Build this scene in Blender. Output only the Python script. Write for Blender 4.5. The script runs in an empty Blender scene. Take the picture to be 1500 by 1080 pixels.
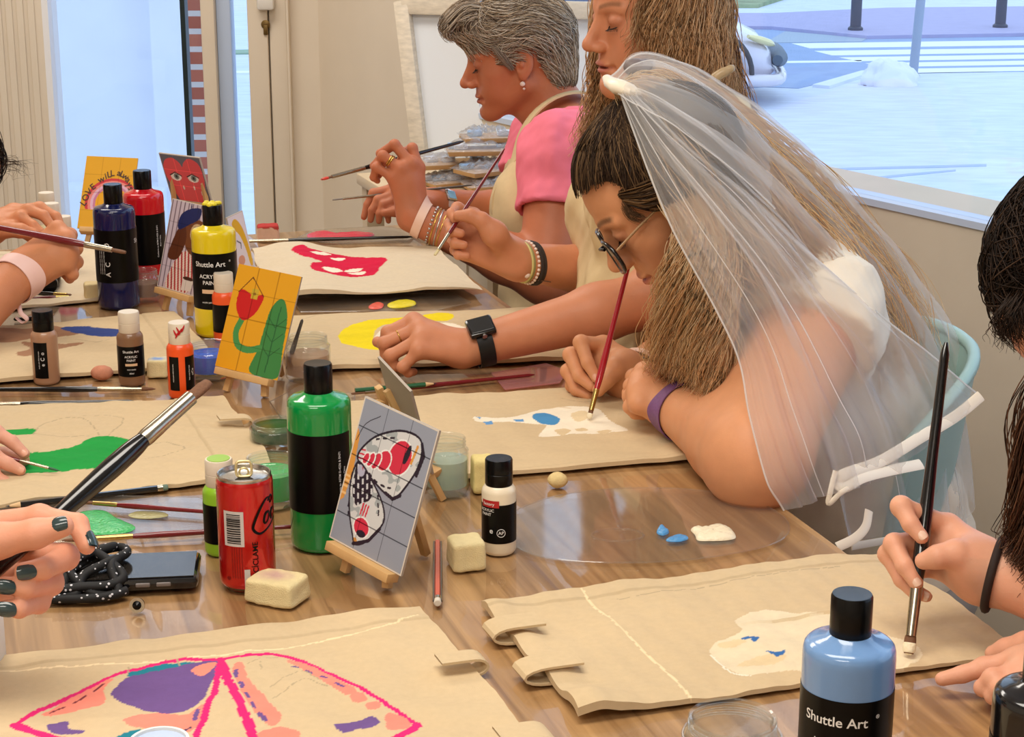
import bpy, bmesh, math, random
import numpy as np
from mathutils import Vector, Matrix
random.seed(7); RNG = np.random.default_rng(7)
S = bpy.context.scene
COL = S.collection
# ---------------------------------------------------------------- camera
F = 2700.0; PITCH = math.radians(15.7); TZ = 0.75; CZ = TZ + 0.70
cs, sn = math.cos(PITCH), math.sin(PITCH)
cam_d = bpy.data.cameras.new('camera'); cam = bpy.data.objects.new('camera', cam_d); COL.objects.link(cam)
cam.location = (0, 0, CZ); cam.rotation_euler = (math.pi/2 - PITCH, 0, 0)
cam_d.sensor_width = 36.0; cam_d.lens = 36.0*F/1500.0; cam_d.clip_start = .05; cam_d.clip_end = 200
S.camera = cam
CAM = np.array([0., 0., CZ])
def ray(px, py):
    a = (px-750)/F; b = -(py-540)/F
    return np.array([a, cs + b*sn, -sn + b*cs])
def onz(px, py, z=TZ):
    r = ray(px, py); return CAM + r*((z-CZ)/r[2])
def atd(px, py, d): return CAM + ray(px, py)*d
def aty(px, py, y):
    r = ray(px, py); return CAM + r*(y/r[1])
def proj(P):
    P = np.asarray(P, float); v = P-CAM
    d = v[..., 1]*cs - v[..., 2]*sn; u = v[..., 1]*sn + v[..., 2]*cs
    return np.stack([750+F*v[..., 0]/d, 540-F*u/d], -1)
def depth(P): return (P[1])*cs - (P[2]-CZ)*sn
# ---------------------------------------------------------------- view, world, lights
S.view_settings.view_transform = 'Standard'; S.view_settings.look = 'None'
S.view_settings.gamma = 1.0; S.view_settings.use_curve_mapping = False
S.view_settings.exposure = -0.24
try:
    S.cycles.use_denoising = True
    S.cycles.transparent_max_bounces = 24
    S.cycles.sample_clamp_indirect = 6.0
except Exception: pass
W = bpy.data.worlds.new('sky'); S.world = W; W.use_nodes = True
bg = W.node_tree.nodes['Background']; bg.inputs[0].default_value = (.55, .74, 1.0, 1); bg.inputs[1].default_value = 2.0
def area(name, loc, target, sx, sy, power, col):
    l = bpy.data.lights.new(name, 'AREA'); l.shape = 'RECTANGLE'; l.size = sx; l.size_y = sy; l.energy = power; l.color = col
    o = bpy.data.objects.new(name, l); COL.objects.link(o); o.location = loc
    o.rotation_euler = (Vector(target)-Vector(loc)).to_track_quat('-Z', 'Y').to_euler(); return o
area('ceiling_light', (-.3, 1.2, 2.66), (-.3, 1.2, 0), 1.5, .7, 42, (1, .93, .83))
area('ceiling_light', (-1.1, 3.7, 2.66), (-1.1, 3.7, 0), 1.5, .7, 40, (1, .93, .84))
area('ceiling_light', (-.9, -.7, 2.66), (-.9, -.7, 0), 1.5, .7, 46, (1, .93, .83))
# ---------------------------------------------------------------- materials
MATS = {}
def lin(c):
    def f(v): return v/12.92 if v <= .04045 else ((v+.055)/1.055)**2.4
    return tuple(f(v) for v in c)
def rgb(r, g, b): return lin((r/255., g/255., b/255.))
def mat(name, col, rough=.5, metal=0., spec=.5, noise=0., nscale=20., bump=0., bscale=200., attr=False,
        trans=0., alpha=1., sss=0., coat=0., ior=1.45, emit=None, estr=0., stretch=None):
    if name in MATS: return MATS[name]
    m = bpy.data.materials.new(name); m.use_nodes = True; nt = m.node_tree; N = nt.nodes; L = nt.links
    b = N['Principled BSDF']; MATS[name] = m
    b.inputs['Base Color'].default_value = (*col, 1); b.inputs['Roughness'].default_value = rough
    b.inputs['Metallic'].default_value = metal; b.inputs['Specular IOR Level'].default_value = spec
    b.inputs['IOR'].default_value = ior; b.inputs['Transmission Weight'].default_value = trans
    b.inputs['Alpha'].default_value = alpha; b.inputs['Coat Weight'].default_value = coat
    if sss:
        b.inputs['Subsurface Weight'].default_value = sss; b.inputs['Subsurface Radius'].default_value = (1, .35, .2)
        b.inputs['Subsurface Scale'].default_value = .006
    if emit: b.inputs['Emission Color'].default_value = (*emit, 1); b.inputs['Emission Strength'].default_value = estr
    src = None
    if attr:
        a = N.new('ShaderNodeAttribute'); a.attribute_name = 'Col'; src = a.outputs['Color']
    if noise or bump:
        tc = N.new('ShaderNodeTexCoord'); co = tc.outputs['Object']
        if stretch:
            mp = N.new('ShaderNodeMapping'); mp.inputs['Scale'].default_value = stretch; L.new(co, mp.inputs[0]); co = mp.outputs[0]
    if noise:
        n = N.new('ShaderNodeTexNoise'); n.inputs['Scale'].default_value = nscale; n.inputs['Detail'].default_value = 4; L.new(co, n.inputs['Vector'])
        r = N.new('ShaderNodeMapRange'); r.inputs[1].default_value = .25; r.inputs[2].default_value = .75
        r.inputs[3].default_value = 1-noise; r.inputs[4].default_value = 1+noise; L.new(n.outputs[0], r.inputs[0])
        mx = N.new('ShaderNodeVectorMath'); mx.operation = 'MULTIPLY'
        if src: L.new(src, mx.inputs[0])
        else: mx.inputs[0].default_value = col
        L.new(r.outputs[0], mx.inputs[1]); src = mx.outputs[0]
    if src: L.new(src, b.inputs['Base Color'])
    if bump:
        n2 = N.new('ShaderNodeTexNoise'); n2.inputs['Scale'].default_value = bscale; n2.inputs['Detail'].default_value = 3; L.new(co, n2.inputs['Vector'])
        bp = N.new('ShaderNodeBump'); bp.inputs['Strength'].default_value = bump; bp.inputs['Distance'].default_value = .002
        L.new(n2.outputs[0], bp.inputs['Height']); L.new(bp.outputs[0], b.inputs['Normal'])
    return m
def film(name, tint=(1, 1, 1), rough=.03, opac=.0, col=(1, 1, 1), fres=1.45, bump=0., bscale=8.):
    """thin clear sheet: see-through with a fresnel gloss, optionally a little milky"""
    if name in MATS: return MATS[name]
    m = bpy.data.materials.new(name); m.use_nodes = True; nt = m.node_tree; N = nt.nodes; L = nt.links; MATS[name] = m
    N.remove(N['Principled BSDF']); out = N['Material Output']
    t = N.new('ShaderNodeBsdfTransparent'); t.inputs[0].default_value = (*tint, 1)
    base = t.outputs[0]
    if opac:
        d = N.new('ShaderNodeBsdfDiffuse'); d.inputs[0].default_value = (*col, 1)
        mx = N.new('ShaderNodeMixShader'); mx.inputs[0].default_value = opac; L.new(base, mx.inputs[1]); L.new(d.outputs[0], mx.inputs[2]); base = mx.outputs[0]
    g = N.new('ShaderNodeBsdfGlossy'); g.inputs['Roughness'].default_value = rough
    fr = N.new('ShaderNodeFresnel'); gm = N.new('ShaderNodeNewGeometry'); mr = N.new('ShaderNodeMapRange'); mr.inputs[3].default_value = fres; mr.inputs[4].default_value = 1/fres
    L.new(gm.outputs['Backfacing'], mr.inputs[0]); L.new(mr.outputs[0], fr.inputs[0])      # same gloss from both sides of the sheet
    m2 = N.new('ShaderNodeMixShader'); L.new(fr.outputs[0], m2.inputs[0]); L.new(base, m2.inputs[1]); L.new(g.outputs[0], m2.inputs[2]); L.new(m2.outputs[0], out.inputs[0])
    if bump:
        tc = N.new('ShaderNodeTexCoord'); n2 = N.new('ShaderNodeTexNoise'); n2.inputs['Scale'].default_value = bscale; n2.inputs['Detail'].default_value = 2.5; n2.inputs['Distortion'].default_value = 1.2
        L.new(tc.outputs['Object'], n2.inputs['Vector']); bp = N.new('ShaderNodeBump'); bp.inputs['Strength'].default_value = bump; bp.inputs['Distance'].default_value = .01
        L.new(n2.outputs[0], bp.inputs['Height']); L.new(bp.outputs[0], g.inputs['Normal']); L.new(bp.outputs[0], fr.inputs['Normal'])
    return m
# ---------------------------------------------------------------- mesh helpers
def nrm(v): v = np.asarray(v, float); return v/(np.linalg.norm(v)+1e-12)
def frame_z(z, hint=(0, 0, 1)):
    z = nrm(z); h = np.asarray(hint, float)
    if abs(z@nrm(h)) > .97: h = np.array([1., 0, 0])
    x = nrm(np.cross(h, z)); y = np.cross(z, x); return x, y, z
def mkmesh(name, V, Fc, m, parent=None, smooth=40, cols=None, world=True, mats=None, fmat=None):
    V = np.asarray(V, float).reshape(-1, 3)
    if parent is not None and world: V = V - np.array(parent.matrix_basis.translation if parent.parent is None else root_loc(parent))
    me = bpy.data.meshes.new(name)
    if isinstance(Fc, np.ndarray):
        k = Fc.shape[1]; n = len(Fc)
        me.vertices.add(len(V)); me.vertices.foreach_set('co', V.astype(np.float32).ravel())
        me.loops.add(n*k); me.loops.foreach_set('vertex_index', Fc.astype(np.int32).ravel())
        me.polygons.add(n); me.polygons.foreach_set('loop_start', np.arange(0, n*k, k, dtype=np.int32))
        me.update(calc_edges=True)
    else:
        me.from_pydata([tuple(v) for v in V], [], [tuple(f) for f in Fc]); me.update()
    if cols is not None:
        a = me.color_attributes.new('Col', 'FLOAT_COLOR', 'POINT')
        c = np.ones((len(V), 4), np.float32); c[:, :3] = cols; a.data.foreach_set('color', c.ravel())
    if smooth:
        me.shade_smooth()
        if smooth < 180: me.set_sharp_from_angle(angle=math.radians(smooth))
    if mats:
        for q in mats: me.materials.append(q)
        if fmat is not None: me.polygons.foreach_set('material_index', np.asarray(fmat, np.int32))
    else: me.materials.append(m)
    o = bpy.data.objects.new(name, me); COL.objects.link(o)
    if parent is not None: o.parent = parent
    return o
def root_loc(p):
    t = np.zeros(3)
    while p is not None: t = t + np.array(p.matrix_basis.translation); p = p.parent
    return t
class MB:
    def __init__(s): s.v = []; s.f = []; s.n = 0
    def add(s, V, Fc):
        V = np.asarray(V, float).reshape(-1, 3); s.v.append(V)
        s.f += [tuple(int(i)+s.n for i in f) for f in Fc]; s.n += len(V); return s
    def box(s, c, size, R=None, bev=0.):
        sx, sy, sz = np.asarray(size)/2.
        if bev:
            bm = bmesh.new(); bmesh.ops.create_cube(bm, size=1.)
            for v in bm.verts: v.co = (v.co.x*2*sx, v.co.y*2*sy, v.co.z*2*sz)
            bmesh.ops.bevel(bm, geom=bm.edges[:], offset=bev, segments=2, affect='EDGES', profile=.5)
            bm.verts.index_update(); V = np.array([v.co[:] for v in bm.verts]); Fc = [[v.index for v in f.verts] for f in bm.faces]; bm.free()
        else:
            V = np.array([[x, y, z] for x in (-sx, sx) for y in (-sy, sy) for z in (-sz, sz)])
            Fc = [(0, 1, 3, 2), (4, 6, 7, 5), (0, 4, 5, 1), (2, 3, 7, 6), (0, 2, 6, 4), (1, 5, 7, 3)]
        if R is not None: V = V@np.asarray(R)      # rows of R are the local axes
        return s.add(V+np.asarray(c), Fc)
    def lathe(s, prof, c=(0, 0, 0), n=40, axes=None, cap=True):
        V = []; Fc = []
        a = np.arange(n)*2*np.pi/n; k = len(prof)
        for r, z in prof: V.append(np.stack([r*np.cos(a), r*np.sin(a), np.full(n, z)], 1))
        V = np.concatenate(V)
        for i in range(k-1):
            for j in range(n): Fc.append((i*n+j, i*n+(j+1) % n, (i+1)*n+(j+1) % n, (i+1)*n+j))
        if cap:
            Fc.append(tuple(range(n-1, -1, -1))); Fc.append(tuple((k-1)*n+j for j in range(n)))
        if axes is not None: V = V@np.asarray(axes)
        return s.add(V+np.asarray(c), Fc)
    def tube(s, P, r, n=10, cap=True, flat=1., up=(0, 0, 1)):
        P = np.asarray(P, float); k = len(P); r = np.broadcast_to(np.asarray(r, float), (k,))
        T = np.gradient(P, axis=0); a = np.arange(n)*2*np.pi/n; V = []; x = None
        for i in range(k):
            t = nrm(T[i])
            if x is None: x, y, _ = frame_z(t, up)
            else:
                x = nrm(x-t*(x@t)); y = np.cross(t, x)
            V.append(P[i]+r[i]*(np.cos(a)[:, None]*x + flat*np.sin(a)[:, None]*y))
        V = np.concatenate(V); Fc = []
        for i in range(k-1):
            for j in range(n): Fc.append((i*n+j, i*n+(j+1) % n, (i+1)*n+(j+1) % n, (i+1)*n+j))
        if cap: Fc.append(tuple(range(n-1, -1, -1))); Fc.append(tuple((k-1)*n+j for j in range(n)))
        return s.add(V, Fc)
    def grid(s, G):
        a, b = G.shape[:2]; Fc = [(i*b+j, i*b+j+1, (i+1)*b+j+1, (i+1)*b+j) for i in range(a-1) for j in range(b-1)]
        return s.add(G.reshape(-1, 3), Fc)
    def prism(s, poly, z0, z1):
        n = len(poly); V = [(p[0], p[1], z0) for p in poly]+[(p[0], p[1], z1) for p in poly]
        Fc = [tuple(range(n-1, -1, -1)), tuple(range(n, 2*n))]+[(i, (i+1) % n, n+(i+1) % n, n+i) for i in range(n)]
        return s.add(V, Fc)
    def build(s, name, m, parent=None, smooth=40, world=True, cols=None):
        return mkmesh(name, np.concatenate(s.v), s.f, m, parent, smooth, cols, world)
def grid_faces(a, b):
    i = np.arange(a-1)[:, None]*b+np.arange(b-1)[None, :]; i = i.ravel()
    return np.stack([i, i+1, i+b+1, i+b], 1)
def tag(o, label, cat, group=None):
    o['label'] = label; o['category'] = cat
    if group: o['group'] = group
    return o
def struct(o): o['kind'] = 'structure'; return o
def thing(name, loc, label, cat, group=None, rz=0.):
    o = bpy.data.objects.new(name, None); COL.objects.link(o); o.location = tuple(loc); o.rotation_euler = (0, 0, rz)
    o.empty_display_size = .02; return tag(o, label, cat, group)
def spline(P, n=40):
    P = np.asarray(P, float); k = len(P); Q = np.concatenate([[2*P[0]-P[1]], P, [2*P[-1]-P[-2]]]); out = []
    for t in np.linspace(0, k-1, n):
        i = min(int(t), k-2); u = t-i; a, b, c, d = Q[i:i+4]
        out.append(.5*((2*b)+(-a+c)*u+(2*a-5*b+4*c-d)*u*u+(-a+3*b-3*c+d)*u**3))
    return np.array(out)
def textmesh(txt, size, spacing=1.0):
    c = bpy.data.curves.new('t', 'FONT'); c.body = txt; c.size = size; c.align_x = 'CENTER'; c.align_y = 'CENTER'; c.space_character = spacing; c.resolution_u = 4
    c.offset = size*.012
    o = bpy.data.objects.new('t', c); COL.objects.link(o); dg = bpy.context.evaluated_depsgraph_get()
    me = o.evaluated_get(dg).to_mesh(); V = np.array([v.co[:] for v in me.vertices]).reshape(-1, 3); Fc = [list(p.vertices) for p in me.polygons]
    o.evaluated_get(dg).to_mesh_clear(); bpy.data.objects.remove(o); bpy.data.curves.remove(c); return V, Fc
def inpoly(x, y, poly):
    poly = np.asarray(poly, float); ins = np.zeros(x.shape, bool); n = len(poly)
    for i in range(n):
        x1, y1 = poly[i]; x2, y2 = poly[(i+1) % n]
        if y1 == y2: continue
        ins ^= ((y1 > y) != (y2 > y)) & (x < (x2-x1)*(y-y1)/(y2-y1)+x1)
    return ins
def dline(x, y, pl):
    d = np.full(x.shape, 1e9)
    for (x1, y1), (x2, y2) in zip(pl[:-1], pl[1:]):
        dx, dy = x2-x1, y2-y1; t = np.clip(((x-x1)*dx+(y-y1)*dy)/(dx*dx+dy*dy+1e-15), 0, 1)
        d = np.minimum(d, np.hypot(x-x1-t*dx, y-y1-t*dy))
    return d
def smoothpoly(P, n=60):
    P = np.asarray(P, float); k = len(P); out = []
    for t in np.linspace(0, k, n, endpoint=False):
        i = int(t); u = t-i; a, b, c, d = P[(i-1) % k], P[i % k], P[(i+1) % k], P[(i+2) % k]
        out.append(.5*((2*b)+(-a+c)*u+(2*a-5*b+4*c-d)*u*u+(-a+3*b-3*c+d)*u**3))
    return np.array(out)
def vnoise(p, seed=0, sc=1.):
    """cheap smooth pseudo noise, about -1..1"""
    r = np.random.default_rng(seed); out = 0; p = np.asarray(p)*sc
    for k in range(5):
        w = r.normal(size=p.shape[-1])*(1+.5*k); out = out+np.sin(p@w+r.uniform(0, 6.28))/(1+.3*k)
    return out/2.6
# ================================================================ setting
cream = mat('cream paint', rgb(224, 210, 190), .55, noise=.03, nscale=6)
wallm = mat('beige plaster', rgb(208, 195, 176), .8, noise=.04, nscale=9, bump=.15, bscale=60)
wallw = mat('white plaster', rgb(222, 208, 188), .8, noise=.02, nscale=9)
floorm = mat('grey floor', rgb(140, 132, 122), .5, noise=.08, nscale=5)
glassm = film('window glass', rough=.0, fres=1.5)
white = mat('white paint', rgb(235, 235, 238), .5)
AX = math.radians(-32.8); wd = np.array([math.sin(AX), math.cos(AX)]); wn = np.array([wd[1], -wd[0]])  # window wall: along, outward
A0 = onz(1443, 338, .85)[:2]
BY = 4.95                                             # inner face of the back wall
sB = (BY-A0[1])/wd[1]
def wbox(s0, s1, t0, t1, z0, z1):
    c = A0+wd*(s0+s1)/2+wn*(t0+t1)/2
    return (c[0], c[1], (z0+z1)/2), (s1-s0, t1-t0, z1-z0), np.array([[wd[0], wd[1], 0], [wn[0], wn[1], 0], [0, 0, 1]])
S0, S1, HT = -3.6, 1.62, 2.72; GZ = -.9                         # the window opening runs from S0 to S1
m = MB(); m.box(*wbox(S0-.3, sB+.1, 0, .22, 0, .85)); m.box(*wbox(S1, sB+.1, 0, .22, .85, HT)); m.box(*wbox(S0-.3, S1, 0, .22, 2.45, HT))
m.box(*wbox(S0-.3, S0, 0, .22, .85, 2.45))
struct(m.build('wall_right', wallm, smooth=0)); m = MB(); m.box(*wbox(S1+.005, sB+.1, -.006, 0, 0, HT)); struct(m.build('wall_pier', mat('white plaster', (1, 1, 1)), smooth=0))
wz = bpy.data.objects.new('window_1', None); COL.objects.link(wz); struct(wz)
m = MB(); m.box(*wbox(S0, S1, -.004, .05, .85, .862)); m.box(*wbox(S0, S1, .0, .05, 2.40, 2.45)); m.box(*wbox(S1-.05, S1, .0, .05, .862, 2.40)); m.box(*wbox(S0, S0+.05, .0, .05, .862, 2.40))
m.build('window_frame', mat('pale blue frame', rgb(190, 203, 226), .5), wz, 0)
m = MB(); m.box(*wbox(S0+.05, S1-.05, .018, .022, .862, 2.40)); m.build('window_glass', glassm, wz, 0)
# back wall, seen from left to right: cream panel, glazed bay, post, slim light, old door, corner
def bx(px0, px1, y=BY): return aty(px0, 150, y)[0], aty(px1, 150, y)[0]
def bbox(px0, px1, y0, y1, z0, z1):
    a, b = bx(px0, px1); return ((a+b)/2, (y0+y1)/2, (z0+z1)/2), (b-a, y1-y0, z1-z0)
m = MB(); a = bx(-700, 70)[0]
m.box(*bbox(-900, 70, BY, BY+.12, 0, HT))
for k in range(-20, 3): 
    p = 18+k*16; m.box(*bbox(p, p+10, BY-.006, BY, 0, HT), bev=.002)
struct(m.build('wall_back', cream, smooth=0))
m = MB(); m.box(*bbox(70, 498, BY, BY+.1, 2.35, HT)); m.box(*bbox(498, 640, BY, BY+.12, 0, HT)); struct(m.build('wall_back', wallw, smooth=0))
wz = bpy.data.objects.new('window_2', None); COL.objects.link(wz); struct(wz)
m = MB(); m.box(*bbox(70, 79, BY, BY+.1, 0, 2.35)); m.box(*bbox(70, 300, BY+.02, BY+.08, 0, .12)); m.build('window_frame', white, wz, 0)
m = MB(); m.box(*bbox(79, 300, BY+.04, BY+.046, .12, 2.35)); m.build('window_glass', glassm, wz, 0)
m = MB(); m.box(*bbox(268, 275, BY+.02, BY+.07, 0, 2.35)); m.build('dark_gasket', mat('dark rubber', rgb(24, 40, 44), .4), wz, 0)
m = MB(); m.box(*bbox(300, 320, BY-.01, BY+.1, 0, 2.35), bev=.004); struct(m.build('trim_1', cream, smooth=30))
wz = bpy.data.objects.new('window_3', None); COL.objects.link(wz); struct(wz)
m = MB(); m.box(*bbox(320, 341, BY+.02, BY+.09, 0, 2.35), bev=.004); m.build('window_frame', mat('pale blue paint', rgb(190, 206, 232), .45), wz, 30)
m = MB(); m.box(*bbox(341, 368, BY+.04, BY+.046, 0, 2.35)); m.build('window_glass', glassm, wz, 0)
dz = bpy.data.objects.new('door_1', None); COL.objects.link(dz); struct(dz)
m = MB(); m.box(*bbox(368, 498, BY+.01, BY+.05, 0, 2.35)); m.box(*bbox(368, 397, BY-.018, BY+.012, 0, 2.35), bev=.004); m.box(*bbox(399, 424, BY-.012, BY+.012, 0, 2.35), bev=.004)
m.box(*bbox(424, 428, BY-.02, BY+.012, 0, 2.35), bev=.003); m.build('door_leaf', cream, dz, 30)
brass = mat('aged brass', rgb(122, 98, 58), .4, metal=.8)
kp = aty(389, 36, BY-.02); m = MB(); m.lathe([(.0, -.006), (.009, -.006), (.012, 0), (.006, .002)], c=kp, axes=[[1, 0, 0], [0, 0, 1], [0, -1, 0]], n=20)
m.box(kp+np.array([0, -.001, -.014]), (.012, .006, .026), bev=.002); m.build('keyhole_plate', brass, dz)
kp = aty(389, 2, BY-.03); m = MB(); m.box(kp, (.045, .03, .045), bev=.008); m.build('door_lock', mat('white enamel', rgb(225, 220, 212), .3), dz)
# left, rear, floor, ceiling
m = MB(); m.box((-2.6, 1.5, HT/2), (.1, 7.1, HT)); struct(m.build('wall_left', wallw, smooth=0))
m = MB(); m.box((.6, -2.0, HT/2), (6.5, .1, HT)); struct(m.build('wall_front', wallw, smooth=0))
p = A0+wd*(S0-.2)
m = MB(); m.box((p[0]+.25, -1.0, HT/2), (.1, 2.1, HT)); struct(m.build('wall_side', wallw, smooth=0))
poly = [(-2.65, -2.05), (p[0]+.3, -2.05), (p[0]+.3, p[1]), tuple(A0+wd*sB+wn*.15), (-2.65, BY+.1)]
m = MB(); m.prism(poly, -.06, 0); struct(m.build('floor', floorm, smooth=0))
m = MB(); m.prism(poly, HT, HT+.06); struct(m.build('ceiling', mat('ceiling white', rgb(228, 220, 208), .8), smooth=0))
# ---------------------------------------------------------------- outdoors
pave = mat('pale pavement', rgb(214, 222, 236), .75, noise=.10, nscale=3.0, stretch=(1, 3.2, 1), bump=.5, bscale=30)
road = mat('blue grey asphalt', rgb(150, 170, 205), .8, noise=.06, nscale=4)
m = MB(); m.prism([(-25, BY+.1), (A0[0]+wd[0]*sB+.2, BY+.1), (p[0]+.35, p[1]-.2), (p[0]+.35, -6), (40, -6), (40, 60), (-25, 60)], GZ-.06, GZ)
struct(m.build('ground', pave, smooth=0))
def gpoly(name, pts, m_, z=-.9, h=.006):
    q = [onz(x, y, z)[:2] for x, y in pts]
    a = sum(q[i][0]*q[(i+1) % len(q)][1]-q[(i+1) % len(q)][0]*q[i][1] for i in range(len(q)))
    if a < 0: q = q[::-1]
    b = MB(); b.prism(q, z, z+h); return struct(b.build(name, m_, smooth=0))
gpoly('road', [(560, 150), (900, 145), (1120, 128), (1170, 130), (1262, 107), (1330, 106), (1900, 104), (1900, 48), (1240, 58), (1130, 40), (700, 40)], road)
gpoly('far_pavement', [(700, 40), (1130, 44), (1270, 58), (1900, 47), (1900, 10), (1300, 16), (1130, 24), (700, 24)], mat('rosy paving', rgb(176, 172, 206), .8, noise=.06, nscale=6), h=.05)
gpoly('far_lawn', [(1000, 12), (1110, 12), (1160, -4), (1280, -10), (1000, -14)], mat('dry verge', rgb(150, 165, 130), .9, noise=.35, nscale=3), h=.06)
gpoly('gutter', [(1120, 64), (1150, 47), (1270, 57), (1262, 62)], mat('gutter grey', rgb(168, 180, 196), .8), h=.012)
stripe = mat('road paint', rgb(240, 243, 248), .6)
zx = [(1160, 64, 71), (1193, 75, 81.5), (1230, 84.5, 90), (1268, 93, 98.5), (1310, 101.5, 107)]
for i, (x0, y0, y1) in enumerate(zx):
    o = gpoly('crosswalk_stripe', [(x0, y0), (1900, y0-10), (1900, y1-10), (x0+26, y1)], stripe, z=GZ+.006, h=.004)
gpoly('lane_line', [(1136, 90), (1262, 88.5), (1262, 91), (1136, 93)], stripe, z=GZ+.006, h=.004)
gpoly('kerb', [(1190, 128), (1262, 107), (1284, 107), (1215, 130)], mat('kerb stone', rgb(225, 231, 242), .7), h=.03)
bol = mat('dark bollard', rgb(62, 72, 92), .5, noise=.08, nscale=8)
for px, py, lab in ((1253, 44, 'dark street bollard nearest the pale street pole outside'), (1465, 40, 'dark street bollard at the far right of the window view')):
    g = onz(px, py, GZ+.05); t = thing('bollard', g, lab, 'bollard', 'bollards across the street')
    MB().lathe([(.1, 0), (.1, .03), (.075, .05)], c=g).build('base_ring', bol, t); MB().lathe([(.072, .04), (.072, .86), (.06, .92), (.03, .95)], c=g).build('post', bol, t)
g = onz(1337, 113, GZ); g2 = g+np.array([.16, .05, 3.2])
t = thing('street_pole', g, 'slim grey leaning street pole on the pavement by the crosswalk', 'pole')
MB().tube([g, g2], .05, 16).build('shaft', mat('galvanised pole', rgb(150, 164, 186), .5), t); MB().lathe([(.075, 0), (.075, .02), (.055, .04)], c=g).build('collar', MATS['galvanised pole'], t)
g = onz(1302, 124, GZ); bm = bmesh.new(); bmesh.ops.create_icosphere(bm, subdivisions=4, radius=1.)
V = np.array([v.co[:] for v in bm.verts]); Fc = [[v.index for v in f.verts] for f in bm.faces]; bm.free()
V = V*(1+.16*vnoise(V, 3, 3.)[:, None]+.05*vnoise(V, 5, 9.)[:, None]); V[:, 2] = np.maximum(V[:, 2], 0); V = V*np.array([.3, .22, .27])*(1+0*V)
tag(mkmesh('sandbag', V+g, Fc, mat('white sack cloth', rgb(236, 238, 244), .8), smooth=60), 'crumpled white sack lying at the foot of the street pole', 'bag')
# exterior white wall and brick pier beyond the glazed bay
ext = mat('white render outside', rgb(226, 230, 240), .85, noise=.03, nscale=5, bump=.2, bscale=40)
a = aty(60, 150, 8.6)[0]; b_ = aty(246, 150, 8.6)[0]; m = MB(); m.box(((a-4+b_)/2, 8.75, .9), (b_-a+4, .3, 3.6)); m.box((b_+.04, 8.54, .9), (.16, .14, 3.6))
zz = aty(200, 272, 8.5)[2]; m.box(((a-4+b_)/2, 8.5, (zz+GZ)/2), (b_-a+4, .3, zz-GZ)); struct(m.build('wall_outside', ext, smooth=0))
brick = bpy.data.materials.new('red brick'); brick.use_nodes = True; nt = brick.node_tree
bt = nt.nodes.new('ShaderNodeTexBrick'); tc = nt.nodes.new('ShaderNodeTexCoord'); mp = nt.nodes.new('ShaderNodeMapping'); mp.inputs['Rotation'].default_value = (math.pi/2, 0, 0)
nt.links.new(tc.outputs['Object'], mp.inputs[0]); nt.links.new(mp.outputs[0], bt.inputs['Vector'])
bt.inputs['Color1'].default_value = (*rgb(178, 108, 92), 1); bt.inputs['Color2'].default_value = (*rgb(160, 90, 76), 1); bt.inputs['Mortar'].default_value = (*rgb(200, 202, 210), 1)
bt.inputs['Scale'].default_value = 1.; bt.inputs['Brick Width'].default_value = .17; bt.inputs['Row Height'].default_value = .054; bt.inputs['Mortar Size'].default_value = .009
nt.links.new(bt.outputs[0], nt.nodes['Principled BSDF'].inputs['Base Color']); nt.nodes['Principled BSDF'].inputs['Roughness'].default_value = .85
a = aty(276, 150, 5.7)[0]; b2 = aty(312, 150, 5.7)[0]; m = MB(); m.box(((a+b2)/2, 5.85, 1.1), (b2-a, .3, 4)); struct(m.build('brick_pier', brick, smooth=0))
gpoly('outside_kerb', [(310, 76), (400, 74), (400, 79), (310, 81)], mat('mossy kerb', rgb(150, 175, 150), .8), z=GZ, h=.02)
gpoly('outside_line', [(310, 105), (400, 105), (400, 108), (310, 108)], stripe, z=GZ, h=.01)
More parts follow.
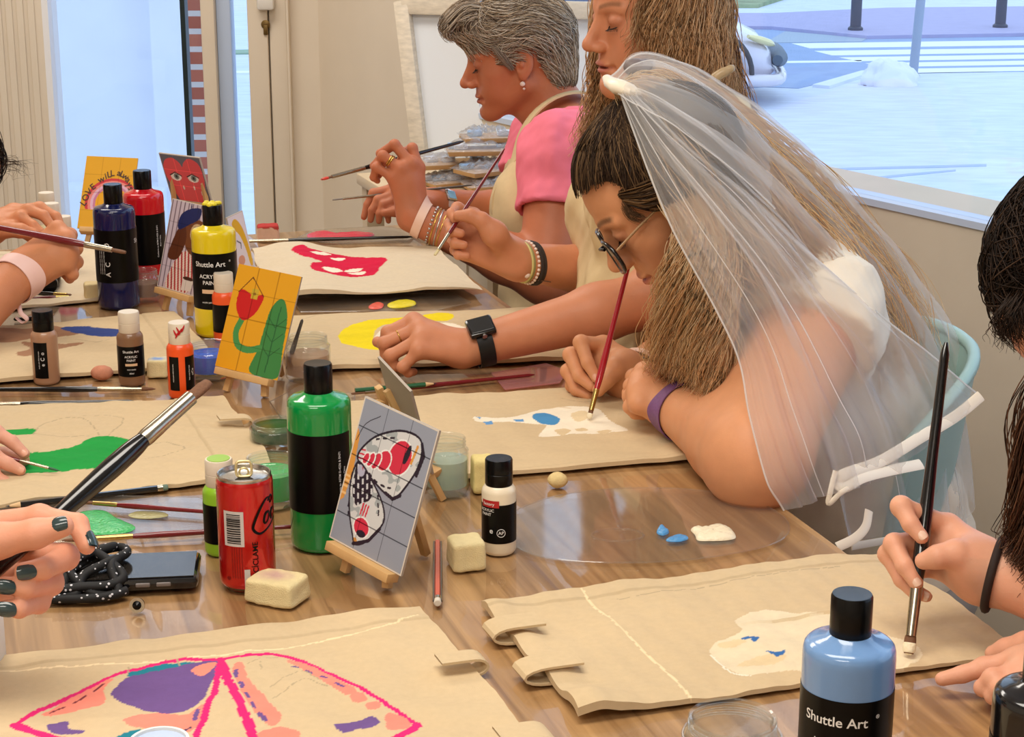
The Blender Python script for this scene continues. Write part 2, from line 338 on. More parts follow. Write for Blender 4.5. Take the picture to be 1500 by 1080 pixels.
# parked car
def car():
    nose = onz(1140, 158, GZ); t = thing('car', nose, 'silver white car parked on the road outside behind the wavy haired woman', 'car')
    yaw = math.radians(-3); ex = np.array([math.cos(yaw), math.sin(yaw), 0]); ey = np.array([-math.sin(yaw), math.cos(yaw), 0])
    def L(x, y, z): return nose+ex*x+ey*y+np.array([0, 0, z])
    body = mat('silver pink car paint', rgb(222, 216, 228), .25, metal=.2, coat=.6)
    prof = [(-.02, .30, .30, .46), (-.06, .24, .50, .60), (-.16, .2, .62, .72), (-.5, .19, .78, .80), (-1.0, .19, .92, .84), (-1.25, .19, .98, .85), (-2.2, .19, 1.0, .86), (-3.2, .19, 1.02, .85), (-3.9, .25, .95, .78), (-4.05, .35, .8, .68)]
    G = []
    for x, z0, z1, w in prof:
        ring = []
        for k in range(24):
            a = k/24*2*math.pi; c, s = math.cos(a), math.sin(a)
            yy = .86+w*math.copysign(abs(c)**.45, c); zz = (z0+z1)/2+(z1-z0)/2*math.copysign(abs(s)**.5, s); ring.append(L(x, yy, zz))
        G.append(ring+[ring[0]])
    G = np.array(G); m = MB(); m.grid(G); m.add(G[0][:-1], [tuple(range(24))]); m.add(G[-1][:-1], [tuple(range(23, -1, -1))]); m.build('body', body, t, 60)
    cab = [(-1.1, .95, .95, .72), (-1.7, .95, 1.38, .62), (-2.4, .95, 1.46, .60), (-3.2, .95, 1.4, .6), (-3.8, .9, 1.0, .68)]
    G = []
    for x, z0, z1, w in cab: G.append([L(x, .86-w-.04, z0), L(x, .86-w, z1-.05), L(x, .86-w+.1, z1), L(x, .86+w-.1, z1), L(x, .86+w, z1-.05), L(x, .86+w+.04, z0)])
    m = MB(); m.grid(np.array(G)); m.build('cabin', mat('dark car glass', rgb(80, 100, 130), .1), t, 30)
    tyre = mat('tyre rubber', rgb(60, 66, 78), .8); rim = mat('alloy rim', rgb(170, 176, 186), .35, metal=.8)
    for x in (-.66, -3.25):
        for y in (.02, 1.60):
            ax = [ex, np.array([0, 0, 1.]), -ey]
            w = MB().lathe([(.2, -.02), (.30, -.02), (.315, .02), (.315, .16), (.30, .2), (.2, .2)], c=L(x, y, .31), axes=ax, n=36).build('wheel', tyre, t)
            MB().lathe([(.02, -.03), (.2, -.01), (.2, .04)], c=L(x, y, .31), axes=ax, n=28).build('rim', rim, w)
        m = MB(); m.tube([L(x+.40*math.cos(a), -.005, .31+.40*math.sin(a)) for a in np.linspace(0, math.pi, 18)], .025, 8); m.build('wheel_arch', tyre, t)
    m = MB(); m.tube(spline([L(-.3, .1, .66), L(-.12, .2, .6), L(-.04, .42, .55)], 8), [.03, .05, .06, .06, .06, .05, .04, .03], 12, flat=.6); m.build('headlamp', mat('headlamp lens', rgb(240, 226, 170), .1), t)
    m = MB(); m.tube([L(.0, .25, .42), L(.03, .45, .42), L(.035, .86, .42), L(.03, 1.2, .42), L(0, 1.4, .42)], [.05, .085, .09, .085, .05], 14); m.build('grille', mat('dark grille', rgb(92, 104, 120), .5), t)
    m = MB(); m.tube(spline([L(-.45, -.02, .26), L(-.08, .06, .25), L(.05, .4, .25), L(.06, 1.2, .25), L(-.1, 1.66, .25)], 16), .06, 12); m.build('bumper', body, t)
    m = MB(); m.box(L(.03, .2, .28), (.05, .1, .06), bev=.01); m.build('fog_lamp', mat('white enamel', (1, 1, 1)), t)
car()
# ================================================================ table and its clear cover
TA = math.radians(-18.); tu = np.array([math.sin(TA), math.cos(TA)]); tv = np.array([tu[1], -tu[0]])   # along the table, across it
T0 = onz(1240, 806)[:2]; e = onz(500, 333)[:2]; far = (e-T0)@tu; near = -1.35; TW = 1.22
wood = bpy.data.materials.new('oak top'); wood.use_nodes = True; nt = wood.node_tree; N = nt.nodes; L = nt.links; b = N['Principled BSDF']
tc = N.new('ShaderNodeTexCoord'); mp = N.new('ShaderNodeMapping'); mp.inputs['Rotation'].default_value = (0, 0, TA); L.new(tc.outputs['Object'], mp.inputs[0])
# table grain runs along the long axis
mp2 = N.new('ShaderNodeMapping'); mp2.inputs['Scale'].default_value = (60, 2.6, 1); L.new(mp.outputs[0], mp2.inputs[0])
n1 = N.new('ShaderNodeTexNoise'); n1.inputs['Scale'].default_value = 1.; n1.inputs['Detail'].default_value = 6; n1.inputs['Distortion'].default_value = .8; L.new(mp2.outputs[0], n1.inputs['Vector'])
mp3 = N.new('ShaderNodeMapping'); mp3.inputs['Scale'].default_value = (7, .7, 1); L.new(mp.outputs[0], mp3.inputs[0])
n2 = N.new('ShaderNodeTexNoise'); n2.inputs['Scale'].default_value = 1.; n2.inputs['Detail'].default_value = 3; n2.inputs['Distortion'].default_value = 1.5; L.new(mp3.outputs[0], n2.inputs['Vector'])
r1 = N.new('ShaderNodeValToRGB'); r1.color_ramp.elements[0].position = .36; r1.color_ramp.elements[1].position = .66
r1.color_ramp.elements[0].color = (*rgb(142, 104, 62), 1); r1.color_ramp.elements[1].color = (*rgb(192, 150, 100), 1); L.new(n1.outputs[0], r1.inputs[0])
r2 = N.new('ShaderNodeValToRGB'); r2.color_ramp.elements[0].position = .3; r2.color_ramp.elements[1].position = .7
r2.color_ramp.elements[0].color = (.84, .83, .82, 1); r2.color_ramp.elements[1].color = (1.1, 1.1, 1.1, 1); L.new(n2.outputs[0], r2.inputs[0])
mx = N.new('ShaderNodeMix'); mx.data_type = 'RGBA'; mx.blend_type = 'MULTIPLY'; mx.inputs[0].default_value = 1.; L.new(r1.outputs[0], mx.inputs[6]); L.new(r2.outputs[0], mx.inputs[7])
L.new(mx.outputs[2], b.inputs['Base Color']); b.inputs['Roughness'].default_value = .42
tabc = T0+tu*(far+near)/2-tv*TW/2
RT = np.array([[tu[0], tu[1], 0], [tv[0], tv[1], 0], [0, 0, 1]])
t = thing('table', (tabc[0], tabc[1], 0), 'long oak workshop table strewn with paints, brushes and canvas bags', 'table')
MB().box((tabc[0], tabc[1], TZ-.02), (far-near, TW, .036), RT, bev=.004).build('tabletop', wood, t)
for a in (near+.12, far-.12):
    for c_ in (-.1, -TW+.1):
        q = T0+tu*a+tv*c_; MB().box((q[0], q[1], (TZ-.04)/2), (.07, .07, TZ-.04), RT, bev=.004).build('leg', wood, t)
m = MB()
for a in (near+.12, far-.12):
    q = T0+tu*a-tv*TW/2; m.box((q[0], q[1], TZ-.08), (.03, TW-.3, .08), RT)
for c_ in (-.1, -TW+.1):
    q = T0+tu*(far+near)/2+tv*c_; m.box((q[0], q[1], TZ-.08), (far-near-.3, .03, .08), RT)
m.build('apron_rail', wood, t, 0)
# clear plastic cover, slightly wrinkled
clear = film('clear plastic cover', tint=(.97, .965, .955), rough=.04, fres=1.36, opac=.006, col=(.9, .85, .8))
us = np.linspace(near+.01, far-.01, 260); vs = np.linspace(-TW+.01, -.012, 110); U, Vv = np.meshgrid(us, vs, indexing='ij')
q = T0[None, None]+U[..., None]*tu+Vv[..., None]*tv
fold = lambda x, w: np.exp(-(x/w)**2)
h = .0008+.00045*vnoise(q, 11, 9.)+.00028*vnoise(q, 12, 30.)
for s, w, a in ((.16, .004, .0022), (.55, .005, .002), (1.02, .004, .002), (1.45, .005, .002)): h = h+a*fold(U-s-.02*np.sin(7*Vv), w)
for s, w, a in ((-.31, .005, .002), (-.72, .005, .002)): h = h+a*fold(Vv-s-.015*np.sin(5*U), w)
h = np.clip(h, .0003, .004)
G = np.concatenate([q, TZ-.002+h[..., None]], -1)
tag(mkmesh('table_cover', G.reshape(-1, 3), grid_faces(*G.shape[:2]), clear, smooth=180), 'thin clear plastic sheet spread over the oak table', 'table cover')
# ================================================================ canvas bags
canvas = mat('canvas', (1, 1, 1), .9, attr=True, noise=.035, nscale=160, bump=.12, bscale=700, spec=.2)
canvasplain = mat('canvas plain', rgb(206, 182, 144), .9, noise=.04, nscale=160, bump=.12, bscale=700, spec=.2)
CB = np.array(rgb(206, 182, 144))
BAGS = {}
def bag(key, FL, FR, NR, NL, label, paints, step=.0016, th=.006, amp=.0028, seed=1, hem=('far',), lift=None, base=CB, group='canvas bags being painted', seamw=.03):
    c = [onz(*p, TZ+th)[:2] if len(p) == 2 else np.array(p[:2]) for p in (FL, FR, NR)]
    FLw, FRw, NRw = c; NLw = NRw+(FLw-FRw) if NL is None else (onz(*NL, TZ+th)[:2])
    nu = max(24, int(np.linalg.norm(FRw-FLw)/step)); nv = max(24, int(np.linalg.norm(NRw-FRw)/step))
    u = np.linspace(0, 1, nu)[:, None, None]; v = np.linspace(0, 1, nv)[None, :, None]
    Q = (1-u)*(1-v)*FLw+u*(1-v)*FRw+u*v*NRw+(1-u)*v*NLw
    uu = u[..., 0]*np.ones((1, nv)); vv = v[..., 0]*np.ones((nu, 1))
    wob = .006*vnoise(Q, seed+50, 16.); edge = np.minimum(np.minimum(uu, 1-uu), np.minimum(vv, 1-vv))
    Q = Q+wob[..., None]*np.exp(-edge/.03)[..., None]*np.array([.7, .7])
    z = TZ+th+.0015+amp*vnoise(Q, seed, 13.)*.7+amp*.5*vnoise(Q, seed+1, 34.)+amp*.35*vnoise(Q@np.array([[1, .3], [.3, 2.]]), seed+2, 30.)
    sx = np.linalg.norm(FRw-FLw); sy = np.linalg.norm(NRw-FRw)
    zs = {'far': vv*sy, 'near': (1-vv)*sy, 'left': uu*sx, 'right': (1-uu)*sx}
    seam = np.zeros_like(z)
    for hside in hem:
        d = zs[hside]; z = z+.0012*(d < seamw); seam = np.maximum(seam, np.exp(-((d-seamw)/.0016)**2))
    if lift is not None: z = z+lift(uu, vv)
    z = np.maximum(z, TZ+.003)
    X, Y = Q[..., 0], Q[..., 1]
    P3 = np.concatenate([Q, z[..., None]], -1)
    px = proj(np.concatenate([Q, np.full(Q.shape[:2]+(1,), TZ+th)], -1)); PX, PY = px[..., 0], px[..., 1]
    colr = np.ones(Q.shape[:2]+(3,))*base*(1+.05*vnoise(Q, seed+7, 9.)[..., None])*(1-.16*seam[..., None])
    for kind, c_, pts, *w in paints:
        # painted outlines are taken to the bag's own plane first, then tested there
        pw = np.array([onz(a, b, TZ+th)[:2] for a, b in pts])
        jx = X+.0012*vnoise(Q, 91, 160.); jy = Y+.0012*vnoise(Q, 92, 160.)
        if kind == 'poly': mask = inpoly(jx, jy, pw)
        elif kind == 'soft': mask = inpoly(jx, jy, smoothpoly(pw, 8*len(pw)))
        else: mask = dline(jx, jy, spline(pw, 6*len(pw)) if len(pw) > 2 else pw) < w[0]
        al = w[1] if len(w) > 1 else (w[0] if kind != 'line' and w else 1.)
        cc = np.array(rgb(*c_))*(1+.05*vnoise(Q, 33, 60.)[..., None])
        colr = np.where(mask[..., None], colr*(1-al)+al*cc, colr)
    n = nu*nv; bot = P3.copy(); bot[..., 2] = np.maximum(z-np.minimum(.008, .004+.5*(z-TZ-th)), TZ+.0015)
    edge2 = (edge < 1e-9); 
    V = np.concatenate([P3.reshape(-1, 3), bot.reshape(-1, 3)]); Cc = np.concatenate([colr.reshape(-1, 3), np.ones((n, 3))*base])
    f1 = grid_faces(nu, nv)[:, ::-1]; f2 = grid_faces(nu, nv)+n
    bd = np.concatenate([np.arange(nv), np.arange(1, nu)*nv+nv-1, (nu-1)*nv+np.arange(nv-2, -1, -1), np.arange(nu-2, -1, -1)*nv])
    bn = np.roll(bd, -1); f3 = np.stack([bd, bn, bn+n, bd+n], 1)[:-1]
    cen = np.array([*(FLw+NRw)/2, TZ]); t = thing('canvas_bag', cen, label, 'canvas bag', group)
    mkmesh('bag_body', V, np.concatenate([f1, f2, f3]), canvas, t, 60, Cc); BAGS[key] = (t, FLw, FRw, NRw, NLw)
    return t
G_ = (34, 150, 64); PK = (222, 40, 112); SA = (236, 138, 118); PU = (110, 82, 136); TE = (36, 124, 140); CR = (206, 24, 62); YE = (232, 208, 28); WH = (236, 224, 200); BL = (74, 138, 186); PEN = (176, 156, 124)
t = bag('moth', (-70, 974), (617, 890), (917, 1251), None, 'canvas bag nearest the left corner with two pink outlined purple and coral wings', [
    ('line', (236, 212, 168), [(-60, 995), (300, 962), (520, 930), (612, 905)], .0012),
    ('soft', TE, [(188, 988), (232, 973), (285, 970), (322, 968), (290, 985), (215, 1000)]),
    ('soft', PU, [(164, 1018), (192, 992), (240, 980), (290, 970), (316, 968), (318, 985), (304, 1010), (296, 1030), (272, 1045), (240, 1049), (205, 1040), (180, 1030)]),
    ('soft', SA, [(284, 978), (312, 970), (316, 976), (300, 990), (284, 986)]),
    ('soft', SA, [(80, 1035), (118, 1012), (166, 998), (152, 1012), (154, 1030), (120, 1040), (95, 1044), (62, 1048)]),
    ('line', (120, 50, 60), [(138, 1014), (152, 1006)], .001), ('line', (120, 50, 60), [(106, 1030), (126, 1021)], .001), ('line', (120, 50, 60), [(74, 1043), (92, 1035)], .001),
    ('soft', PU, [(70, 1062), (98, 1056), (102, 1068), (126, 1076), (100, 1080), (76, 1074)]),
    ('soft', SA, [(182, 1058), (220, 1048), (270, 1050), (300, 1036), (294, 1060), (268, 1074), (205, 1070)]),
    ('line', PU, [(290, 1044), (284, 1056)], .002), ('line', (70, 60, 90), [(268, 1072), (280, 1066)], .001),
    ('soft', TE, [(160, 1086), (205, 1072), (216, 1090), (170, 1100)]),
    ('line', PK, [(320, 966), (250, 968), (190, 984), (120, 1014), (60, 1040), (22, 1062)], .0026), ('line', PK, [(22, 1062), (60, 1078), (130, 1100)], .005),
    ('line', PK, [(323, 966), (318, 1000), (300, 1050), (280, 1095)], .003),
    ('line', PK, [(322, 964), (370, 960), (410, 958), (460, 980), (520, 1006), (570, 1036), (612, 1062)], .0026), ('line', PK, [(322, 966), (340, 1010), (362, 1060), (376, 1090)], .004), ('line', PK, [(612, 1062), (590, 1080), (560, 1100)], .004),
    ('soft', SA, [(340, 978), (354, 974), (366, 1000), (392, 1028), (412, 1050), (404, 1064), (380, 1056), (360, 1030), (346, 1000)]),
    ('line', PU, [(346, 985), (347, 995)], .0018), ('line', PU, [(352, 1003), (355, 1010)], .002), ('line', PU, [(361, 1020), (365, 1028)], .0018), ('line', PU, [(371, 1036), (374, 1043)], .0018), ('line', PU, [(381, 1050), (387, 1057)], .0026),
    ('soft', SA, [(420, 968), (450, 976), (500, 1000), (522, 1016), (500, 1018), (470, 1000)]), ('soft', SA, [(512, 1020), (532, 1018), (536, 1028), (520, 1030)]), ('soft', SA, [(534, 1032), (552, 1030), (556, 1038), (540, 1040)]), ('soft', SA, [(566, 1048), (596, 1052), (600, 1066), (570, 1074)]),
    ('line', PU, [(428, 977), (436, 980)], .0012), ('line', PU, [(448, 984), (456, 988)], .0014), ('line', PU, [(470, 994), (478, 997)], .0018), ('line', PU, [(494, 1004), (502, 1009)], .002),
    ('soft', PU, [(490, 1066), (520, 1060), (545, 1052), (556, 1058), (550, 1068), (520, 1074), (500, 1076)]), ('soft', SA, [(384, 1072), (410, 1066), (440, 1076), (430, 1090), (380, 1084)]),
    ('line', PEN, [(362, 975), (378, 970), (384, 985)], .0006), ('line', PEN, [(395, 1010), (440, 985), (470, 1000)], .0006), ('line', PEN, [(400, 1025), (445, 1000), (480, 1010)], .0006), ('line', PEN, [(190, 978), (188, 990)], .0006), ('line', PEN, [(260, 965), (262, 975)], .0006), ('line', PEN, [(410, 962), (380, 965)], .0006),
], seed=3, amp=.0040)
BWH = (224, 207, 174)
bag('ghost', (706, 885), (1285, 812), (1500, 952), None, 'large canvas bag at the near right with a pale figure and two small blue marks', [
    ('soft', BWH, [(1076, 912), (1110, 898), (1140, 897), (1166, 902), (1240, 905), (1290, 925), (1340, 945), (1350, 962), (1330, 975), (1292, 985), (1230, 990), (1150, 985), (1092, 990), (1060, 975), (1040, 955), (1046, 943), (1085, 930)]),
    ('soft', (222, 198, 156), [(1084, 972), (1120, 962), (1150, 964), (1140, 974), (1090, 977)]), ('soft', (222, 198, 156), [(1052, 944), (1082, 940), (1092, 946), (1060, 950)]),
    ('poly', (60, 108, 166), [(1086, 938), (1112, 938), (1110, 944), (1102, 946), (1100, 941), (1088, 941)]), ('poly', (60, 108, 166), [(1120, 957), (1134, 960), (1150, 956), (1148, 963), (1138, 967), (1130, 962)]),
    ('line', (238, 228, 206), [(1042, 960), (1070, 985), (1100, 992)], .001), ('line', (230, 214, 180), [(1290, 986), (1322, 978), (1345, 962)], .0016),
    ('line', PEN, [(905, 880), (1000, 866), (1120, 848), (1230, 835)], .0007), ('line', (236, 212, 168), [(850, 868), (906, 920), (975, 985), (1060, 1080)], .0012),
], hem=('far',), amp=.0040, seed=21, seamw=.02, lift=lambda u, v: .004*np.exp(-((u-.02)/.05)**2)*(1+np.sin(22*v))+.0018*np.sin(9*u+14*v)*np.exp(-u*2)+.003*np.exp(-((u-.62)/.12)**2)*(v < .5))
bag('lamb', (505, 590), (930, 560), (1012, 671), None, 'canvas bag under the bride\'s hands with a white shape and a blue oval', [
    ('soft', WH, [(696, 612), (740, 615), (790, 602), (820, 597), (870, 600), (896, 618), (920, 630), (890, 634), (840, 636), (790, 640), (800, 625), (765, 622), (740, 622), (700, 620)]),
    ('soft', (214, 190, 150), [(812, 632), (826, 628), (838, 632), (824, 638)]), ('soft', (214, 190, 150), [(842, 628), (854, 625), (862, 629), (850, 632)]), ('soft', (214, 190, 150), [(874, 632), (886, 629), (896, 632), (884, 635)]), ('soft', (222, 200, 160), [(836, 608), (856, 605), (864, 612), (846, 618)]),
    ('poly', (100, 150, 196), [(708, 620), (720, 619), (722, 624), (712, 626)]), ('poly', (100, 150, 196), [(750, 618), (766, 616), (768, 620), (756, 621)]), ('poly', (100, 150, 196), [(697, 612), (704, 613), (702, 616)]),
    ('soft', BL, [(780, 611), (792, 607), (812, 610), (820, 616), (814, 623), (796, 623), (784, 618)]),
    ('line', (214, 188, 146), [(800, 600), (818, 597), (836, 600)], .0012), ('line', PEN, [(820, 585), (850, 590), (880, 588)], .0007)], hem=('near',), seed=31, seamw=.012)
bag('sun', (392, 464), (800, 450), (880, 524), None, 'canvas bag with a yellow crescent under the hand with the black watch', [
    ('soft', YE, [(496, 492), (512, 480), (545, 472), (600, 466), (585, 474), (560, 480), (548, 490), (552, 505), (562, 514), (530, 512), (502, 504)]), ('soft', YE, [(618, 464), (640, 459), (664, 462), (656, 470), (632, 471)]),
    ('soft', WH, [(552, 490), (600, 476), (660, 476), (700, 490), (690, 515), (600, 520), (560, 508)]), ('line', PEN, [(440, 470), (470, 462), (520, 460)], .0008)], step=.0022, hem=('near',), seed=41)
bag('lips', (368, 366), (640, 362), (706, 418), (398, 434), 'canvas bag with glossy crimson lip shapes beside the woman in pink', [
    ('soft', CR, [(428, 376), (446, 370), (456, 374), (490, 374), (520, 376), (566, 380), (558, 390), (548, 400), (520, 405), (490, 405), (460, 402), (456, 395), (472, 390), (450, 388), (434, 384)]),
    ('soft', WH, [(456, 378), (474, 375), (484, 377), (466, 381)]), ('soft', WH, [(486, 381), (505, 379), (500, 383), (486, 384)]), ('soft', WH, [(472, 397), (490, 394), (502, 397), (488, 401)]), ('soft', WH, [(506, 395), (530, 392), (526, 396), (508, 398)]), ('soft', WH, [(510, 400), (534, 396), (528, 401)])],
    step=.0026, seed=51, hem=('near',), th=.02, base=np.array(rgb(214, 196, 166)), lift=lambda u, v: .014*np.exp(-((u-.22)/.16)**2-((v-.1)/.5)**2)+.012*np.sin(u*9)*v*.5-.016*np.clip(u-.72, 0, 1)*3*v)
bag('green', (-60, 600), (325, 582), (408, 694), (-30, 742), 'canvas bag with a big green wing shape at the middle left', [
    ('soft', G_, [(33, 692), (34, 668), (70, 664), (110, 655), (136, 643), (170, 642), (194, 648), (186, 672), (160, 686), (110, 688), (80, 691)]), ('soft', G_, [(-10, 631), (20, 630), (50, 629), (46, 637), (20, 640), (-10, 636)]),
    ('line', PEN, [(48, 638), (60, 625), (90, 616), (125, 618), (148, 642)], .0008), ('line', PEN, [(160, 640), (180, 620), (170, 612), (120, 612)], .0008), ('line', PEN, [(48, 636), (90, 642), (130, 640)], .0008), ('line', PEN, [(204, 660), (240, 650), (270, 660), (210, 674)], .0007)],
    seed=61, step=.002, hem=('right',), seamw=.06, lift=lambda u, v: .003*np.sin(26*v)*np.exp(-((1-u)/.04)**2))
BRN = (160, 118, 88)
bag('brown', (-50, 484), (256, 456), (318, 532), (-60, 562), 'canvas bag with brown and navy painted shapes behind the small brown bottles', [
    ('soft', BRN, [(-10, 484), (40, 481), (80, 478), (114, 492), (60, 496), (30, 500), (-10, 502)]), ('soft', (54, 70, 128), [(90, 481), (116, 478), (150, 481), (176, 484), (178, 494), (150, 496), (110, 490)]),
    ('soft', BRN, [(36, 502), (80, 508), (124, 506), (90, 514), (40, 524), (24, 520), (44, 512), (34, 506)]), ('line', PEN, [(110, 500), (140, 505), (160, 500)], .0008)], seed=71, step=.0024, hem=('right',), seamw=.05)
bag('pale', (-10, 372), (140, 360), (158, 436), (0, 452), 'plain pale canvas bag under the joined hands at the far left', [], seed=81, step=.003, base=np.array(rgb(212, 194, 164)))
# handles: folded straps peeping out at the bags' side edges
def strap(key, s, size=.03, out=.02, side='left', n=2):
    t, FLw, FRw, NRw, NLw = BAGS[key]; a, b = (FLw, NLw) if side == 'left' else (FRw, NRw)
    p = a+(b-a)*s; dirv = nrm(np.append((FLw-FRw) if side == 'left' else (FRw-FLw), 0)); al = nrm(np.append(b-a, 0)); m = MB()
    path = [np.array([p[0], p[1], TZ+.004])-dirv*.03]
    for k in np.linspace(0, math.pi, 9): path.append(np.array([p[0], p[1], TZ+.010])+dirv*(out*math.sin(k))+np.array([0, 0, -.0075*math.cos(k)]))
    path.append(np.array([p[0], p[1], TZ+.0175])-dirv*.03); P = np.array(path); w = al*size/2
    nrmz = np.gradient(P, axis=0); nn = np.cross(nrmz, al); nn /= np.linalg.norm(nn, axis=1)[:, None]+1e-9
    th = .0011; G = np.stack([P-w+nn*th, P+w+nn*th, P+w-nn*th, P-w-nn*th, P-w+nn*th], 1); m.grid(G); m.build('handle', canvasplain, t, 30)
strap('ghost', .30); strap('ghost', .66, out=.024); strap('moth', .30, side='right', out=.012, size=.022); strap('moth', .62, side='right', out=.014); strap('green', .4, side='right', out=.012, size=.02)
# ================================================================ bottles
black = mat('black plastic', rgb(8, 8, 9), .25, spec=.3); label_blk = mat('black label', rgb(5, 5, 6), .32, spec=.22); cap_white = mat('cream cap', rgb(226, 212, 190), .4)
ink = mat('white print', rgb(232, 230, 226), .5)
def toward_cam(p): return math.atan2(-p[1], -p[0])
def wrap(parent, R, txt, size, z, ang, vert=False, m=None, name='label_text', sp=1.0, lift=.0004):
    V, Fc = textmesh(txt, size, sp)
    if len(V) == 0: return
    x, y = (V[:, 0], V[:, 1]) if not vert else (-V[:, 1], V[:, 0])
    a = ang+x/R
    P = np.stack([(R+lift)*np.cos(a), (R+lift)*np.sin(a), z+y], 1); return mkmesh(name, P, Fc, m or ink, parent, 0, world=False)
def wrapbox(parent, R, w, h, z, ang, m, name, lift=.0005, n=8):
    a = ang+np.linspace(-w/2, w/2, n)/R; V = [((R+lift)*math.cos(t), (R+lift)*math.sin(t), z+q) for t in a for q in (-h/2, h/2)]
    Fc = [(2*i, 2*i+2, 2*i+3, 2*i+1) for i in range(n-1)]; return mkmesh(name, V, Fc, m, parent, 40, world=False)
def band(parent, R, z0, z1, a0, a1, m, name='label', lift=.0003, n=48):
    a = np.linspace(a0, a1, n); V = [((R+lift)*math.cos(t), (R+lift)*math.sin(t), z) for t in a for z in (z0, z1)]
    return mkmesh(name, V, [(2*i, 2*i+2, 2*i+3, 2*i+1) for i in range(n-1)], m, parent, 60, world=False)
def big_bottle(pos, col, label, texts='full', drips=None, gap=None, capcol=None):
    t = thing('paint_bottle', pos, label, 'paint bottle', 'large bottles of acrylic paint'); a = toward_cam(pos)
    bm_ = mat('glossy paint %d %d %d' % col, rgb(*col), .16, coat=.5)
    R = .033
    MB().lathe([(.0, .001), (.029, .0), (.0322, .003), (R, .006), (R, .150), (.0327, .1545), (.0318, .1580), (.0298, .1603), (.0270, .1614), (.018, .1640), (.0150, .1665), (.0, .1665)], n=64).build('bottle_body', bm_, t, 35, False)
    MB().lathe([(.0, .1655), (.0143, .1655), (.0148, .167), (.0148, .1945), (.0138, .1965), (.0, .1962)], n=48).build('cap', capcol or black, t, 35, False)
    g0, g1 = gap if gap else (2.2, 2.2)
    lb = band(t, R, .044, .128, a-g0, a+g1, label_blk)
    if texts == 'full':
        o = -.24
        wrap(lb, R, 'Shuttle Art', .0105, .112, a+o, lift=.0007); wrap(lb, R, 'ACRYLIC', .0082, .094, a+o, lift=.0007); wrap(lb, R, 'PAINT', .0082, .0845, a+o, lift=.0007)
        wrapbox(lb, R, .026, .006, .0715, a+o, mat('peach strip', rgb(226, 190, 150), .5), 'shade_strip', .0006); wrap(lb, R, 'acrylic paint 500ml', .0035, .055, a+o, lift=.0007)
        wrap(lb, R, '®', .004, .116, a+o+.95, lift=.0007)
    elif texts == 'side':
        wrap(lb, R, 'Conforms to ASTM D-4236 & EN71', .0036, .083, a+.62, True, lift=.0007); wrap(lb, R, 'Made in China', .0032, .083, a+.8, True, lift=.0007)
    elif texts == 'back':
        for z, c_ in ((.104, 'Ø'), (.074, 'C'), (.058, 'A')): wrap(lb, R, c_, .011, z, a-.42, True, lift=.0007)
        for k in range(3): wrap(lb, R, 'non toxic acrylic colour keep away from heat', .0026, .082, a-.62-.12*k, True, lift=.0007)
        wrap(lb, R, 'Sh', .01, .108, a+1.15, lift=.0007)
    elif texts == 'black': wrap(lb, R, 'Shuttle Art', .0105, .112, a+.22, lift=.0007); wrap(lb, R, 'ACRYLIC', .0082, .094, a+.22, lift=.0007)
    if drips:
        m = MB(); r = np.random.default_rng(5)
        for k in range(9):
            q = r.uniform(-.011, .011, 2); m.lathe([(0, -.002), (.004, -.0015), (.005, .001), (.003, .0035), (0, .004)], c=(q[0], q[1], .1965), n=12)
        m.build('dried_paint', drips, t, 60, False)
    return t
yel = mat('dried yellow paint', rgb(228, 208, 40), .35); rd = mat('dried red paint', rgb(190, 22, 30), .4)
big_bottle(onz(1229, 1235), (112, 150, 198), 'large pale blue paint bottle with black cap at the near right on the canvas bag', 'full')
big_bottle(onz(1503, 1322), (16, 16, 18), 'large black paint bottle cut off by the right edge', 'black')
big_bottle(onz(473, 796), (6, 140, 62), 'large green paint bottle behind the red drink can', 'side', gap=(2.4, 1.12))
big_bottle(onz(175, 448), (14, 22, 74), 'large navy blue paint bottle beside the joined hands', 'back')
big_bottle(onz(319, 488), (232, 206, 24), 'large yellow paint bottle with paint crusted on its cap', 'full', drips=yel)
big_bottle(onz(217, 421), (206, 20, 34), 'large red paint bottle behind the navy blue one', 'side')
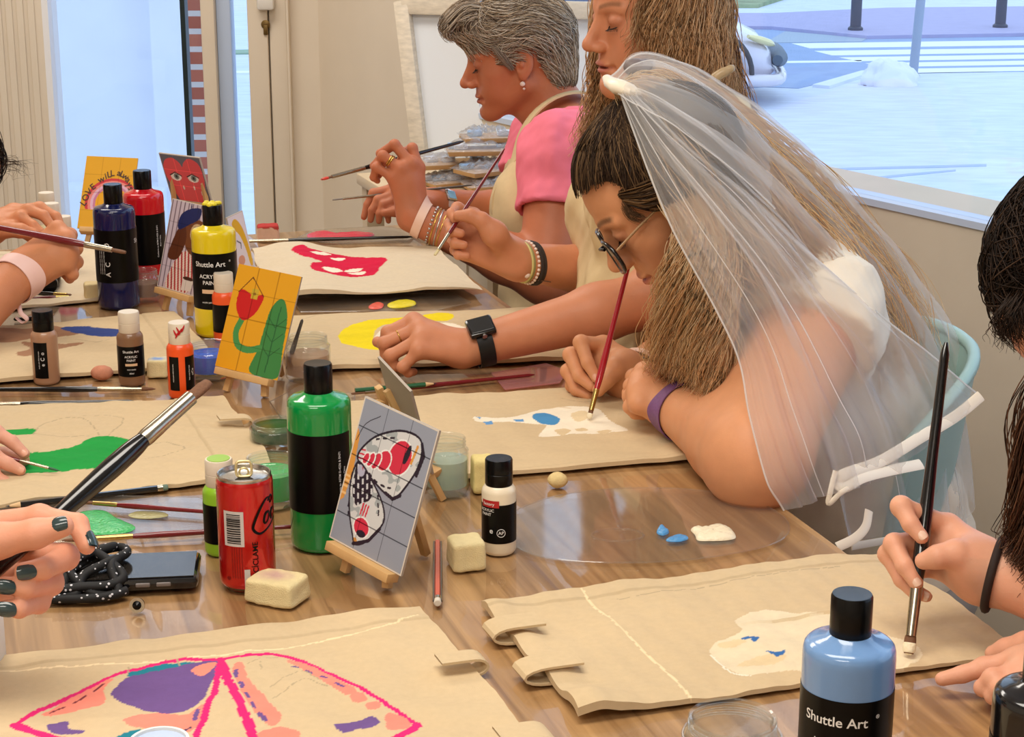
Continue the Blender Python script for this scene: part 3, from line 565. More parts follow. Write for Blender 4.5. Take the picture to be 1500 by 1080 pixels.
def small_bottle(pos, col, label, capm=None, style='wrap', cap_spot=None, group='small bottles of acrylic paint'):
    t = thing('paint_bottle', pos, label, 'paint bottle', group); a = toward_cam(pos); R = .0178
    bm_ = mat('satin paint %d %d %d' % col, rgb(*col), .3, coat=.2)
    MB().lathe([(0, .0008), (.0155, 0), (.0172, .002), (R, .004), (R, .066), (.0172, .069), (.015, .0725), (.0125, .0745), (0, .0745)], n=48).build('bottle_body', bm_, t, 35, False)
    c = MB().lathe([(0, .073), (.0136, .073), (.0142, .0745), (.0142, .086), (.0138, .0864), (.0142, .0868), (.0142, .1), (.0134, .1015), (.0, .1012)], n=44).build('cap', capm or cap_white, t, 30, False)
    if style == 'wrap': lb = band(t, R, .014, .056, a-2.3, a+2.3, label_blk)
    elif style == 'narrow': lb = band(t, R, .010, .060, a-.95, a+.15, label_blk)
    elif style == 'two':
        lb = band(t, R, .012, .058, a-.95, a-.15, label_blk); band(t, R, .012, .058, a+.32, a+1.3, label_blk)
    if style == 'narrow':
        for z, c_ in ((.045, 'o'), (.037, 'C'), (.029, 'e')): wrap(lb, R, c_, .007, z, a-.2, True, lift=.0006)
        wrap(lb, R, 'acrylic paint 60ml non toxic', .0022, .036, a-.5, True, lift=.0006)
    elif style == 'two':
        wrap(lb, R, 'acrylic paint 60ml non toxic', .0022, .036, a-.6, True, lift=.0006); wrap(lb, R, 'keep away from heat', .0024, .036, a+.62, True, lift=.0006); wrap(lb, R, 'oCe', .0055, .036, a+.95, True, lift=.0006)
    elif style == 'front':
        lb = band(t, R, .012, .054, a-2.3, a+2.3, label_blk)
    if cap_spot: MB().lathe([(0, .1014), (.0118, .1014), (.0118, .1021), (0, .1023)], n=30).build('cap_disc', cap_spot, t, 30, False)
    return t, lb, a, R
t, lb, a, R = small_bottle(onz(731, 807), (236, 222, 194), 'small white paint bottle with round black cap standing alone right of the moth card', black)
wrapbox(t, R, .020, .0075, .057, a-.55, mat('red tag', rgb(178, 36, 38), .4), 'brand_tag', .0005); wrap(t, R, 'factory', .0045, .057, a-.62, lift=.0008); wrap(lb, R, 'ACRYLIC', .0042, .050, a-.75, lift=.0007); wrap(lb, R, 'PAINT', .0042, .0455, a-.78, lift=.0007); wrap(lb, R, 'AP', .0048, .026, a+.12, lift=.0007)
m = MB(); m.tube([(.0 + (R+.0006)*math.cos(a+.12+.0042*math.cos(k)/R), (R+.0006)*math.sin(a+.12+.0042*math.cos(k)/R), .026+.0042*math.sin(k)) for k in np.linspace(0, 6.283, 24)], .0003, 5); m.build('label_seal', ink, lb, 30, False)
wrap(lb, R, 'e', .008, .028, a-.45, lift=.0007)
small_bottle(onz(326, 808), (140, 190, 40), 'small lime green paint bottle with a cream cap behind the drink can', style='wrap', cap_spot=mat('lime disc', rgb(150, 190, 66), .4))
t, lb, a, R = small_bottle(onz(194, 562), (134, 98, 70), 'small brown paint bottle with cream cap before the brown painted bag'); wrap(lb, R, 'Shuttle Art', .0048, .049, a, lift=.0007); wrap(lb, R, 'ACRYLIC', .0042, .042, a, lift=.0007); wrap(lb, R, 'PAINT', .0042, .037, a, lift=.0007); wrapbox(lb, R, .016, .0034, .031, a, MATS['peach strip'], 'shade_strip', .0006); wrap(lb, R, 'non toxic', .003, .0245, a, lift=.0007); wrap(lb, R, '60ml', .003, .019, a, lift=.0007)
small_bottle(onz(69, 560), (176, 132, 100), 'small tan paint bottle with black cap before the brown painted bag', black, 'narrow')
t, lb, a, R = small_bottle(onz(267, 580), (238, 84, 26), 'small orange paint bottle with red smears on its cream cap', style='two')
m = MB(); r = np.random.default_rng(3)
for k in range(5):
    a_ = a-.35+.14*k; P = [((.0146)*math.cos(a_+.1*j*(-1)**k), .0146*math.sin(a_+.1*j*(-1)**k), .083+.004*k*.5+.003*j) for j in range(4)]; m.tube(P, [.0006, .0014, .0012, .0005], 6)
m.build('red_smear', rd, t, 60, False)
small_bottle(onz(331, 497), (240, 92, 40), 'small orange red paint bottle tucked between the yellow bottle and the orange card', style='wrap')
small_bottle(onz(97, 402), (214, 40, 120), 'small magenta paint bottle behind the joined hands')
small_bottle(onz(80, 380), (200, 206, 220), 'small pale paint bottle standing behind the magenta one')
small_bottle(onz(62, 388), (236, 222, 170), 'small cream paint bottle left of the magenta one'); small_bottle(onz(73, 362), (226, 220, 206), 'small off white paint bottle rearmost of the group at the far left')
t, lb, a, R = small_bottle(onz(70, 422), (20, 20, 22), 'small black paint bottle lying half under the joined hands', black)
t.rotation_euler = (math.radians(90), 0, math.radians(12)); t.location = tuple(onz(74, 398, TZ+.0205))
# ================================================================ drink can
def can(pos):
    t = thing('drink_can', pos, 'slim red opened drink can with barcode and black script lettering', 'drink can'); a = toward_cam(pos); R = .0277; Hh = .1185
    red = mat('red can', rgb(196, 22, 20), .22, metal=.35, coat=.6, noise=.06, nscale=30); alu = mat('aluminium', rgb(200, 196, 188), .25, metal=1.)
    MB().lathe([(.018, .003), (.021, .0), (.0225, .0012), (.0268, .006), (R, .010), (R, .1085), (.0274, .1115), (.0266, .1135)], n=72, cap=False).build('can_body', red, t, 50, False)
    MB().lathe([(.0, .004), (.018, .003), (.021, .0003), (.0225, .0012), (.0262, .0052)], n=60, cap=False).build('can_base', alu, t, 50, False)
    tp = MB().lathe([(.0266, .1134), (.0263, .1145), (.0264, .1165), (.0256, .1176), (.0248, .117), (.0238, .1135), (.022, .1128), (.0, .1132)], n=72, cap=False).build('can_lid', alu, t, 30, False)
    ca, sa = math.cos(a), math.sin(a); ax = np.array([ca, sa, 0]); ay = np.array([-sa, ca, 0])
    hole = MB(); hole.lathe([(0, .1134), (.008, .1135), (.009, .1133)], n=30, c=ax*.0115); hole.build('opening', mat('dark opening', rgb(26, 20, 18), .6), tp, 30, False)
    m = MB(); ring = []
    for k in np.linspace(0, 2*math.pi, 33):
        c_, s_ = math.cos(k), math.sin(k); sx = math.copysign(abs(c_)**.5, c_)*.0075; sy = math.copysign(abs(s_)**.5, s_)*.0085
        ring.append(ay*sx+np.array([0, 0, .1215+sy*.85])+ax*(.003-sy*.25))
    m.tube(ring, .0014, 8); ring = [ay*.0045*math.cos(k)+np.array([0, 0, .1185+.0042*math.sin(k)])+ax*.0040 for k in np.linspace(0, 6.283, 20)]; m.tube(ring, .0011, 8); m.build('pull_tab', mat('pale tab', rgb(226, 206, 150), .3, metal=.7), tp, 60, False)
    bc = wrapbox(t, R, .021, .036, .068, a-.46, mat('barcode paper', rgb(205, 200, 196), .5), 'barcode', .0004); m = MB(); r = np.random.default_rng(9); z = .053
    while z < .083:
        h_ = r.choice([.0006, .0009, .0013]); aa = a-.46+np.linspace(-.0072, .0072, 7)/R
        V = [((R+.0007)*math.cos(q), (R+.0007)*math.sin(q), z+dz_) for q in aa for dz_ in (0, h_)]; m.add(V, [(2*i, 2*i+2, 2*i+3, 2*i+1) for i in range(6)]); z += h_+r.choice([.0005, .0008, .0011])
    m.build('barcode_lines', label_blk, bc, 0, False)
    def script(pts, w, z0=0):
        P = spline(pts, 40); aa = a+P[:, 0]/R; Q = np.stack([(R+.0003)*np.cos(aa), (R+.0003)*np.sin(aa), P[:, 1]], 1)
        ww = np.interp(np.linspace(0, 1, 40), np.linspace(0, 1, len(w)), w); mm.tube(Q, ww, 8, flat=.18, up=np.array([ca, sa, 0]))
    mm = MB(); script([(.030, .096), (.022, .0955), (.014, .086), (.0075, .072), (.0078, .066), (.014, .062), (.024, .066), (.036, .074)], [.0005, .0012, .0018, .0022, .002, .0012, .0008, .0004])
    script([(.026, .082), (.021, .081), (.0185, .074), (.0205, .071), (.0245, .074), (.026, .081), (.023, .083)], [.0012, .0014, .0014, .001, .001, .0008, .0004]); script([(.034, .084), (.030, .083), (.028, .077), (.030, .073), (.034, .077)], [.001, .0014, .0014, .001, .0008]); script([(.024, .093), (.030, .098), (.032, .094), (.028, .090), (.0265, .096)], [.0006, .001, .0012, .001, .0006]); mm.build('script_lettering', label_blk, t, 60, False)
    wrap(t, R, 'RECÍCLAME', .0078, .034, a+.30, True, label_blk); wrapbox(t, R, .0055, .019, .017, a-.02, mat('barcode paper', (1, 1, 1)), 'small_tag', .0004)
    for k in range(5): wrap(t, R, 'agua carbonatada acidulante edulcorantes', .0019, .033, a-.55+.09*k, True, mat('dark red print', rgb(120, 10, 12), .4), 'ingredients_text')
    wrap(t, R, 'e', .009, .016, a-.75, True, MATS['dark red print'])
can(onz(364, 856))
# ================================================================ jars
jarg = film('jar glass', tint=(.95, .965, .955), rough=.02, fres=1.5, opac=.03, col=(.85, .9, .88))
def jar(pos, r, h, label, liquid=None, level=.55, rim=True, lq_alpha=.0):
    t = thing('glass_jar', pos, label, 'glass jar', 'glass jars of paint water')
    nr = r*.86; pr = [(0, .003), (r*.9, .0015), (r, .006), (r, h*.72), (r*.97, h*.78), (nr, h*.83), (nr, h*.97), (nr*1.03, h*.985), (nr*1.0, h), (nr*.94, h*.985), (nr*.93, h*.83), (r*.92, h*.77), (r*.95, h*.72), (r*.95, .010), (0, .008)]
    MB().lathe(pr, n=56, cap=False).build('jar_glass', jarg, t, 60, False)
    m = MB()
    for z in (.865, .92): m.tube([(nr*1.01*math.cos(k), nr*1.01*math.sin(k), h*(z+.012*k/6.28)) for k in np.linspace(0, 6.2, 48)], r*.028, 6)
    m.tube([(r*.985*math.cos(k), r*.985*math.sin(k), h*.78) for k in np.linspace(0, 6.2832, 48)], r*.03, 6); m.build('screw_thread', jarg, t, 60, False)
    if liquid: MB().lathe([(0, .0085), (r*.93, .0105), (r*.945, .014), (r*.945, h*level), (0, h*level)], n=48).build('water', liquid, t, 40, False)
    return t
jar(onz(655, 722), .0245, .066, 'small glass jar of milky water behind the moth card', film('milky water', tint=(.8, .86, .82), rough=.05, opac=.55, col=rgb(196, 214, 200)), .62)
jar(onz(398, 738), .030, .055, 'glass jar of bright green water between the can and the green bottle', mat('green water', rgb(52, 170, 82), .15), .7)
jar(onz(405, 652), .032, .03, 'shallow glass jar with dark green water at the bag\'s edge behind the green bottle', mat('dark green water', rgb(52, 84, 44), .15), .8)
jar(onz(452, 556), .031, .062, 'clear glass jar of pinkish water behind the orange card easel', film('pinkish water', tint=(.9, .78, .7), rough=.05, opac=.35, col=rgb(200, 160, 140)), .6)
jar(onz(308, 552), .030, .048, 'glass jar of vivid blue water left of the orange card easel', mat('blue water', rgb(30, 92, 210), .15), .7)
jar(onz(214, 441), .023, .052, 'small glass jar of brownish water right of the navy bottle', film('brown water', tint=(.7, .55, .45), rough=.05, opac=.6, col=rgb(150, 110, 92)), .6)
jar(onz(1069, 1172), .038, .07, 'empty glass jar at the bottom edge of the photo beside the pale blue bottle')
t = thing('paint_pot', onz(236, 1140), 'pale blue and white pot rim poking into the bottom edge on the purple wing', 'paint pot')
MB().lathe([(0, 0), (.020, 0), (.0225, .003), (.0225, .028), (.0235, .029), (.0235, .033), (.021, .033), (.021, .029)], n=44, cap=False).build('pot', mat('white pot', rgb(230, 230, 226), .35), t, 40, False); MB().lathe([(0, .031), (.021, .0305)], n=40, cap=False).build('paint', mat('pale blue paint', rgb(150, 190, 216), .2), t, 40, False)
# ================================================================ sponges and pebbles
sp = mat('cream sponge', rgb(228, 210, 160), .95, noise=.05, nscale=120, bump=.5, bscale=900, attr=False, spec=.1)
spa = mat('stained sponge', (1, 1, 1), .95, attr=True, noise=.05, nscale=120, bump=.5, bscale=900, spec=.1)
def sponge(pos, size, rz, label, stain=None, base=(228, 210, 160), taper=.08, top_stain=None):
    n = 14; bm = bmesh.new(); bmesh.ops.create_cube(bm, size=1.); bmesh.ops.subdivide_edges(bm, edges=bm.edges[:], cuts=n, use_grid_fill=True)
    V = np.array([v.co[:] for v in bm.verts]); Fc = [[v.index for v in f.verts] for f in bm.faces]; bm.free()
    q = np.abs(V*2); k = (q**9).sum(1)**(1/9.); V = V/np.maximum(k, 1e-6)[:, None]*1.0*np.maximum(q.max(1), 0)[:, None]
    V = V*np.array(size); V[:, :2] *= (1-taper*(V[:, 2:3]/size[2]+.5)); V = V+vnoise(V, 4, 120.)[:, None]*np.array([.0006, .0006, .0005]); V[:, 2] += size[2]/2; V[:, 2] = np.maximum(V[:, 2], 0)
    C_ = np.ones((len(V), 3))*np.array(rgb(*base))
    if stain:
        c_, ctr, rad = stain; d = np.linalg.norm((V[:, :2]-np.array(ctr))/np.array(rad), axis=1)+.2*vnoise(V, 8, 200.)
        w = np.clip(1.25-d, 0, 1)*(V[:, 2] > size[2]*.86); C_ = C_*(1-.75*w[:, None])+np.array(rgb(*c_))*.75*w[:, None]
    if top_stain: w = ((V[:, 2]+.15*size[2]*vnoise(V, 9, 150.)) > size[2]*.82).astype(float)*.9; C_ = C_*(1-w[:, None])+np.array(rgb(*top_stain))*w[:, None]
    o = mkmesh('sponge', V, Fc, spa, None, 50, C_); o.location = tuple(pos); o.rotation_euler = (0, 0, rz); return tag(o, label, 'sponge', 'painting sponges')
sponge(onz(407, 878), (.056, .042, .024), math.radians(-24), 'cream sponge block with a mauve stain in front of the red can', ((196, 150, 150), (-.004, .002), (.019, .013)))
sponge(onz(683, 829), (.036, .038, .030), math.radians(14), 'plain cream sponge cube right of the moth card\'s easel')
sponge(onz(707, 718), (.026, .03, .04), math.radians(10), 'pale yellow sponge standing behind the small white bottle', base=(228, 208, 140))
sponge(onz(393, 352), (.042, .036, .03), math.radians(10), 'pinkish sponge block with a red painted top at the far end of the table', base=(226, 186, 160), top_stain=(180, 24, 34))
sponge(onz(232, 550), (.03, .03, .024), math.radians(5), 'cream sponge with a blue smear behind the small brown bottle', ((70, 140, 220), (0, 0), (.014, .01)))
sponge(onz(139, 440), (.034, .03, .03), math.radians(15), 'yellowish sponge cube left of the navy bottle', base=(222, 200, 150))
def pebble(pos, r, col, label):
    bm = bmesh.new(); bmesh.ops.create_icosphere(bm, subdivisions=4, radius=1.); V = np.array([v.co[:] for v in bm.verts]); Fc = [[v.index for v in f.verts] for f in bm.faces]; bm.free()
    V = V*(1+.06*vnoise(V, int(r[0]*1e4), 2.5)[:, None])*np.array(r); V[:, 2] += r[2]*.95; V[:, 2] = np.maximum(V[:, 2], 0)
    o = mkmesh('sponge', V, Fc, mat('sponge %d' % col[0], rgb(*col), .95, noise=.06, nscale=200, bump=.5, bscale=900, spec=.1), None, 180); o.location = tuple(pos); return tag(o, label, 'sponge', 'painting sponges')
pebble(onz(817, 714), (.0115, .0105, .009), (222, 196, 140), 'small beige sponge ball between the round palette and the lamb bag'); pebble(onz(150, 556), (.0155, .012, .010), (206, 140, 112), 'coral pink oval sponge between the two small brown bottles')
# ================================================================ brushes and pencils
fer = mat('silver ferrule', rgb(186, 176, 156), .22, metal=1., noise=.1, nscale=300); fer_g = mat('gold ferrule', rgb(196, 170, 104), .25, metal=1.)
hb = mat('brown bristles', rgb(112, 74, 48), .7, noise=.25, nscale=500)
LAC = {'black': mat('black lacquer', rgb(12, 12, 14), .18, coat=.6), 'red': mat('dark red lacquer', rgb(112, 22, 30), .2, coat=.6), 'green': mat('green lacquer', rgb(38, 96, 62), .25, coat=.5), 'orange': mat('orange lacquer', rgb(196, 70, 44), .25, coat=.5), 'grey': mat('grey handle', rgb(96, 92, 88), .4), 'bright': mat('bright red lacquer', rgb(170, 24, 40), .2, coat=.6)}
def brush(tail, tip, r, lac, label, flen=.22, blen=.07, flat=.55, tipcol=None, group='paint brushes', bristle=None, gold=False, text=False):
    """tail = end of the handle, tip = end of the bristles; r is the greatest handle radius"""
    A, B = np.asarray(tail, float), np.asarray(tip, float); L_ = np.linalg.norm(B-A); ax = nrm(B-A); t = thing('paint_brush', A, label, 'paint brush', group)
    h1 = 1-flen-blen
    ss = np.linspace(0, h1, 22); rr = np.interp(ss/h1, [0, .012, .04, .5, .8, .93, 1], [.25, .55, .62, .75, 1., .95, .72])*r
    MB().tube([A+ax*L_*s for s in ss], rr, 14).build('handle', LAC[lac], t, 60)
    fs = np.linspace(h1-.005, 1-blen, 12); fr_ = np.interp(np.linspace(0, 1, 12), [0, .08, .1, .18, .2, .28, .3, 1], [.78, .8, .86, .8, .86, .8, .78, .72])*r
    MB().tube([A+ax*L_*s for s in fs], fr_, 14).build('ferrule', fer_g if gold else fer, t, 40)
    bs = np.linspace(1-blen-.005, 1, 9); br = np.interp(np.linspace(0, 1, 9), [0, .3, .75, 1], [.66, .74, .5, .12] if flat > .7 else [.68, .80, .80, .62])*r
    bo = MB().tube([A+ax*L_*s for s in bs], br, 12, flat=flat).build('bristles', bristle or hb, t, 60)
    if tipcol:
        bs = np.linspace(1-blen*.62, 1.004, 7); br = np.interp(np.linspace(0, 1, 7), [0, .2, .75, 1], [.80, .9, .8, .3])*r
        MB().tube([A+ax*L_*s for s in bs], br, 12, flat=max(flat, .6)).build('paint_on_tip', tipcol, bo, 60)
    return t
def pencil(a, b, r, lac, label, eraser=None, point=True):
    A, B = np.asarray(a, float), np.asarray(b, float); ax = nrm(B-A); L_ = np.linalg.norm(B-A); t = thing('pencil', A, label, 'pencil', 'pencils on the table')
    e0 = .012 if eraser else 0; MB().tube([A+ax*e0, B-ax*(.016 if point else 0)], r, 6).build('shaft', LAC[lac], t, 20)
    if point:
        MB().tube([B-ax*.016, B-ax*.004], [r, r*.3], 8).build('sharpened_wood', mat('bare wood', rgb(222, 184, 136), .7), t, 60); MB().tube([B-ax*.0045, B], [r*.33, .0002], 8).build('lead', mat('graphite', rgb(40, 40, 44), .4), t, 60)
    if eraser:
        MB().tube([A+ax*.006, A+ax*.012], r*1.08, 14).build('eraser_band', fer, t, 40); MB().tube([A, A+ax*.001, A+ax*.007], [r*.75, r, r], 12).build('eraser', eraser, t, 40)
    return t
def lying(p0, p1, r, extra=0.): return onz(*p0, TZ+r+.002+extra), onz(*p1, TZ+r+.002+extra)
a, b = lying((605, 347), (345, 354), .004, .002); brush(a, b, .004, 'black', 'black paint brush lying along the far edge beyond the crimson lips', text=False)
a, b = lying((783, 549), (515, 577), .0036); brush(a, b, .0036, 'red', 'dark red paint brush lying below the hand with the black watch', gold=False)
a, b = lying((520, 572), (640, 562), .0032, .004); pencil(a, b, .0033, 'green', 'green pencil lying on the dark red brush near the watch')
a, b = lying((-60, 571), (228, 570), .0042); brush(a, b, .0042, 'black', 'black brush lying in front of the small tan bottle', flat=.8)
a, b = lying((196, 588), (-40, 594), .004); brush(a, b, .004, 'black', 'second black brush lying just nearer than the one by the tan bottle')
a, b = lying((246, 714), (8, 742), .0036); pencil(a, b, .0036, 'black', 'black pencil with a greyish green eraser end before the green winged bag', mat('grey green eraser', rgb(108, 128, 112), .8))
a, b = lying((330, 752), (122, 736), .0036, .003); brush(a, b, .0034, 'red', 'dark red brush whose pale tip reaches over the black pencil', flat=.8, gold=True, flen=.17)
a, b = lying((440, 771), (90, 792), .0036, .002); brush(a, b, .0036, 'red', 'dark red brush lying along the near edge of the green palette', flat=.8, gold=True)
a, b = lying((641, 884), (641, 795), .0038); pencil(a, b, .0038, 'orange', 'orange and black striped pencil stub with a white eraser beside the sponge cube', mat('white eraser', rgb(216, 206, 190), .8), False)
m = MB(); ax = b-a; m.tube([a+ax*.02+np.array([.0036, -.001, .0012]), b+np.array([.0036, -.001, .0012])], .0012, 6); m.tube([a+ax*.02+np.array([-.0036, -.001, .0012]), b+np.array([-.0036, -.001, .0012])], .0012, 6); q = [o for o in bpy.data.objects if o.name.startswith('pencil')][-1]; m.build('stripe', LAC['black'], q)
a, b = lying((22, 438), (107, 435), .0036, .001); brush(a, b, .0036, 'red', 'dark red brush lying under the joined hands at the far left', gold=True)
a, b = lying((20, 427), (104, 432), .0036, .004); brush(a, b, .0036, 'black', 'black brush with gold collar lying beside the dark red one at the far left', gold=True)
a, b = lying((20, 468), (66, 466), .0036, .001); brush(a, b, .0042, 'black', 'short dark brush lying on the clear palette behind the tan bottle')
jb = onz(432, 545, TZ+.01); brush(atd(443, 468, depth(jb)-.02), atd(420, 540, depth(jb)), .0036, 'grey', 'grey brush handle standing in the clear jar behind the orange card')
# ================================================================ palettes with paint blobs
acet = film('clear palette plastic', tint=(.965, .96, .95), rough=.06, fres=1.45, opac=.055, col=rgb(196, 188, 176))
def blob(name, pts, m_, parent, h, z=TZ+.003, seed=0):
    P = smoothpoly(np.array([onz(a, b, z)[:2] for a, b in pts]), 40); c = P.mean(0); rings = []
    r = np.random.default_rng(seed)
    for k, (s, zz) in enumerate([(1, 0), (.97, .35), (.85, .75), (.6, .95), (.3, 1.02), (.02, 1.)]):
        q = c+(P-c)*s; rings.append(np.column_stack([q, z+h*zz*(1+.35*vnoise(q, seed, 240.)*(k > 0))]))
    G = np.array([np.vstack([q, q[:1]]) for q in rings]); mb = MB(); mb.grid(G); return mb.build(name, m_, parent, 60)
def palette(pts, label, z=TZ+.0015, th=.0012, poly=None, m_=None, round_=True):
    P = np.array([onz(a, b, z)[:2] for a, b in pts]); P = smoothpoly(P, 90) if round_ else P
    t = thing('paint_palette', (*P.mean(0), z), label, 'paint palette', 'clear plastic palettes'); mb = MB()
    if sum(P[i][0]*P[(i+1) % len(P)][1]-P[(i+1) % len(P)][0]*P[i][1] for i in range(len(P))) < 0: P = P[::-1]
    mb.prism(P, z, z+th); mb.tube([(p[0], p[1], z+th) for p in P]+[(P[0][0], P[0][1], z+th)], .0009, 6); mb.build('palette_sheet', m_ or acet, t, 40); return t
pw = lambda n, c, r=.25: mat(n, rgb(*c), r, bump=.6, bscale=260)
cx = onz(940, 792)[:2]; P = [tuple(proj([cx[0]+.175*math.cos(k)*1.0, cx[1]+.205*math.sin(k), TZ])) for k in np.linspace(0, 2*math.pi, 24, endpoint=False)]
t = palette([(728, 770), (790, 735), (870, 720), (960, 716), (1050, 723), (1120, 742), (1155, 768), (1140, 795), (1060, 815), (960, 825), (850, 824), (770, 810)], 'large round clear palette disc in front of the bride with blue and white paint')
MB().tube([onz(905+38*math.cos(k), 784+9*math.sin(k), TZ+.003) for k in np.linspace(0, 6.283, 30)], .0012, 6).build('thumb_dimple', acet, t, 60)
blob('blue_blob', [(962, 779), (968, 772), (976, 777), (980, 781), (972, 785), (964, 783)], pw('mid blue paint', (84, 150, 204)), t, .004, seed=1); blob('blue_smear', [(976, 791), (990, 785), (1004, 785), (1008, 790), (996, 794), (980, 794)], MATS['mid blue paint'], t, .003, seed=2)
blob('white_blob', [(1012, 776), (1030, 775), (1044, 771), (1062, 772), (1072, 778), (1078, 788), (1064, 792), (1040, 793), (1022, 792), (1018, 784)], pw('thick white paint', (240, 226, 194)), t, .005, seed=3)
t = palette([(-20, 752), (60, 735), (180, 728), (290, 730), (345, 745), (345, 775), (240, 784), (80, 796), (-20, 800)], 'clear plastic palette with a green paint puddle by the near left hand', round_=False)
blob('green_puddle', [(100, 772), (115, 752), (150, 748), (172, 760), (198, 772), (184, 781), (140, 784), (110, 784)], pw('wet green paint', (62, 176, 96), .15), t, .003, seed=4); blob('olive_smear', [(188, 754), (205, 749), (236, 750), (246, 756), (220, 760), (196, 759)], pw('olive paint', (168, 160, 110)), t, .0012, seed=5)
t = palette([(430, 352), (460, 338), (560, 332), (612, 340), (600, 352), (500, 358)], 'clear palette with a crimson smear at the far end of the table', round_=False); blob('crimson_smear', [(450, 344), (470, 339), (490, 343), (540, 341), (545, 346), (500, 350), (460, 351)], pw('crimson paint', (206, 40, 66)), t, .004, seed=6)
t = palette([(430, 440), (520, 432), (660, 430), (690, 444), (640, 456), (440, 458)], 'clear palette with yellow and coral dabs beyond the yellow crescent bag', round_=False); blob('yellow_dab', [(568, 446), (585, 440), (606, 441), (608, 447), (590, 451), (572, 451)], pw('bright yellow paint', (232, 214, 40)), t, .003, seed=7); blob('coral_dab', [(540, 449), (552, 443), (562, 446), (558, 452), (544, 453)], pw('coral paint', (232, 100, 80)), t, .002, seed=8)
t = palette([(720, 548), (800, 534), (830, 545), (820, 562), (740, 572)], 'clear palette with a faint pink film left of the bride\'s brush hand', round_=False, m_=film('pink stained plastic', tint=(.95, .80, .80), rough=.06, opac=.25, col=rgb(226, 170, 168)))
t = palette([(-20, 470), (60, 450), (120, 452), (135, 466), (80, 478), (-20, 490)], 'clear palette with brown dabs behind the small tan bottle', round_=False)
blob('brown_dab', [(40, 462), (60, 458), (80, 460), (70, 465), (48, 466)], pw('brown paint', (150, 112, 84)), t, .002, seed=9)
t = palette([(395, 590), (440, 566), (520, 578), (515, 640), (430, 640)], 'clear palette under the orange card\'s easel and behind the green bottle', round_=False)
# ================================================================ phone with a rope lanyard
def phone():
    A, B, C_, D = [onz(*p, TZ+.012)[:2] for p in ((92, 808), (270, 803), (288, 862), (70, 874))]; c = (A+B+C_+D)/4; ex = nrm(np.append((B-A)+(C_-D), 0)); ey = np.cross([0, 0, 1], ex)
    t = thing('phone', (*c, TZ), 'black mobile phone in a glossy case wound with a rope lanyard', 'phone'); R = np.array([ex, ey, [0, 0, 1]]); c3 = np.array([*c, TZ+.0095])
    MB().box(c3, (.150, .074, .013), R, bev=.005).build('case', mat('black phone case', rgb(18, 18, 20), .12, coat=.6), t, 35)
    MB().box(c3+np.array([0, 0, .0069]), (.142, .066, .0008), R).build('screen', mat('dark smudged screen', rgb(42, 38, 34), .12, noise=.35, nscale=70), t, 0)
    m = MB()
    for k in (0.022, .042): m.box(c3+ex*k-ey*.0375+np.array([0, 0, .001]), (.014, .003, .004), R, bev=.001)
    m.build('side_button', mat('grey buttons', rgb(120, 112, 108), .3), t, 30)
    rope = bpy.data.materials.new('flecked rope'); rope.use_nodes = True; nt = rope.node_tree; b = nt.nodes['Principled BSDF']; tc = nt.nodes.new('ShaderNodeTexCoord'); vo = nt.nodes.new('ShaderNodeTexVoronoi'); vo.inputs['Scale'].default_value = 170
    nt.links.new(tc.outputs['Object'], vo.inputs['Vector']); lt = nt.nodes.new('ShaderNodeMath'); lt.operation = 'LESS_THAN'; lt.inputs[1].default_value = .22; nt.links.new(vo.outputs['Distance'], lt.inputs[0])
    mx = nt.nodes.new('ShaderNodeMix'); mx.data_type = 'RGBA'; mx.inputs[6].default_value = (*rgb(14, 14, 16), 1); mx.inputs[7].default_value = (*rgb(210, 210, 214), 1); nt.links.new(lt.outputs[0], mx.inputs[0]); nt.links.new(mx.outputs[2], b.inputs['Base Color']); b.inputs['Roughness'].default_value = .7
    loops = [[(-.05, -.045, .006), (-.045, -.02, .02), (-.02, .02, .024), (.0, .028, .026), (.008, .01, .026), (-.012, -.018, .026), (-.03, -.03, .02), (-.036, -.046, .008), (-.055, -.05, .005)],
             [(-.07, -.02, .018), (-.05, .01, .022), (-.03, .03, .022), (-.012, .034, .024), (-.006, .02, .03), (-.03, .0, .03), (-.045, -.02, .024), (-.02, -.047, .008), (.004, -.046, .008), (-.004, -.02, .024), (.004, .006, .026)],
             [(-.075, -.05, .005), (-.05, -.052, .006), (-.02, -.054, .006), (.0, -.05, .007), (.012, -.043, .008)], [(-.06, -.045, .012), (-.03, -.044, .014), (-.005, -.042, .014), (.008, -.03, .018), (-.012, -.004, .028), (-.03, .016, .03)]]
    for lp in loops: MB().tube([np.array([*c, TZ])+ex*(p[0]-.005)+ey*p[1]+np.array([0, 0, p[2]]) for p in spline(lp, 60)], .0046, 10).build('lanyard_rope', rope, t, 60)
    q = onz(201, 887, TZ+.008); ring = MB(); ring.lathe([(.0055, -.002), (.0072, -.002), (.0072, .0015), (.0055, .0015)], c=q, n=28, axes=[[1, 0, 0], [0, .35, .94], [0, -.94, .35]]); ring.build('bead_ring', fer, t, 40)
    MB().lathe([(0, -.0015), (.0056, -.0012), (.004, .0022), (0, .003)], c=q, n=24, axes=[[1, 0, 0], [0, .35, .94], [0, -.94, .35]]).build('bead', MATS['black plastic'], t, 60)
phone()
t = thing('paper_box', onz(-10, 960), 'white paper box corner at the left edge above the moth bag', 'box'); m = MB()
q = [onz(*p, TZ+.003) for p in ((-70, 985), (3, 978), (8, 930), (-70, 935))]
g = onz(-22, 985, TZ+.002); m.box(g+np.array([-.012, 0, .026]), (.05, .05, .05), bev=.001); m.build('carton', mat('white carton', rgb(232, 222, 208), .7), t, 30)
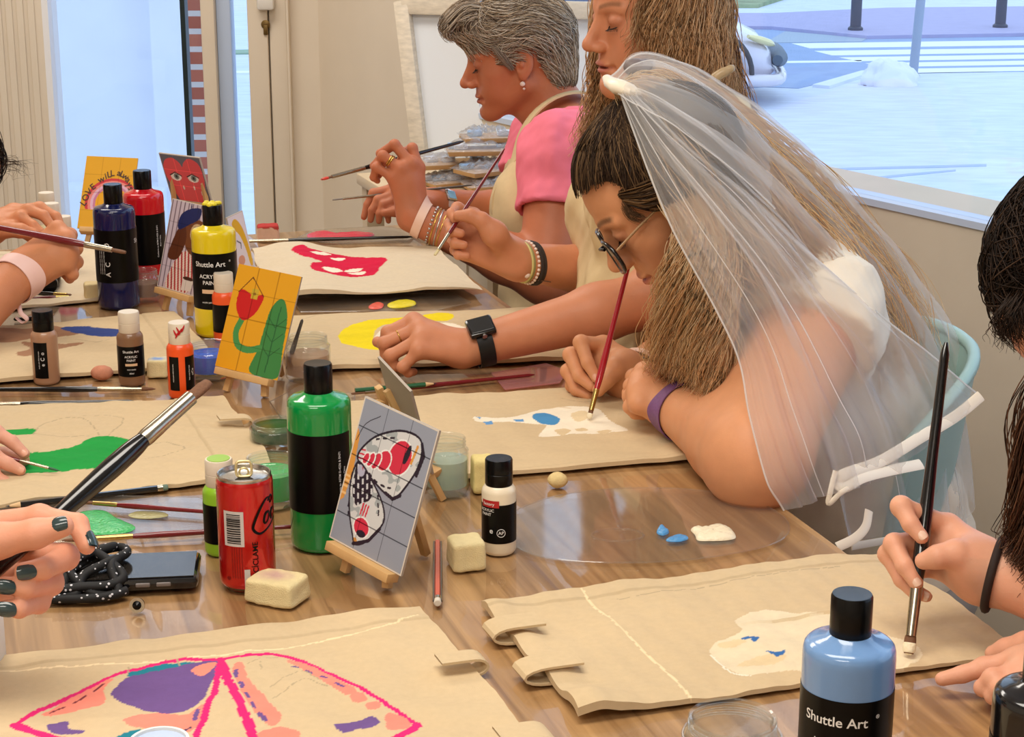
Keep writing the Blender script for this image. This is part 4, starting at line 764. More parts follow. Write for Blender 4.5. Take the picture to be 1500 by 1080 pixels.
# ================================================================ art cards on mini easels
easelm = mat('pine easel', rgb(206, 164, 108), .6, noise=.08, nscale=60, stretch=(1, 1, .2)); cardm = mat('printed card', (1, 1, 1), .35, attr=True, spec=.4); cardback = mat('card back', rgb(176, 164, 150), .7)
def card_axes(p):
    psi, lean, roll = p
    ex = np.array([math.cos(psi), math.sin(psi), 0.]); back = np.array([-ex[1], ex[0], 0.]); up = math.cos(lean)*np.array([0, 0, 1.])+math.sin(lean)*back
    n = np.cross(ex, up); e = math.cos(roll)*ex+math.sin(roll)*up; u = np.cross(n, e); return e, u, n
def fit_card(TL, TR, BR, BL, z0, w0=.1, h0=.15, lean0=.26, psi0=0., wt=40.):
    B = onz(*BL, z0); tgt = np.array([TL, TR, BR], float)
    p = np.array([psi0, lean0, 0., w0, h0])
    def res(p):
        e, u, n = card_axes(p[:3]); w, h = p[3], p[4]
        r = (proj(np.array([B+u*h, B+u*h+e*w, B+e*w]))-tgt).ravel()
        return np.concatenate([r, [(p[3]-w0)*wt*20, (p[4]-h0)*wt*20, (p[1]-lean0)*wt*.6, p[2]*wt*.8]])
    lam = 1.
    for it in range(80):
        r = res(p); J = np.array([(res(p+np.eye(5)[k]*1e-5)-r)/1e-5 for k in range(5)]).T
        dp = -np.linalg.solve(J.T@J+lam*np.diag(np.diag(J.T@J)+1e-6), J.T@r)
        if (res(p+dp)**2).sum() < (r**2).sum(): p = p+dp; lam = max(lam*.4, 1e-7)
        else: lam *= 4
    e, u, n = card_axes(p[:3]); return B, e, u, n, p[3], p[4]
def card(name, fit, label, paint, base, res=.0007, grid=(3, 4), gridcol=(.35, .33, .32), border=None, backside=False, group='printed art cards on little easels'):
    B, e, u, n, w, h = fit; nx, ny = int(w/res), int(h/res); th = .0028
    x = np.linspace(0, 1, nx); y = np.linspace(0, 1, ny); X, Y = np.meshgrid(x, y, indexing='ij')
    C_ = np.ones((nx, ny, 3))*np.array(rgb(*base))
    if paint: C_ = paint(X, Y, C_, h/w)
    if grid:
        for k in range(1, grid[0]): C_ = np.where((np.abs(X-k/grid[0])*w < .00055)[..., None], C_*np.array(gridcol), C_)
        for k in range(1, grid[1]): C_ = np.where((np.abs(Y-k/grid[1])*h < .00055)[..., None], C_*np.array(gridcol), C_)
    if border is not None: C_ = np.where((np.minimum(np.minimum(X, 1-X)*w, np.minimum(Y, 1-Y)*h) < .0014)[..., None], np.array(rgb(*border)), C_)
    P = B+X[..., None]*w*e+Y[..., None]*h*u
    t = thing('art_card', B+e*w/2, label, 'art card', group)
    front = P+n*.0
    mkmesh('card_face', front.reshape(-1, 3), grid_faces(nx, ny)[:, ::-1][:, ::-1], cardm, t, 60, C_.reshape(-1, 3))
    cb = B+e*w/2+u*h/2-n*(th/2+.0002); MB().box(cb, (w, h, th), np.array([e, u, n])).build('card_board', cardback, t, 0)
    return t
def easel(fit, label, legw=.009, back=.085, off=0., bar=True, apex=.80, width=.062, z0=TZ+.0025, tip=.0):
    B, e, u, n, w, h = fit; C0 = B+e*w/2; t = thing('mini_easel', np.array([C0[0], C0[1], TZ]), label, 'easel', 'miniature wooden easels')
    th = .0075; pl = -n*(.003+th/2+.0006)                 # legs stand just behind the board
    eh = nrm(np.array([e[0], e[1], 0])); uh = nrm(u-e*0)
    up = nrm(np.cross(n, eh)) if True else u
    up = up*np.sign(up[2]); top = C0+up*(h*apex)+pl
    kz = (C0[2]-z0)/up[2]
    def leg(name, a, b, wd=legw):
        d = nrm(b-a); s = nrm(np.cross(d, n)); nn = np.cross(s, d); MB().box((a+b)/2, (np.linalg.norm(b-a), wd, th), np.array([d, s, nn]), bev=.0008).build(name, easelm, t, 30)
    for s in (-1, 1):
        foot = C0+eh*s*width/2-up*kz+pl; leg('leg', foot, top+eh*s*.008)
    bk = top-up*.012-n*th; nb = nrm(np.array([-n[0], -n[1], 0])); fb = np.array([C0[0], C0[1], z0])+nb*(back+h*.25)
    d = nrm(fb-bk); s = eh; nn = np.cross(s, d); MB().box((bk+fb)/2, (np.linalg.norm(fb-bk), legw, th), np.array([d, nrm(s-d*(s@d)), nn]), bev=.0008).build('back_leg', easelm, t, 30)
    if bar:
        bw = max(w*.86, width*1.05); MB().box(C0-u*.0052+n*.002, (bw, .0095, .017), np.array([e, u, n]), bev=.0008).build('ledge', easelm, t, 30)
    MB().box(C0+up*h*.45+pl-n*th*.2, (width*.62, .007, th), np.array([eh, up, n]), bev=.0006).build('crossbar', easelm, t, 30)
    return t
def ell(X, Y, cx, cy, rx, ry, rot=0., asp=1.5):
    x = X-cx; y = (Y-cy)*asp; c, s = math.cos(rot), math.sin(rot); return ((x*c+y*s)/rx)**2+((-x*s+y*c)/ry)**2 < 1
def P_(C_, mask, col): return np.where(mask[..., None], np.array(rgb(*col)), C_)
def wsh(a, pts): return np.array([(x, y*a) for x, y in pts])
# --- moth card
def paint_moth(X, Y, C_, a):
    Ys = Y*a; K = (44, 36, 48); LG = (206, 208, 208); MG = (162, 170, 172); R_ = (206, 52, 74); O = (214, 150, 70)
    left = inpoly(X, Ys, wsh(a, [(0, .26), (.06, .30), (.09, .50), (.06, .74), (0, .80)])); C_ = P_(C_, left, O)
    for y in (.33, .38, .42, .45): C_ = P_(C_, (np.abs(Y-y) < .008) & (X < .07), (232, 190, 130))
    def wing(C_, outer, w=.012):
        pw_ = smoothpoly(wsh(a, outer), 70); ins = inpoly(X, Ys, pw_); C_ = P_(C_, ins, LG)
        C_ = P_(C_, ins & (vnoise(np.stack([X*6, Ys*6], -1), 5, 2.2) > .38), MG); return C_, pw_, ins
    C_, w1, i1 = wing(C_, [(.10, .60), (.16, .70), (.30, .80), (.55, .89), (.78, .90), (.86, .83), (.86, .70), (.78, .56), (.70, .47), (.60, .45), (.40, .49), (.22, .54)])
    for k, (cx, cy, rx, ry) in enumerate([(.62, .72, .135, .17), (.44, .655, .075, .10), (.345, .63, .042, .085), (.275, .622, .034, .07), (.21, .615, .03, .055)]):
        C_ = P_(C_, ell(X, Y, cx, cy, rx+.016, ry+.016, -.35, a), (232, 232, 230)); C_ = P_(C_, ell(X, Y, cx, cy, rx, ry, -.35, a), R_)
    for y in (.57, .60, .63, .66): C_ = P_(C_, (np.abs(Ys-y*a-.12*(X-.15)) < .008) & (X > .105) & (X < .18) & i1, R_)
    C_ = P_(C_, ell(X, Y, .70, .76, .03, .10, -.18, a), K); C_ = P_(C_, dline(X, Ys, wsh(a, [(.80, .84), (.77, .72)])) < .014, O)
    for p in [((.28, .765), (.31, .775)), ((.36, .79), (.40, .80)), ((.45, .815), (.49, .825)), ((.30, .53), (.33, .52)), ((.38, .505), (.42, .50)), ((.48, .495), (.52, .495)), ((.57, .50), (.60, .505))]: C_ = P_(C_, dline(X, Ys, wsh(a, p)) < .010, K)
    C_ = P_(C_, dline(X, Ys, np.vstack([w1, w1[:1]])) < .011, K); C_ = P_(C_, dline(X, Ys, wsh(a, [(.84, .87), (.90, .80), (.87, .66)])) < .018, K); C_ = P_(C_, dline(X, Ys, wsh(a, [(.74, .49), (.66, .445), (.56, .46)])) < .018, K)
    C_, w2, i2 = wing(C_, [(.12, .565), (.20, .56), (.34, .50), (.50, .42), (.60, .34), (.62, .26), (.52, .14), (.44, .075), (.34, .045), (.28, .10), (.18, .22), (.11, .36), (.09, .48)])
    body = inpoly(X, Ys, smoothpoly(wsh(a, [(.12, .555), (.22, .56), (.34, .50), (.40, .43), (.38, .36), (.30, .325), (.24, .29), (.16, .34), (.12, .44)]), 40)); C_ = P_(C_, body, K)
    dots = ((np.abs(((X*.95+Ys*.32)*17) % 1-.5) < .2) & (np.abs(((Ys*.95-X*.32)*11+np.floor((X*.95+Ys*.32)*17)*.5) % 1-.5) < .3)); C_ = P_(C_, body & dots, (206, 208, 212))
    C_ = P_(C_, ell(X, Y, .19, .525, .05, .06, .3, a), (176, 176, 196)); C_ = P_(C_, ell(X, Y, .20, .55, .008, .03, .3, a), (180, 60, 70))
    for x in (.32, .355, .39): C_ = P_(C_, dline(X, Ys, wsh(a, [(x+.005, .325), (x-.005, .25)])) < .009, R_)
    C_ = P_(C_, ell(X, Y, .37, .17, .115, .10, -.2, a), (232, 232, 230)); C_ = P_(C_, ell(X, Y, .37, .17, .10, .085, -.2, a), R_); C_ = P_(C_, ell(X, Y, .385, .128, .06, .035, .1, a), K); C_ = P_(C_, ell(X, Y, .33, .065, .03, .03, 0, a), O)
    for p in [((.50, .37), (.515, .35)), ((.53, .33), (.54, .30)), ((.47, .42), (.49, .40)), ((.17, .20), (.16, .225)), ((.14, .26), (.135, .29))]: C_ = P_(C_, dline(X, Ys, wsh(a, p)) < .009, K)
    C_ = P_(C_, dline(X, Ys, np.vstack([w2, w2[:1]])) < .010, K); C_ = P_(C_, dline(X, Ys, wsh(a, [(.60, .22), (.50, .11), (.32, .04)])) < .017, K)
    C_ = P_(C_, dline(X, Ys, spline(wsh(a, [(.03, .70), (.10, .83), (.26, .92)]), 12)) < .004, K); return C_
fm = fit_card((535, 587), (643, 629), (588, 846), (482, 787), TZ+.033, .105, .16, .25, -.7)
card('moth', fm, 'blue grey art card with red, black and grey moth wings on a little easel', paint_moth, (146, 152, 166), .0006, (3, 5), (.2, .2, .22), (214, 204, 190)); easel(fm, 'little wooden easel under the blue grey moth card', apex=.85, back=.05)
# --- orange card: plain stand-in with a red tulip shaped cup and a plain leaf
def paint_tea(X, Y, C_, a):
    Ys = Y*a; C_ = P_(C_, inpoly(X, Ys, smoothpoly(wsh(a, [(.55, .02), (.98, .02), (.97, .30), (.93, .60), (.80, .76), (.66, .66), (.62, .45), (.60, .25)]), 50)), (62, 128, 66))
    C_ = P_(C_, dline(X, Ys, wsh(a, [(.78, .05), (.80, .68)])) < .008, (40, 92, 50))
    for y in (.2, .34, .48): C_ = P_(C_, (dline(X, Ys, wsh(a, [(.78, y), (.92, y+.10)])) < .006) | (dline(X, Ys, wsh(a, [(.78, y), (.65, y+.08)])) < .006), (40, 92, 50))
    C_ = P_(C_, dline(X, Ys, spline(wsh(a, [(.25, .50), (.20, .36), (.28, .24), (.46, .22), (.62, .26)]), 20)) < .045, (70, 140, 74))
    C_ = P_(C_, inpoly(X, Ys, smoothpoly(wsh(a, [(.10, .72), (.16, .77), (.36, .73), (.48, .76), (.50, .70), (.42, .56), (.26, .48), (.12, .58)]), 40)), (196, 30, 30))
    C_ = P_(C_, inpoly(X, Ys, wsh(a, [(.30, .70), (.41, .70), (.41, .80), (.30, .80)])), (196, 164, 50)); C_ = P_(C_, ell(X, Y, .355, .75, .02, .02, 0, a), (150, 110, 40))
    C_ = P_(C_, dline(X, Ys, wsh(a, [(.10, .74), (.27, .90), (.50, .74)])) < .006, (90, 40, 20)); return C_
ff = fit_card((350, 389), (441, 408), (407, 556), (315, 536), TZ+.032, .1, .15, .25, -.35)
card('tea', ff, 'orange art card with a red cup and green leaf on a little easel', paint_tea, (222, 158, 30), .0008, (3, 4), (.6, .55, .45), None); easel(ff, 'little wooden easel under the orange card with the red cup', apex=.85, back=.05)
# --- dog card
def paint_dog(X, Y, C_, a):
    Ys = Y*a; C_ = np.where((np.sin(X*62) > .55)[..., None], np.array(rgb(130, 110, 122)), C_); B1 = (116, 66, 36); B2 = (92, 48, 28)
    sh = inpoly(X, Ys, smoothpoly(wsh(a, [(.20, .02), (.75, .02), (.85, .30), (.70, .46), (.46, .44), (.30, .30)]), 30)); C_ = P_(C_, sh, (226, 206, 196)); C_ = P_(C_, sh & (np.sin((X+.25*Ys)*75) > .15), (168, 44, 48))
    C_ = P_(C_, inpoly(X, Ys, smoothpoly(wsh(a, [(.36, .74), (.58, .82), (.88, .80), (.92, .60), (.86, .42), (.66, .44), (.50, .52)]), 40)), B1)
    C_ = P_(C_, inpoly(X, Ys, smoothpoly(wsh(a, [(.28, .70), (.44, .72), (.50, .56), (.38, .36), (.16, .34), (.14, .44)]), 40)), B2)
    C_ = P_(C_, ell(X, Y, .72, .68, .15, .15, 0, a), (206, 172, 130)); C_ = P_(C_, ell(X, Y, .72, .68, .105, .105, 0, a), (66, 32, 22))
    C_ = P_(C_, inpoly(X, Ys, smoothpoly(wsh(a, [(.24, .74), (.30, .86), (.52, .94), (.74, .95), (.72, .84), (.50, .75), (.30, .68)]), 40)), (34, 40, 92)); C_ = P_(C_, dline(X, Ys, wsh(a, [(.50, .93), (.49, .985)])) < .012, (34, 40, 92))
    C_ = P_(C_, inpoly(X, Ys, wsh(a, [(.58, .03), (.82, .04), (.84, .17), (.58, .17)])), (216, 204, 198)); C_ = P_(C_, ell(X, Y, .71, .17, .13, .03, 0, a), (70, 40, 30)); return C_
fd = fit_card((250, 293), (314, 308), (287, 432), (230, 419), TZ+.036, .1, .15, .25, -.35)
card('dog', fd, 'striped art card of a brown dog in a navy beret behind the yellow bottle', paint_dog, (200, 184, 196), .0009, (3, 4), (.6, .58, .6), (214, 204, 196)); easel(fd, 'little wooden easel under the striped dog card', apex=.85, back=.05)
# --- heart card
def paint_heart(X, Y, C_, a):
    Ys = Y*a; RD = (228, 84, 92)
    C_ = P_(C_, inpoly(X, Ys, smoothpoly(wsh(a, [(.02, .66), (.10, .86), (.30, .93), (.45, .84), (.50, .75), (.56, .85), (.72, .95), (.92, .86), (.97, .60), (.93, .34), (.82, .10), (.70, -.10), (.30, -.10), (.08, .36)]), 70)), RD)
    for cx in (.28, .70):
        C_ = P_(C_, ell(X, Y, cx, .52, .13, .085, 0, a), (238, 232, 226)); C_ = P_(C_, ell(X, Y, cx+.01, .53, .065, .07, 0, a), (120, 136, 134)); C_ = P_(C_, ell(X, Y, cx+.01, .53, .03, .035, 0, a), (40, 40, 44)); C_ = P_(C_, dline(X, Ys, wsh(a, [(cx-.14, .55), (cx, .62), (cx+.14, .55)])) < .012, (40, 34, 40))
    for x, y in ((.40, .30), (.66, .32), (.87, .40), (.82, .22)): C_ = P_(C_, ell(X, Y, x, y, .02, .05, 0, a), (222, 206, 196))
    return C_
fh = fit_card((234, 239), (290, 225), (313, 306), (252, 292), TZ+.125, .085, .10, .2, 0)
th = card('heart', fh, 'slate art card of a pink heart with two eyes above the dog card', paint_heart, (104, 106, 122), .0008, (3, 3), (1.6, 1.5, 1.5), (196, 190, 184))
B, e, u, n, w, h = fh; m = MB(); C0 = B+e*w/2
t = thing('mini_easel', (C0[0], C0[1], TZ), 'taller wooden easel holding up the pink heart card behind the red bottle', 'easel', 'miniature wooden easels')
for s in (-1, 1):
    a_ = C0+e*s*.03-n*.008+u*.06; b_ = np.array([C0[0]+e[0]*s*.045, C0[1]+e[1]*s*.045, TZ+.003])-n*np.array([1, 1, 0])*.012; MB().tube([a_, b_], .0045, 4).build('leg', easelm, t, 20)
a_ = C0-n*.01+u*.06; MB().tube([a_, np.array([a_[0]-n[0]*.10, a_[1]-n[1]*.10, TZ+.003])], .0045, 4).build('back_leg', easelm, t, 20); MB().box(C0-u*.004+n*.002, (w*.8, .007, .016), np.array([e, u, n]), bev=.0008).build('ledge', easelm, t, 30)
# --- love card
def paint_love(X, Y, C_, a):
    Ys = Y*a
    for r_, c_ in ((.52, (196, 56, 60)), (.465, (222, 130, 120)), (.415, (214, 170, 190)), (.365, (190, 120, 150)), (.32, (222, 158, 30))):
        d = np.hypot((X-.60)*1.0, Ys-.36*a); C_ = P_(C_, (d < r_) & (Ys > .26*a), c_)
    return C_
fl = fit_card((129, 231), (199, 234), (189, 338), (113, 334), TZ+.035, .1, .15, .25, .05)
tl = card('love', fl, 'mustard art card with a rainbow and hand lettered words at the far left', paint_love, (216, 158, 36), .001, (3, 4), (.75, .72, .65), None); easel(fl, 'little wooden easel under the mustard rainbow card', apex=.85, back=.05)
B, e, u, n, w, h = fl
for ch, x, y, rot in [('L', .06, .34, 1.0), ('O', .09, .42, .95), ('V', .14, .50, .85), ('E', .20, .57, .75), ('w', .34, .68, .45), ('i', .42, .725, .35), ('L', .48, .75, .25), ('L', .54, .77, .15), ('a', .67, .78, -.1), ('L', .73, .765, -.3), ('w', .80, .735, -.5), ('a', .86, .69, -.7), ('y', .90, .63, -.9), ('s', .93, .575, -1.1), ('w', .95, .47, -1.4), ('i', .955, .41, -1.5), ('n', .955, .35, -1.55)]:
    V, Fc = textmesh(ch, .017); c_, s_ = math.cos(rot), math.sin(rot)
    q = B+e*(x*w)+u*(y*h); P = q+(V[:, 0:1]*c_-V[:, 1:2]*s_)*e+(V[:, 0:1]*s_+V[:, 1:2]*c_)*u+n*.0006; mkmesh('hand_lettering', P, Fc, mat('brown lettering', rgb(70, 44, 30), .6), tl, 0)
# --- banana card and the card turned away
def paint_ban(X, Y, C_, a):
    Ys = Y*a; C_ = P_(C_, inpoly(X, Ys, smoothpoly(wsh(a, [(.20, .86), (.45, .92), (.75, .74), (.92, .40), (.96, .06), (.80, .06), (.72, .34), (.52, .62), (.30, .74)]), 40)), (222, 172, 40)); C_ = P_(C_, ell(X, Y, .35, .2, .2, .14, 0, a), (216, 150, 120)); C_ = P_(C_, dline(X, Ys, wsh(a, [(.3, .55), (.5, .48), (.45, .40)])) < .02, (60, 60, 70)); return C_
fb = fit_card((334, 324), (354, 308), (374, 391), (350, 402), TZ+.03, .06, .12, .2, .9, 20.)
card('banana', fb, 'white art card with a yellow curved shape right of the yellow bottle', paint_ban, (226, 216, 220), .001, None, border=(200, 190, 180)); easel(fb, 'little wooden easel behind the white card with the yellow shape', apex=.8, back=.03, width=.03)
fg = fit_card((604, 569), (557, 525), (590, 640), (636, 694), TZ+.033, .075, .15, .3, 2.6, 15.)
card('back', fg, 'art card turned away showing its plain grey back behind the moth card', None, (200, 190, 176), .002, None); easel(fg, 'little wooden easel seen from behind holding the turned away card', apex=.7, back=.04)
# ================================================================ figures: one smooth skin grown from blended rounded forms
class Prims:
    def __init__(s): s.L = []
    def cone(s, a, b, r1, r2, k=.01, op=1): s.L.append(('c', np.asarray(a, float), np.asarray(b, float), r1, r2, k, op)); return s
    def ell(s, c, r, R=None, k=.01, op=1): s.L.append(('e', np.asarray(c, float), np.asarray(r, float), np.eye(3) if R is None else np.asarray(R, float), 0, k, op)); return s
    def chain(s, P, R, k=.004, k0=None):
        for i in range(len(P)-1): s.cone(P[i], P[i+1], R[i], R[i+1], k0 if (i == 0 and k0 is not None) else k)
        return s
    def extend(s, o): s.L += o.L; return s
    def bbox(s, q):
        if q[0] == 'c': r = max(q[3], q[4]); return np.minimum(q[1], q[2])-r, np.maximum(q[1], q[2])+r
        e = np.sqrt(((q[3].T*q[2])**2).sum(1)); return q[1]-e, q[1]+e      # rows of R are axes
    def bounds(s):
        b = [s.bbox(q) for q in s.L if q[6] > 0]; return np.min([x[0] for x in b], 0), np.max([x[1] for x in b], 0)
def sd(q, P):
    if q[0] == 'c':
        a, b = q[1], q[2]; ba = b-a; pa = P-a; t = np.clip((pa@ba)/(ba@ba+1e-12), 0, 1)
        return np.linalg.norm(pa-t[..., None]*ba, axis=-1)-(q[3]+(q[4]-q[3])*t)
    L_ = (P-q[1])@q[3].T; k0 = np.linalg.norm(L_/q[2], axis=-1); k1 = np.linalg.norm(L_/q[2]**2, axis=-1)+1e-9
    return k0*(k0-1)/k1
def evaluate(pr, lo, hi, vox, infl=0.):
    n = np.ceil((hi-lo)/vox).astype(int)+1; ax = [lo[i]+vox*np.arange(n[i]) for i in range(3)]
    Fd = np.full(n, .06, np.float64)
    for q in pr.L:
        b0, b1 = pr.bbox(q); m = q[5]+4*vox+abs(infl)+.002
        i0 = np.clip(np.floor((b0-m-lo)/vox).astype(int), 0, n); i1 = np.clip(np.ceil((b1+m-lo)/vox).astype(int)+1, 0, n)
        if np.any(i1 <= i0): continue
        sl = tuple(slice(i0[k], i1[k]) for k in range(3))
        P = np.stack(np.meshgrid(*[ax[k][sl[k]] for k in range(3)], indexing='ij'), -1); d = sd(q, P); cur = Fd[sl]; k = q[5]
        if q[6] > 0:
            h = np.clip(.5+.5*(cur-d)/k, 0, 1); Fd[sl] = cur*(1-h)+d*h-k*h*(1-h)
        else:
            h = np.clip(.5-.5*(cur+d)/k, 0, 1); Fd[sl] = cur*(1-h)-d*h+k*h*(1-h)
    return Fd-infl, ax
def nets(Fd, lo, vox):
    I = Fd < 0; n = np.array(Fd.shape)
    c = sum(I[i:n[0]-1+i, j:n[1]-1+j, k:n[2]-1+k].astype(np.int8) for i in (0, 1) for j in (0, 1) for k in (0, 1))
    cells = np.argwhere((c > 0) & (c < 8))
    if len(cells) == 0: return np.zeros((0, 3)), np.zeros((0, 4), int)
    idm = np.full(n-1, -1, np.int64); idm[tuple(cells.T)] = np.arange(len(cells))
    offs = np.array([[i, j, k] for i in (0, 1) for j in (0, 1) for k in (0, 1)])
    val = np.stack([Fd[tuple((cells+o).T)] for o in offs], 1)
    acc = np.zeros((len(cells), 3)); cnt = np.zeros(len(cells))
    for a in range(8):
        for b in range(a+1, 8):
            if np.abs(offs[a]-offs[b]).sum() != 1: continue
            m = (val[:, a] < 0) != (val[:, b] < 0); t = val[m, a]/(val[m, a]-val[m, b]); acc[m] += offs[a]+t[:, None]*(offs[b]-offs[a]); cnt[m] += 1
    V = lo+vox*(cells+acc/cnt[:, None]); Q = []
    for ax in range(3):
        sl0 = [slice(1, -1)]*3; sl1 = [slice(1, -1)]*3; sl0[ax] = slice(0, -1); sl1[ax] = slice(1, None)
        A, B = I[tuple(sl0)], I[tuple(sl1)]; e = np.argwhere(A != B)
        if len(e) == 0: continue
        s = A[tuple(e.T)]; base = e.copy()
        for k in range(3):
            if k != ax: base[:, k] += 1
        u, v = (ax+1) % 3, (ax+2) % 3; q = []
        for du, dv in ((1, 1), (0, 1), (0, 0), (1, 0)):
            cc = base.copy(); cc[:, u] -= du; cc[:, v] -= dv; q.append(idm[tuple(cc.T)])
        q = np.stack(q, 1); q[~s] = q[~s][:, ::-1]; Q.append(q)
    Q = np.concatenate(Q); Q = Q[(Q >= 0).all(1)]; return V, Q
def grow(pr, vox, fine=(), infl=0., post=None, box=None):
    """fine: list of (lo, hi, voxel) boxes meshed closer; the coarse skin is left out inside them"""
    lo, hi = pr.bounds() if box is None else box
    if box is None: lo = lo-abs(infl)-4*vox-.02; hi = hi+abs(infl)+4*vox+.02
    Vs, Qs, n = [], [], 0
    for g, (l, h, vx) in enumerate([(lo, hi, vox)]+list(fine)):
        l = np.asarray(l, float); h = np.asarray(h, float); Fd, ax = evaluate(pr, l, h, vx, infl)
        if post is not None: Fd = post(Fd, np.stack(np.meshgrid(*ax, indexing='ij'), -1))
        V, Q = nets(Fd, l, vx)
        if len(V) == 0: continue
        if g == 0:
            for (l2, h2, v2) in fine:
                ins = np.all((V > np.asarray(l2)+vox*.9) & (V < np.asarray(h2)-vox*.9), 1); Q = Q[~ins[Q].all(1)]
        else:
            for gg, (l2, h2, v2) in enumerate(fine):
                if gg < g-1: ins = np.all((V > np.asarray(l2)+vx) & (V < np.asarray(h2)-vx), 1); Q = Q[~ins[Q].all(1)]
        used = np.unique(Q); mp = np.full(len(V), -1); mp[used] = np.arange(len(used)); Vs.append(V[used]); Qs.append(mp[Q]+n); n += len(used)
    return np.concatenate(Vs), np.concatenate(Qs)
def val(pr, P):
    cur = np.full(P.shape[:-1], .5)
    for q in pr.L:
        d = sd(q, P); h = np.clip(.5+.5*(cur-d)/q[5], 0, 1)
        if q[6] > 0: cur = cur*(1-h)+d*h-q[5]*h*(1-h)
    return cur
def push(pr, P, off, it=6):
    P = np.array(P, float)
    for _ in range(it):
        d = val(pr, P)-off; g = np.stack([val(pr, P+np.eye(3)[i]*1e-3)-val(pr, P-np.eye(3)[i]*1e-3) for i in range(3)], -1); g /= np.linalg.norm(g, axis=-1, keepdims=True)+1e-9; P = P-g*d[..., None]
    return P
def boxaround(P, m): P = np.asarray(P); return P.min(0)-m, P.max(0)+m
# ---------------------------------------------------------------- head
class Head:
    def __init__(s, O, fwd, up, scale=1.):
        s.O = np.asarray(O, float); f = nrm(fwd); u = nrm(np.asarray(up, float)-f*(f@np.asarray(up, float))); s.R = np.array([f, np.cross(u, f), u]); s.s = scale   # rows: forward, left, up
    def w(s, p): return s.O+s.s*(np.asarray(p, float)@s.R)
    def l(s, P): return ((np.asarray(P)-s.O)@s.R.T)/s.s
def add_head(pr, H, nose=1., ears=True, chin=1., cheek=1., smile=0.):
    w, S_ = H.w, H.s
    def E(c, r, k, op=1, R=None): pr.ell(w(c), np.array(r)*S_, H.R if R is None else R@H.R, k*S_, op)
    def C(a, b, r1, r2, k): pr.cone(w(a), w(b), r1*S_, r2*S_, k*S_)
    E((-.012, 0, .040), (.098, .076, .088), .01); E((.036, 0, .048), (.058, .061, .058), .03); E((.040, 0, -.022), (.050, .056, .064), .03)
    for y in (1, -1):
        C((.0, y*.050, -.040), (.068, y*.014, -.088), .020, .015, .025); E((.052, y*.041, -.010), (.026*cheek, .022*cheek, .022*cheek), .02)
        E((.058, y*.034, -.040), (.022, .018, .024), .02)
    E((.080, 0, -.089), (.018*chin, .02, .017), .018)
    E((.074, 0, -.056), (.021, .034, .03), .016)
    for y in (1, -1): C((.092, y*.011, .030), (.076, y*.047, .031), .0075, .0065, .012)
    for y in (1, -1): E((.101, y*.032, .013), (.013, .019, .0115), .014, -1)
    C((.083, 0, .030), (.090, 0, -.022), .0105, .012, .006)
    C((.091, 0, .022), (.091+.021*nose, 0, -.018), .0066, .0085, .012); E((.091+.0205*nose, 0, -.0235), (.0115, .0105, .0095), .007)
    for y in (1, -1): E((.098+.004*nose, y*.0115, -.0275), (.0105, .0068, .0075), .006)
    for y in (1, -1): E((.105+.003*nose, y*.006, -.0345), (.005, .0035, .003), .003, -1)
    for y in (1, -1):
        E((.0775, y*.031, .0115), (.0135, .0155, .0125), .003); E((.080, y*.0315, .0145), (.0125, .0165, .0085), .004)
    C((.0925, 0, -.040), (.0935, 0, -.048), .003, .004, .008)
    E((.0935, 0, -.0525), (.0085, .0225, .0052), .004); E((.0915, 0, -.0632), (.0092, .0185, .0062), .004)
    E((.1015, 0, -.0578), (.0115, .0235, .0016), .003, -1); E((.095, 0, -.0735), (.006, .02, .004), .006, -1)
    for y in (1, -1): E((.089, y*.026, -.058), (.006, .005, .0045), .006, -1)
    if ears:
        for y in (1, -1):
            a = math.radians(14); Re = np.array([[math.cos(a), 0, math.sin(a)], [0, 1, 0], [-math.sin(a), 0, math.cos(a)]])
            E((-.008, y*.0765, .004), (.0185, .0085, .031), .004, 1, Re); E((.0, y*.073, -.022), (.009, .007, .011), .006)
            E((-.004, y*.0855, .006), (.0105, .0055, .021), .004, -1, Re); E((-.002, y*.082, .002), (.005, .004, .008), .003, 1, Re); E((.006, y*.084, -.006), (.0045, .006, .006), .003, -1)
def neck(pr, H, base, r0=.052, r1=.058, k=.025):
    pr.cone(H.w((-.028, 0, -.035)), base, r0*H.s, r1*H.s, k)
    pr.cone(H.w((.018, 0, -.075)), np.asarray(base)+H.R[0]*np.array([1, 1, 0])*.025, .030*H.s, .036*H.s, k)
def paint_face(V, C_, H, lip=(196, 112, 100), brow=(96, 68, 50), lash=True, skin=None, blush=(206, 128, 100), browz=0.):
    L_ = H.l(V); x, y, z = L_[:, 0], L_[:, 1], L_[:, 2]; ay = np.abs(y)
    near = (np.abs(L_) < .16).all(1)
    def mixc(w, col):
        nonlocal C_
        w = np.clip(w, 0, 1)*near; C_ = C_*(1-w[:, None])+np.array(rgb(*col))*w[:, None]
    mixc(.45*np.exp(-((x-.062)/.03)**2-((ay-.045)/.02)**2-((z+.022)/.024)**2), blush)
    mixc(.3*np.exp(-((x-.112)/.02)**2-(y/.014)**2-((z+.024)/.012)**2), blush)
    li = (x > .078)*np.clip(1.6*(1-((y/.0245)**2+((z+.0578)/.0118)**2)), 0, 1); mixc(.85*li, lip)
    mixc((x > .085)*np.exp(-((z+.0578)/.0014)**2)*(ay < .021)*.6, (120, 56, 50))
    bz = .0335+browz+.006*np.sin(np.clip((ay-.012)/.04, 0, 1)*2.2); mixc(.8*(x > .045)*np.clip(1.5-np.abs(z-bz)/.0032, 0, 1)*np.clip((ay-.010)/.004, 0, 1)*np.clip((.054-ay)/.006, 0, 1), brow)
    d = np.hypot(x-.0775, ay-.031); mixc(.3*np.exp(-((z-.012)/.012)**2)*(d < .02), (170, 104, 84))
    return C_
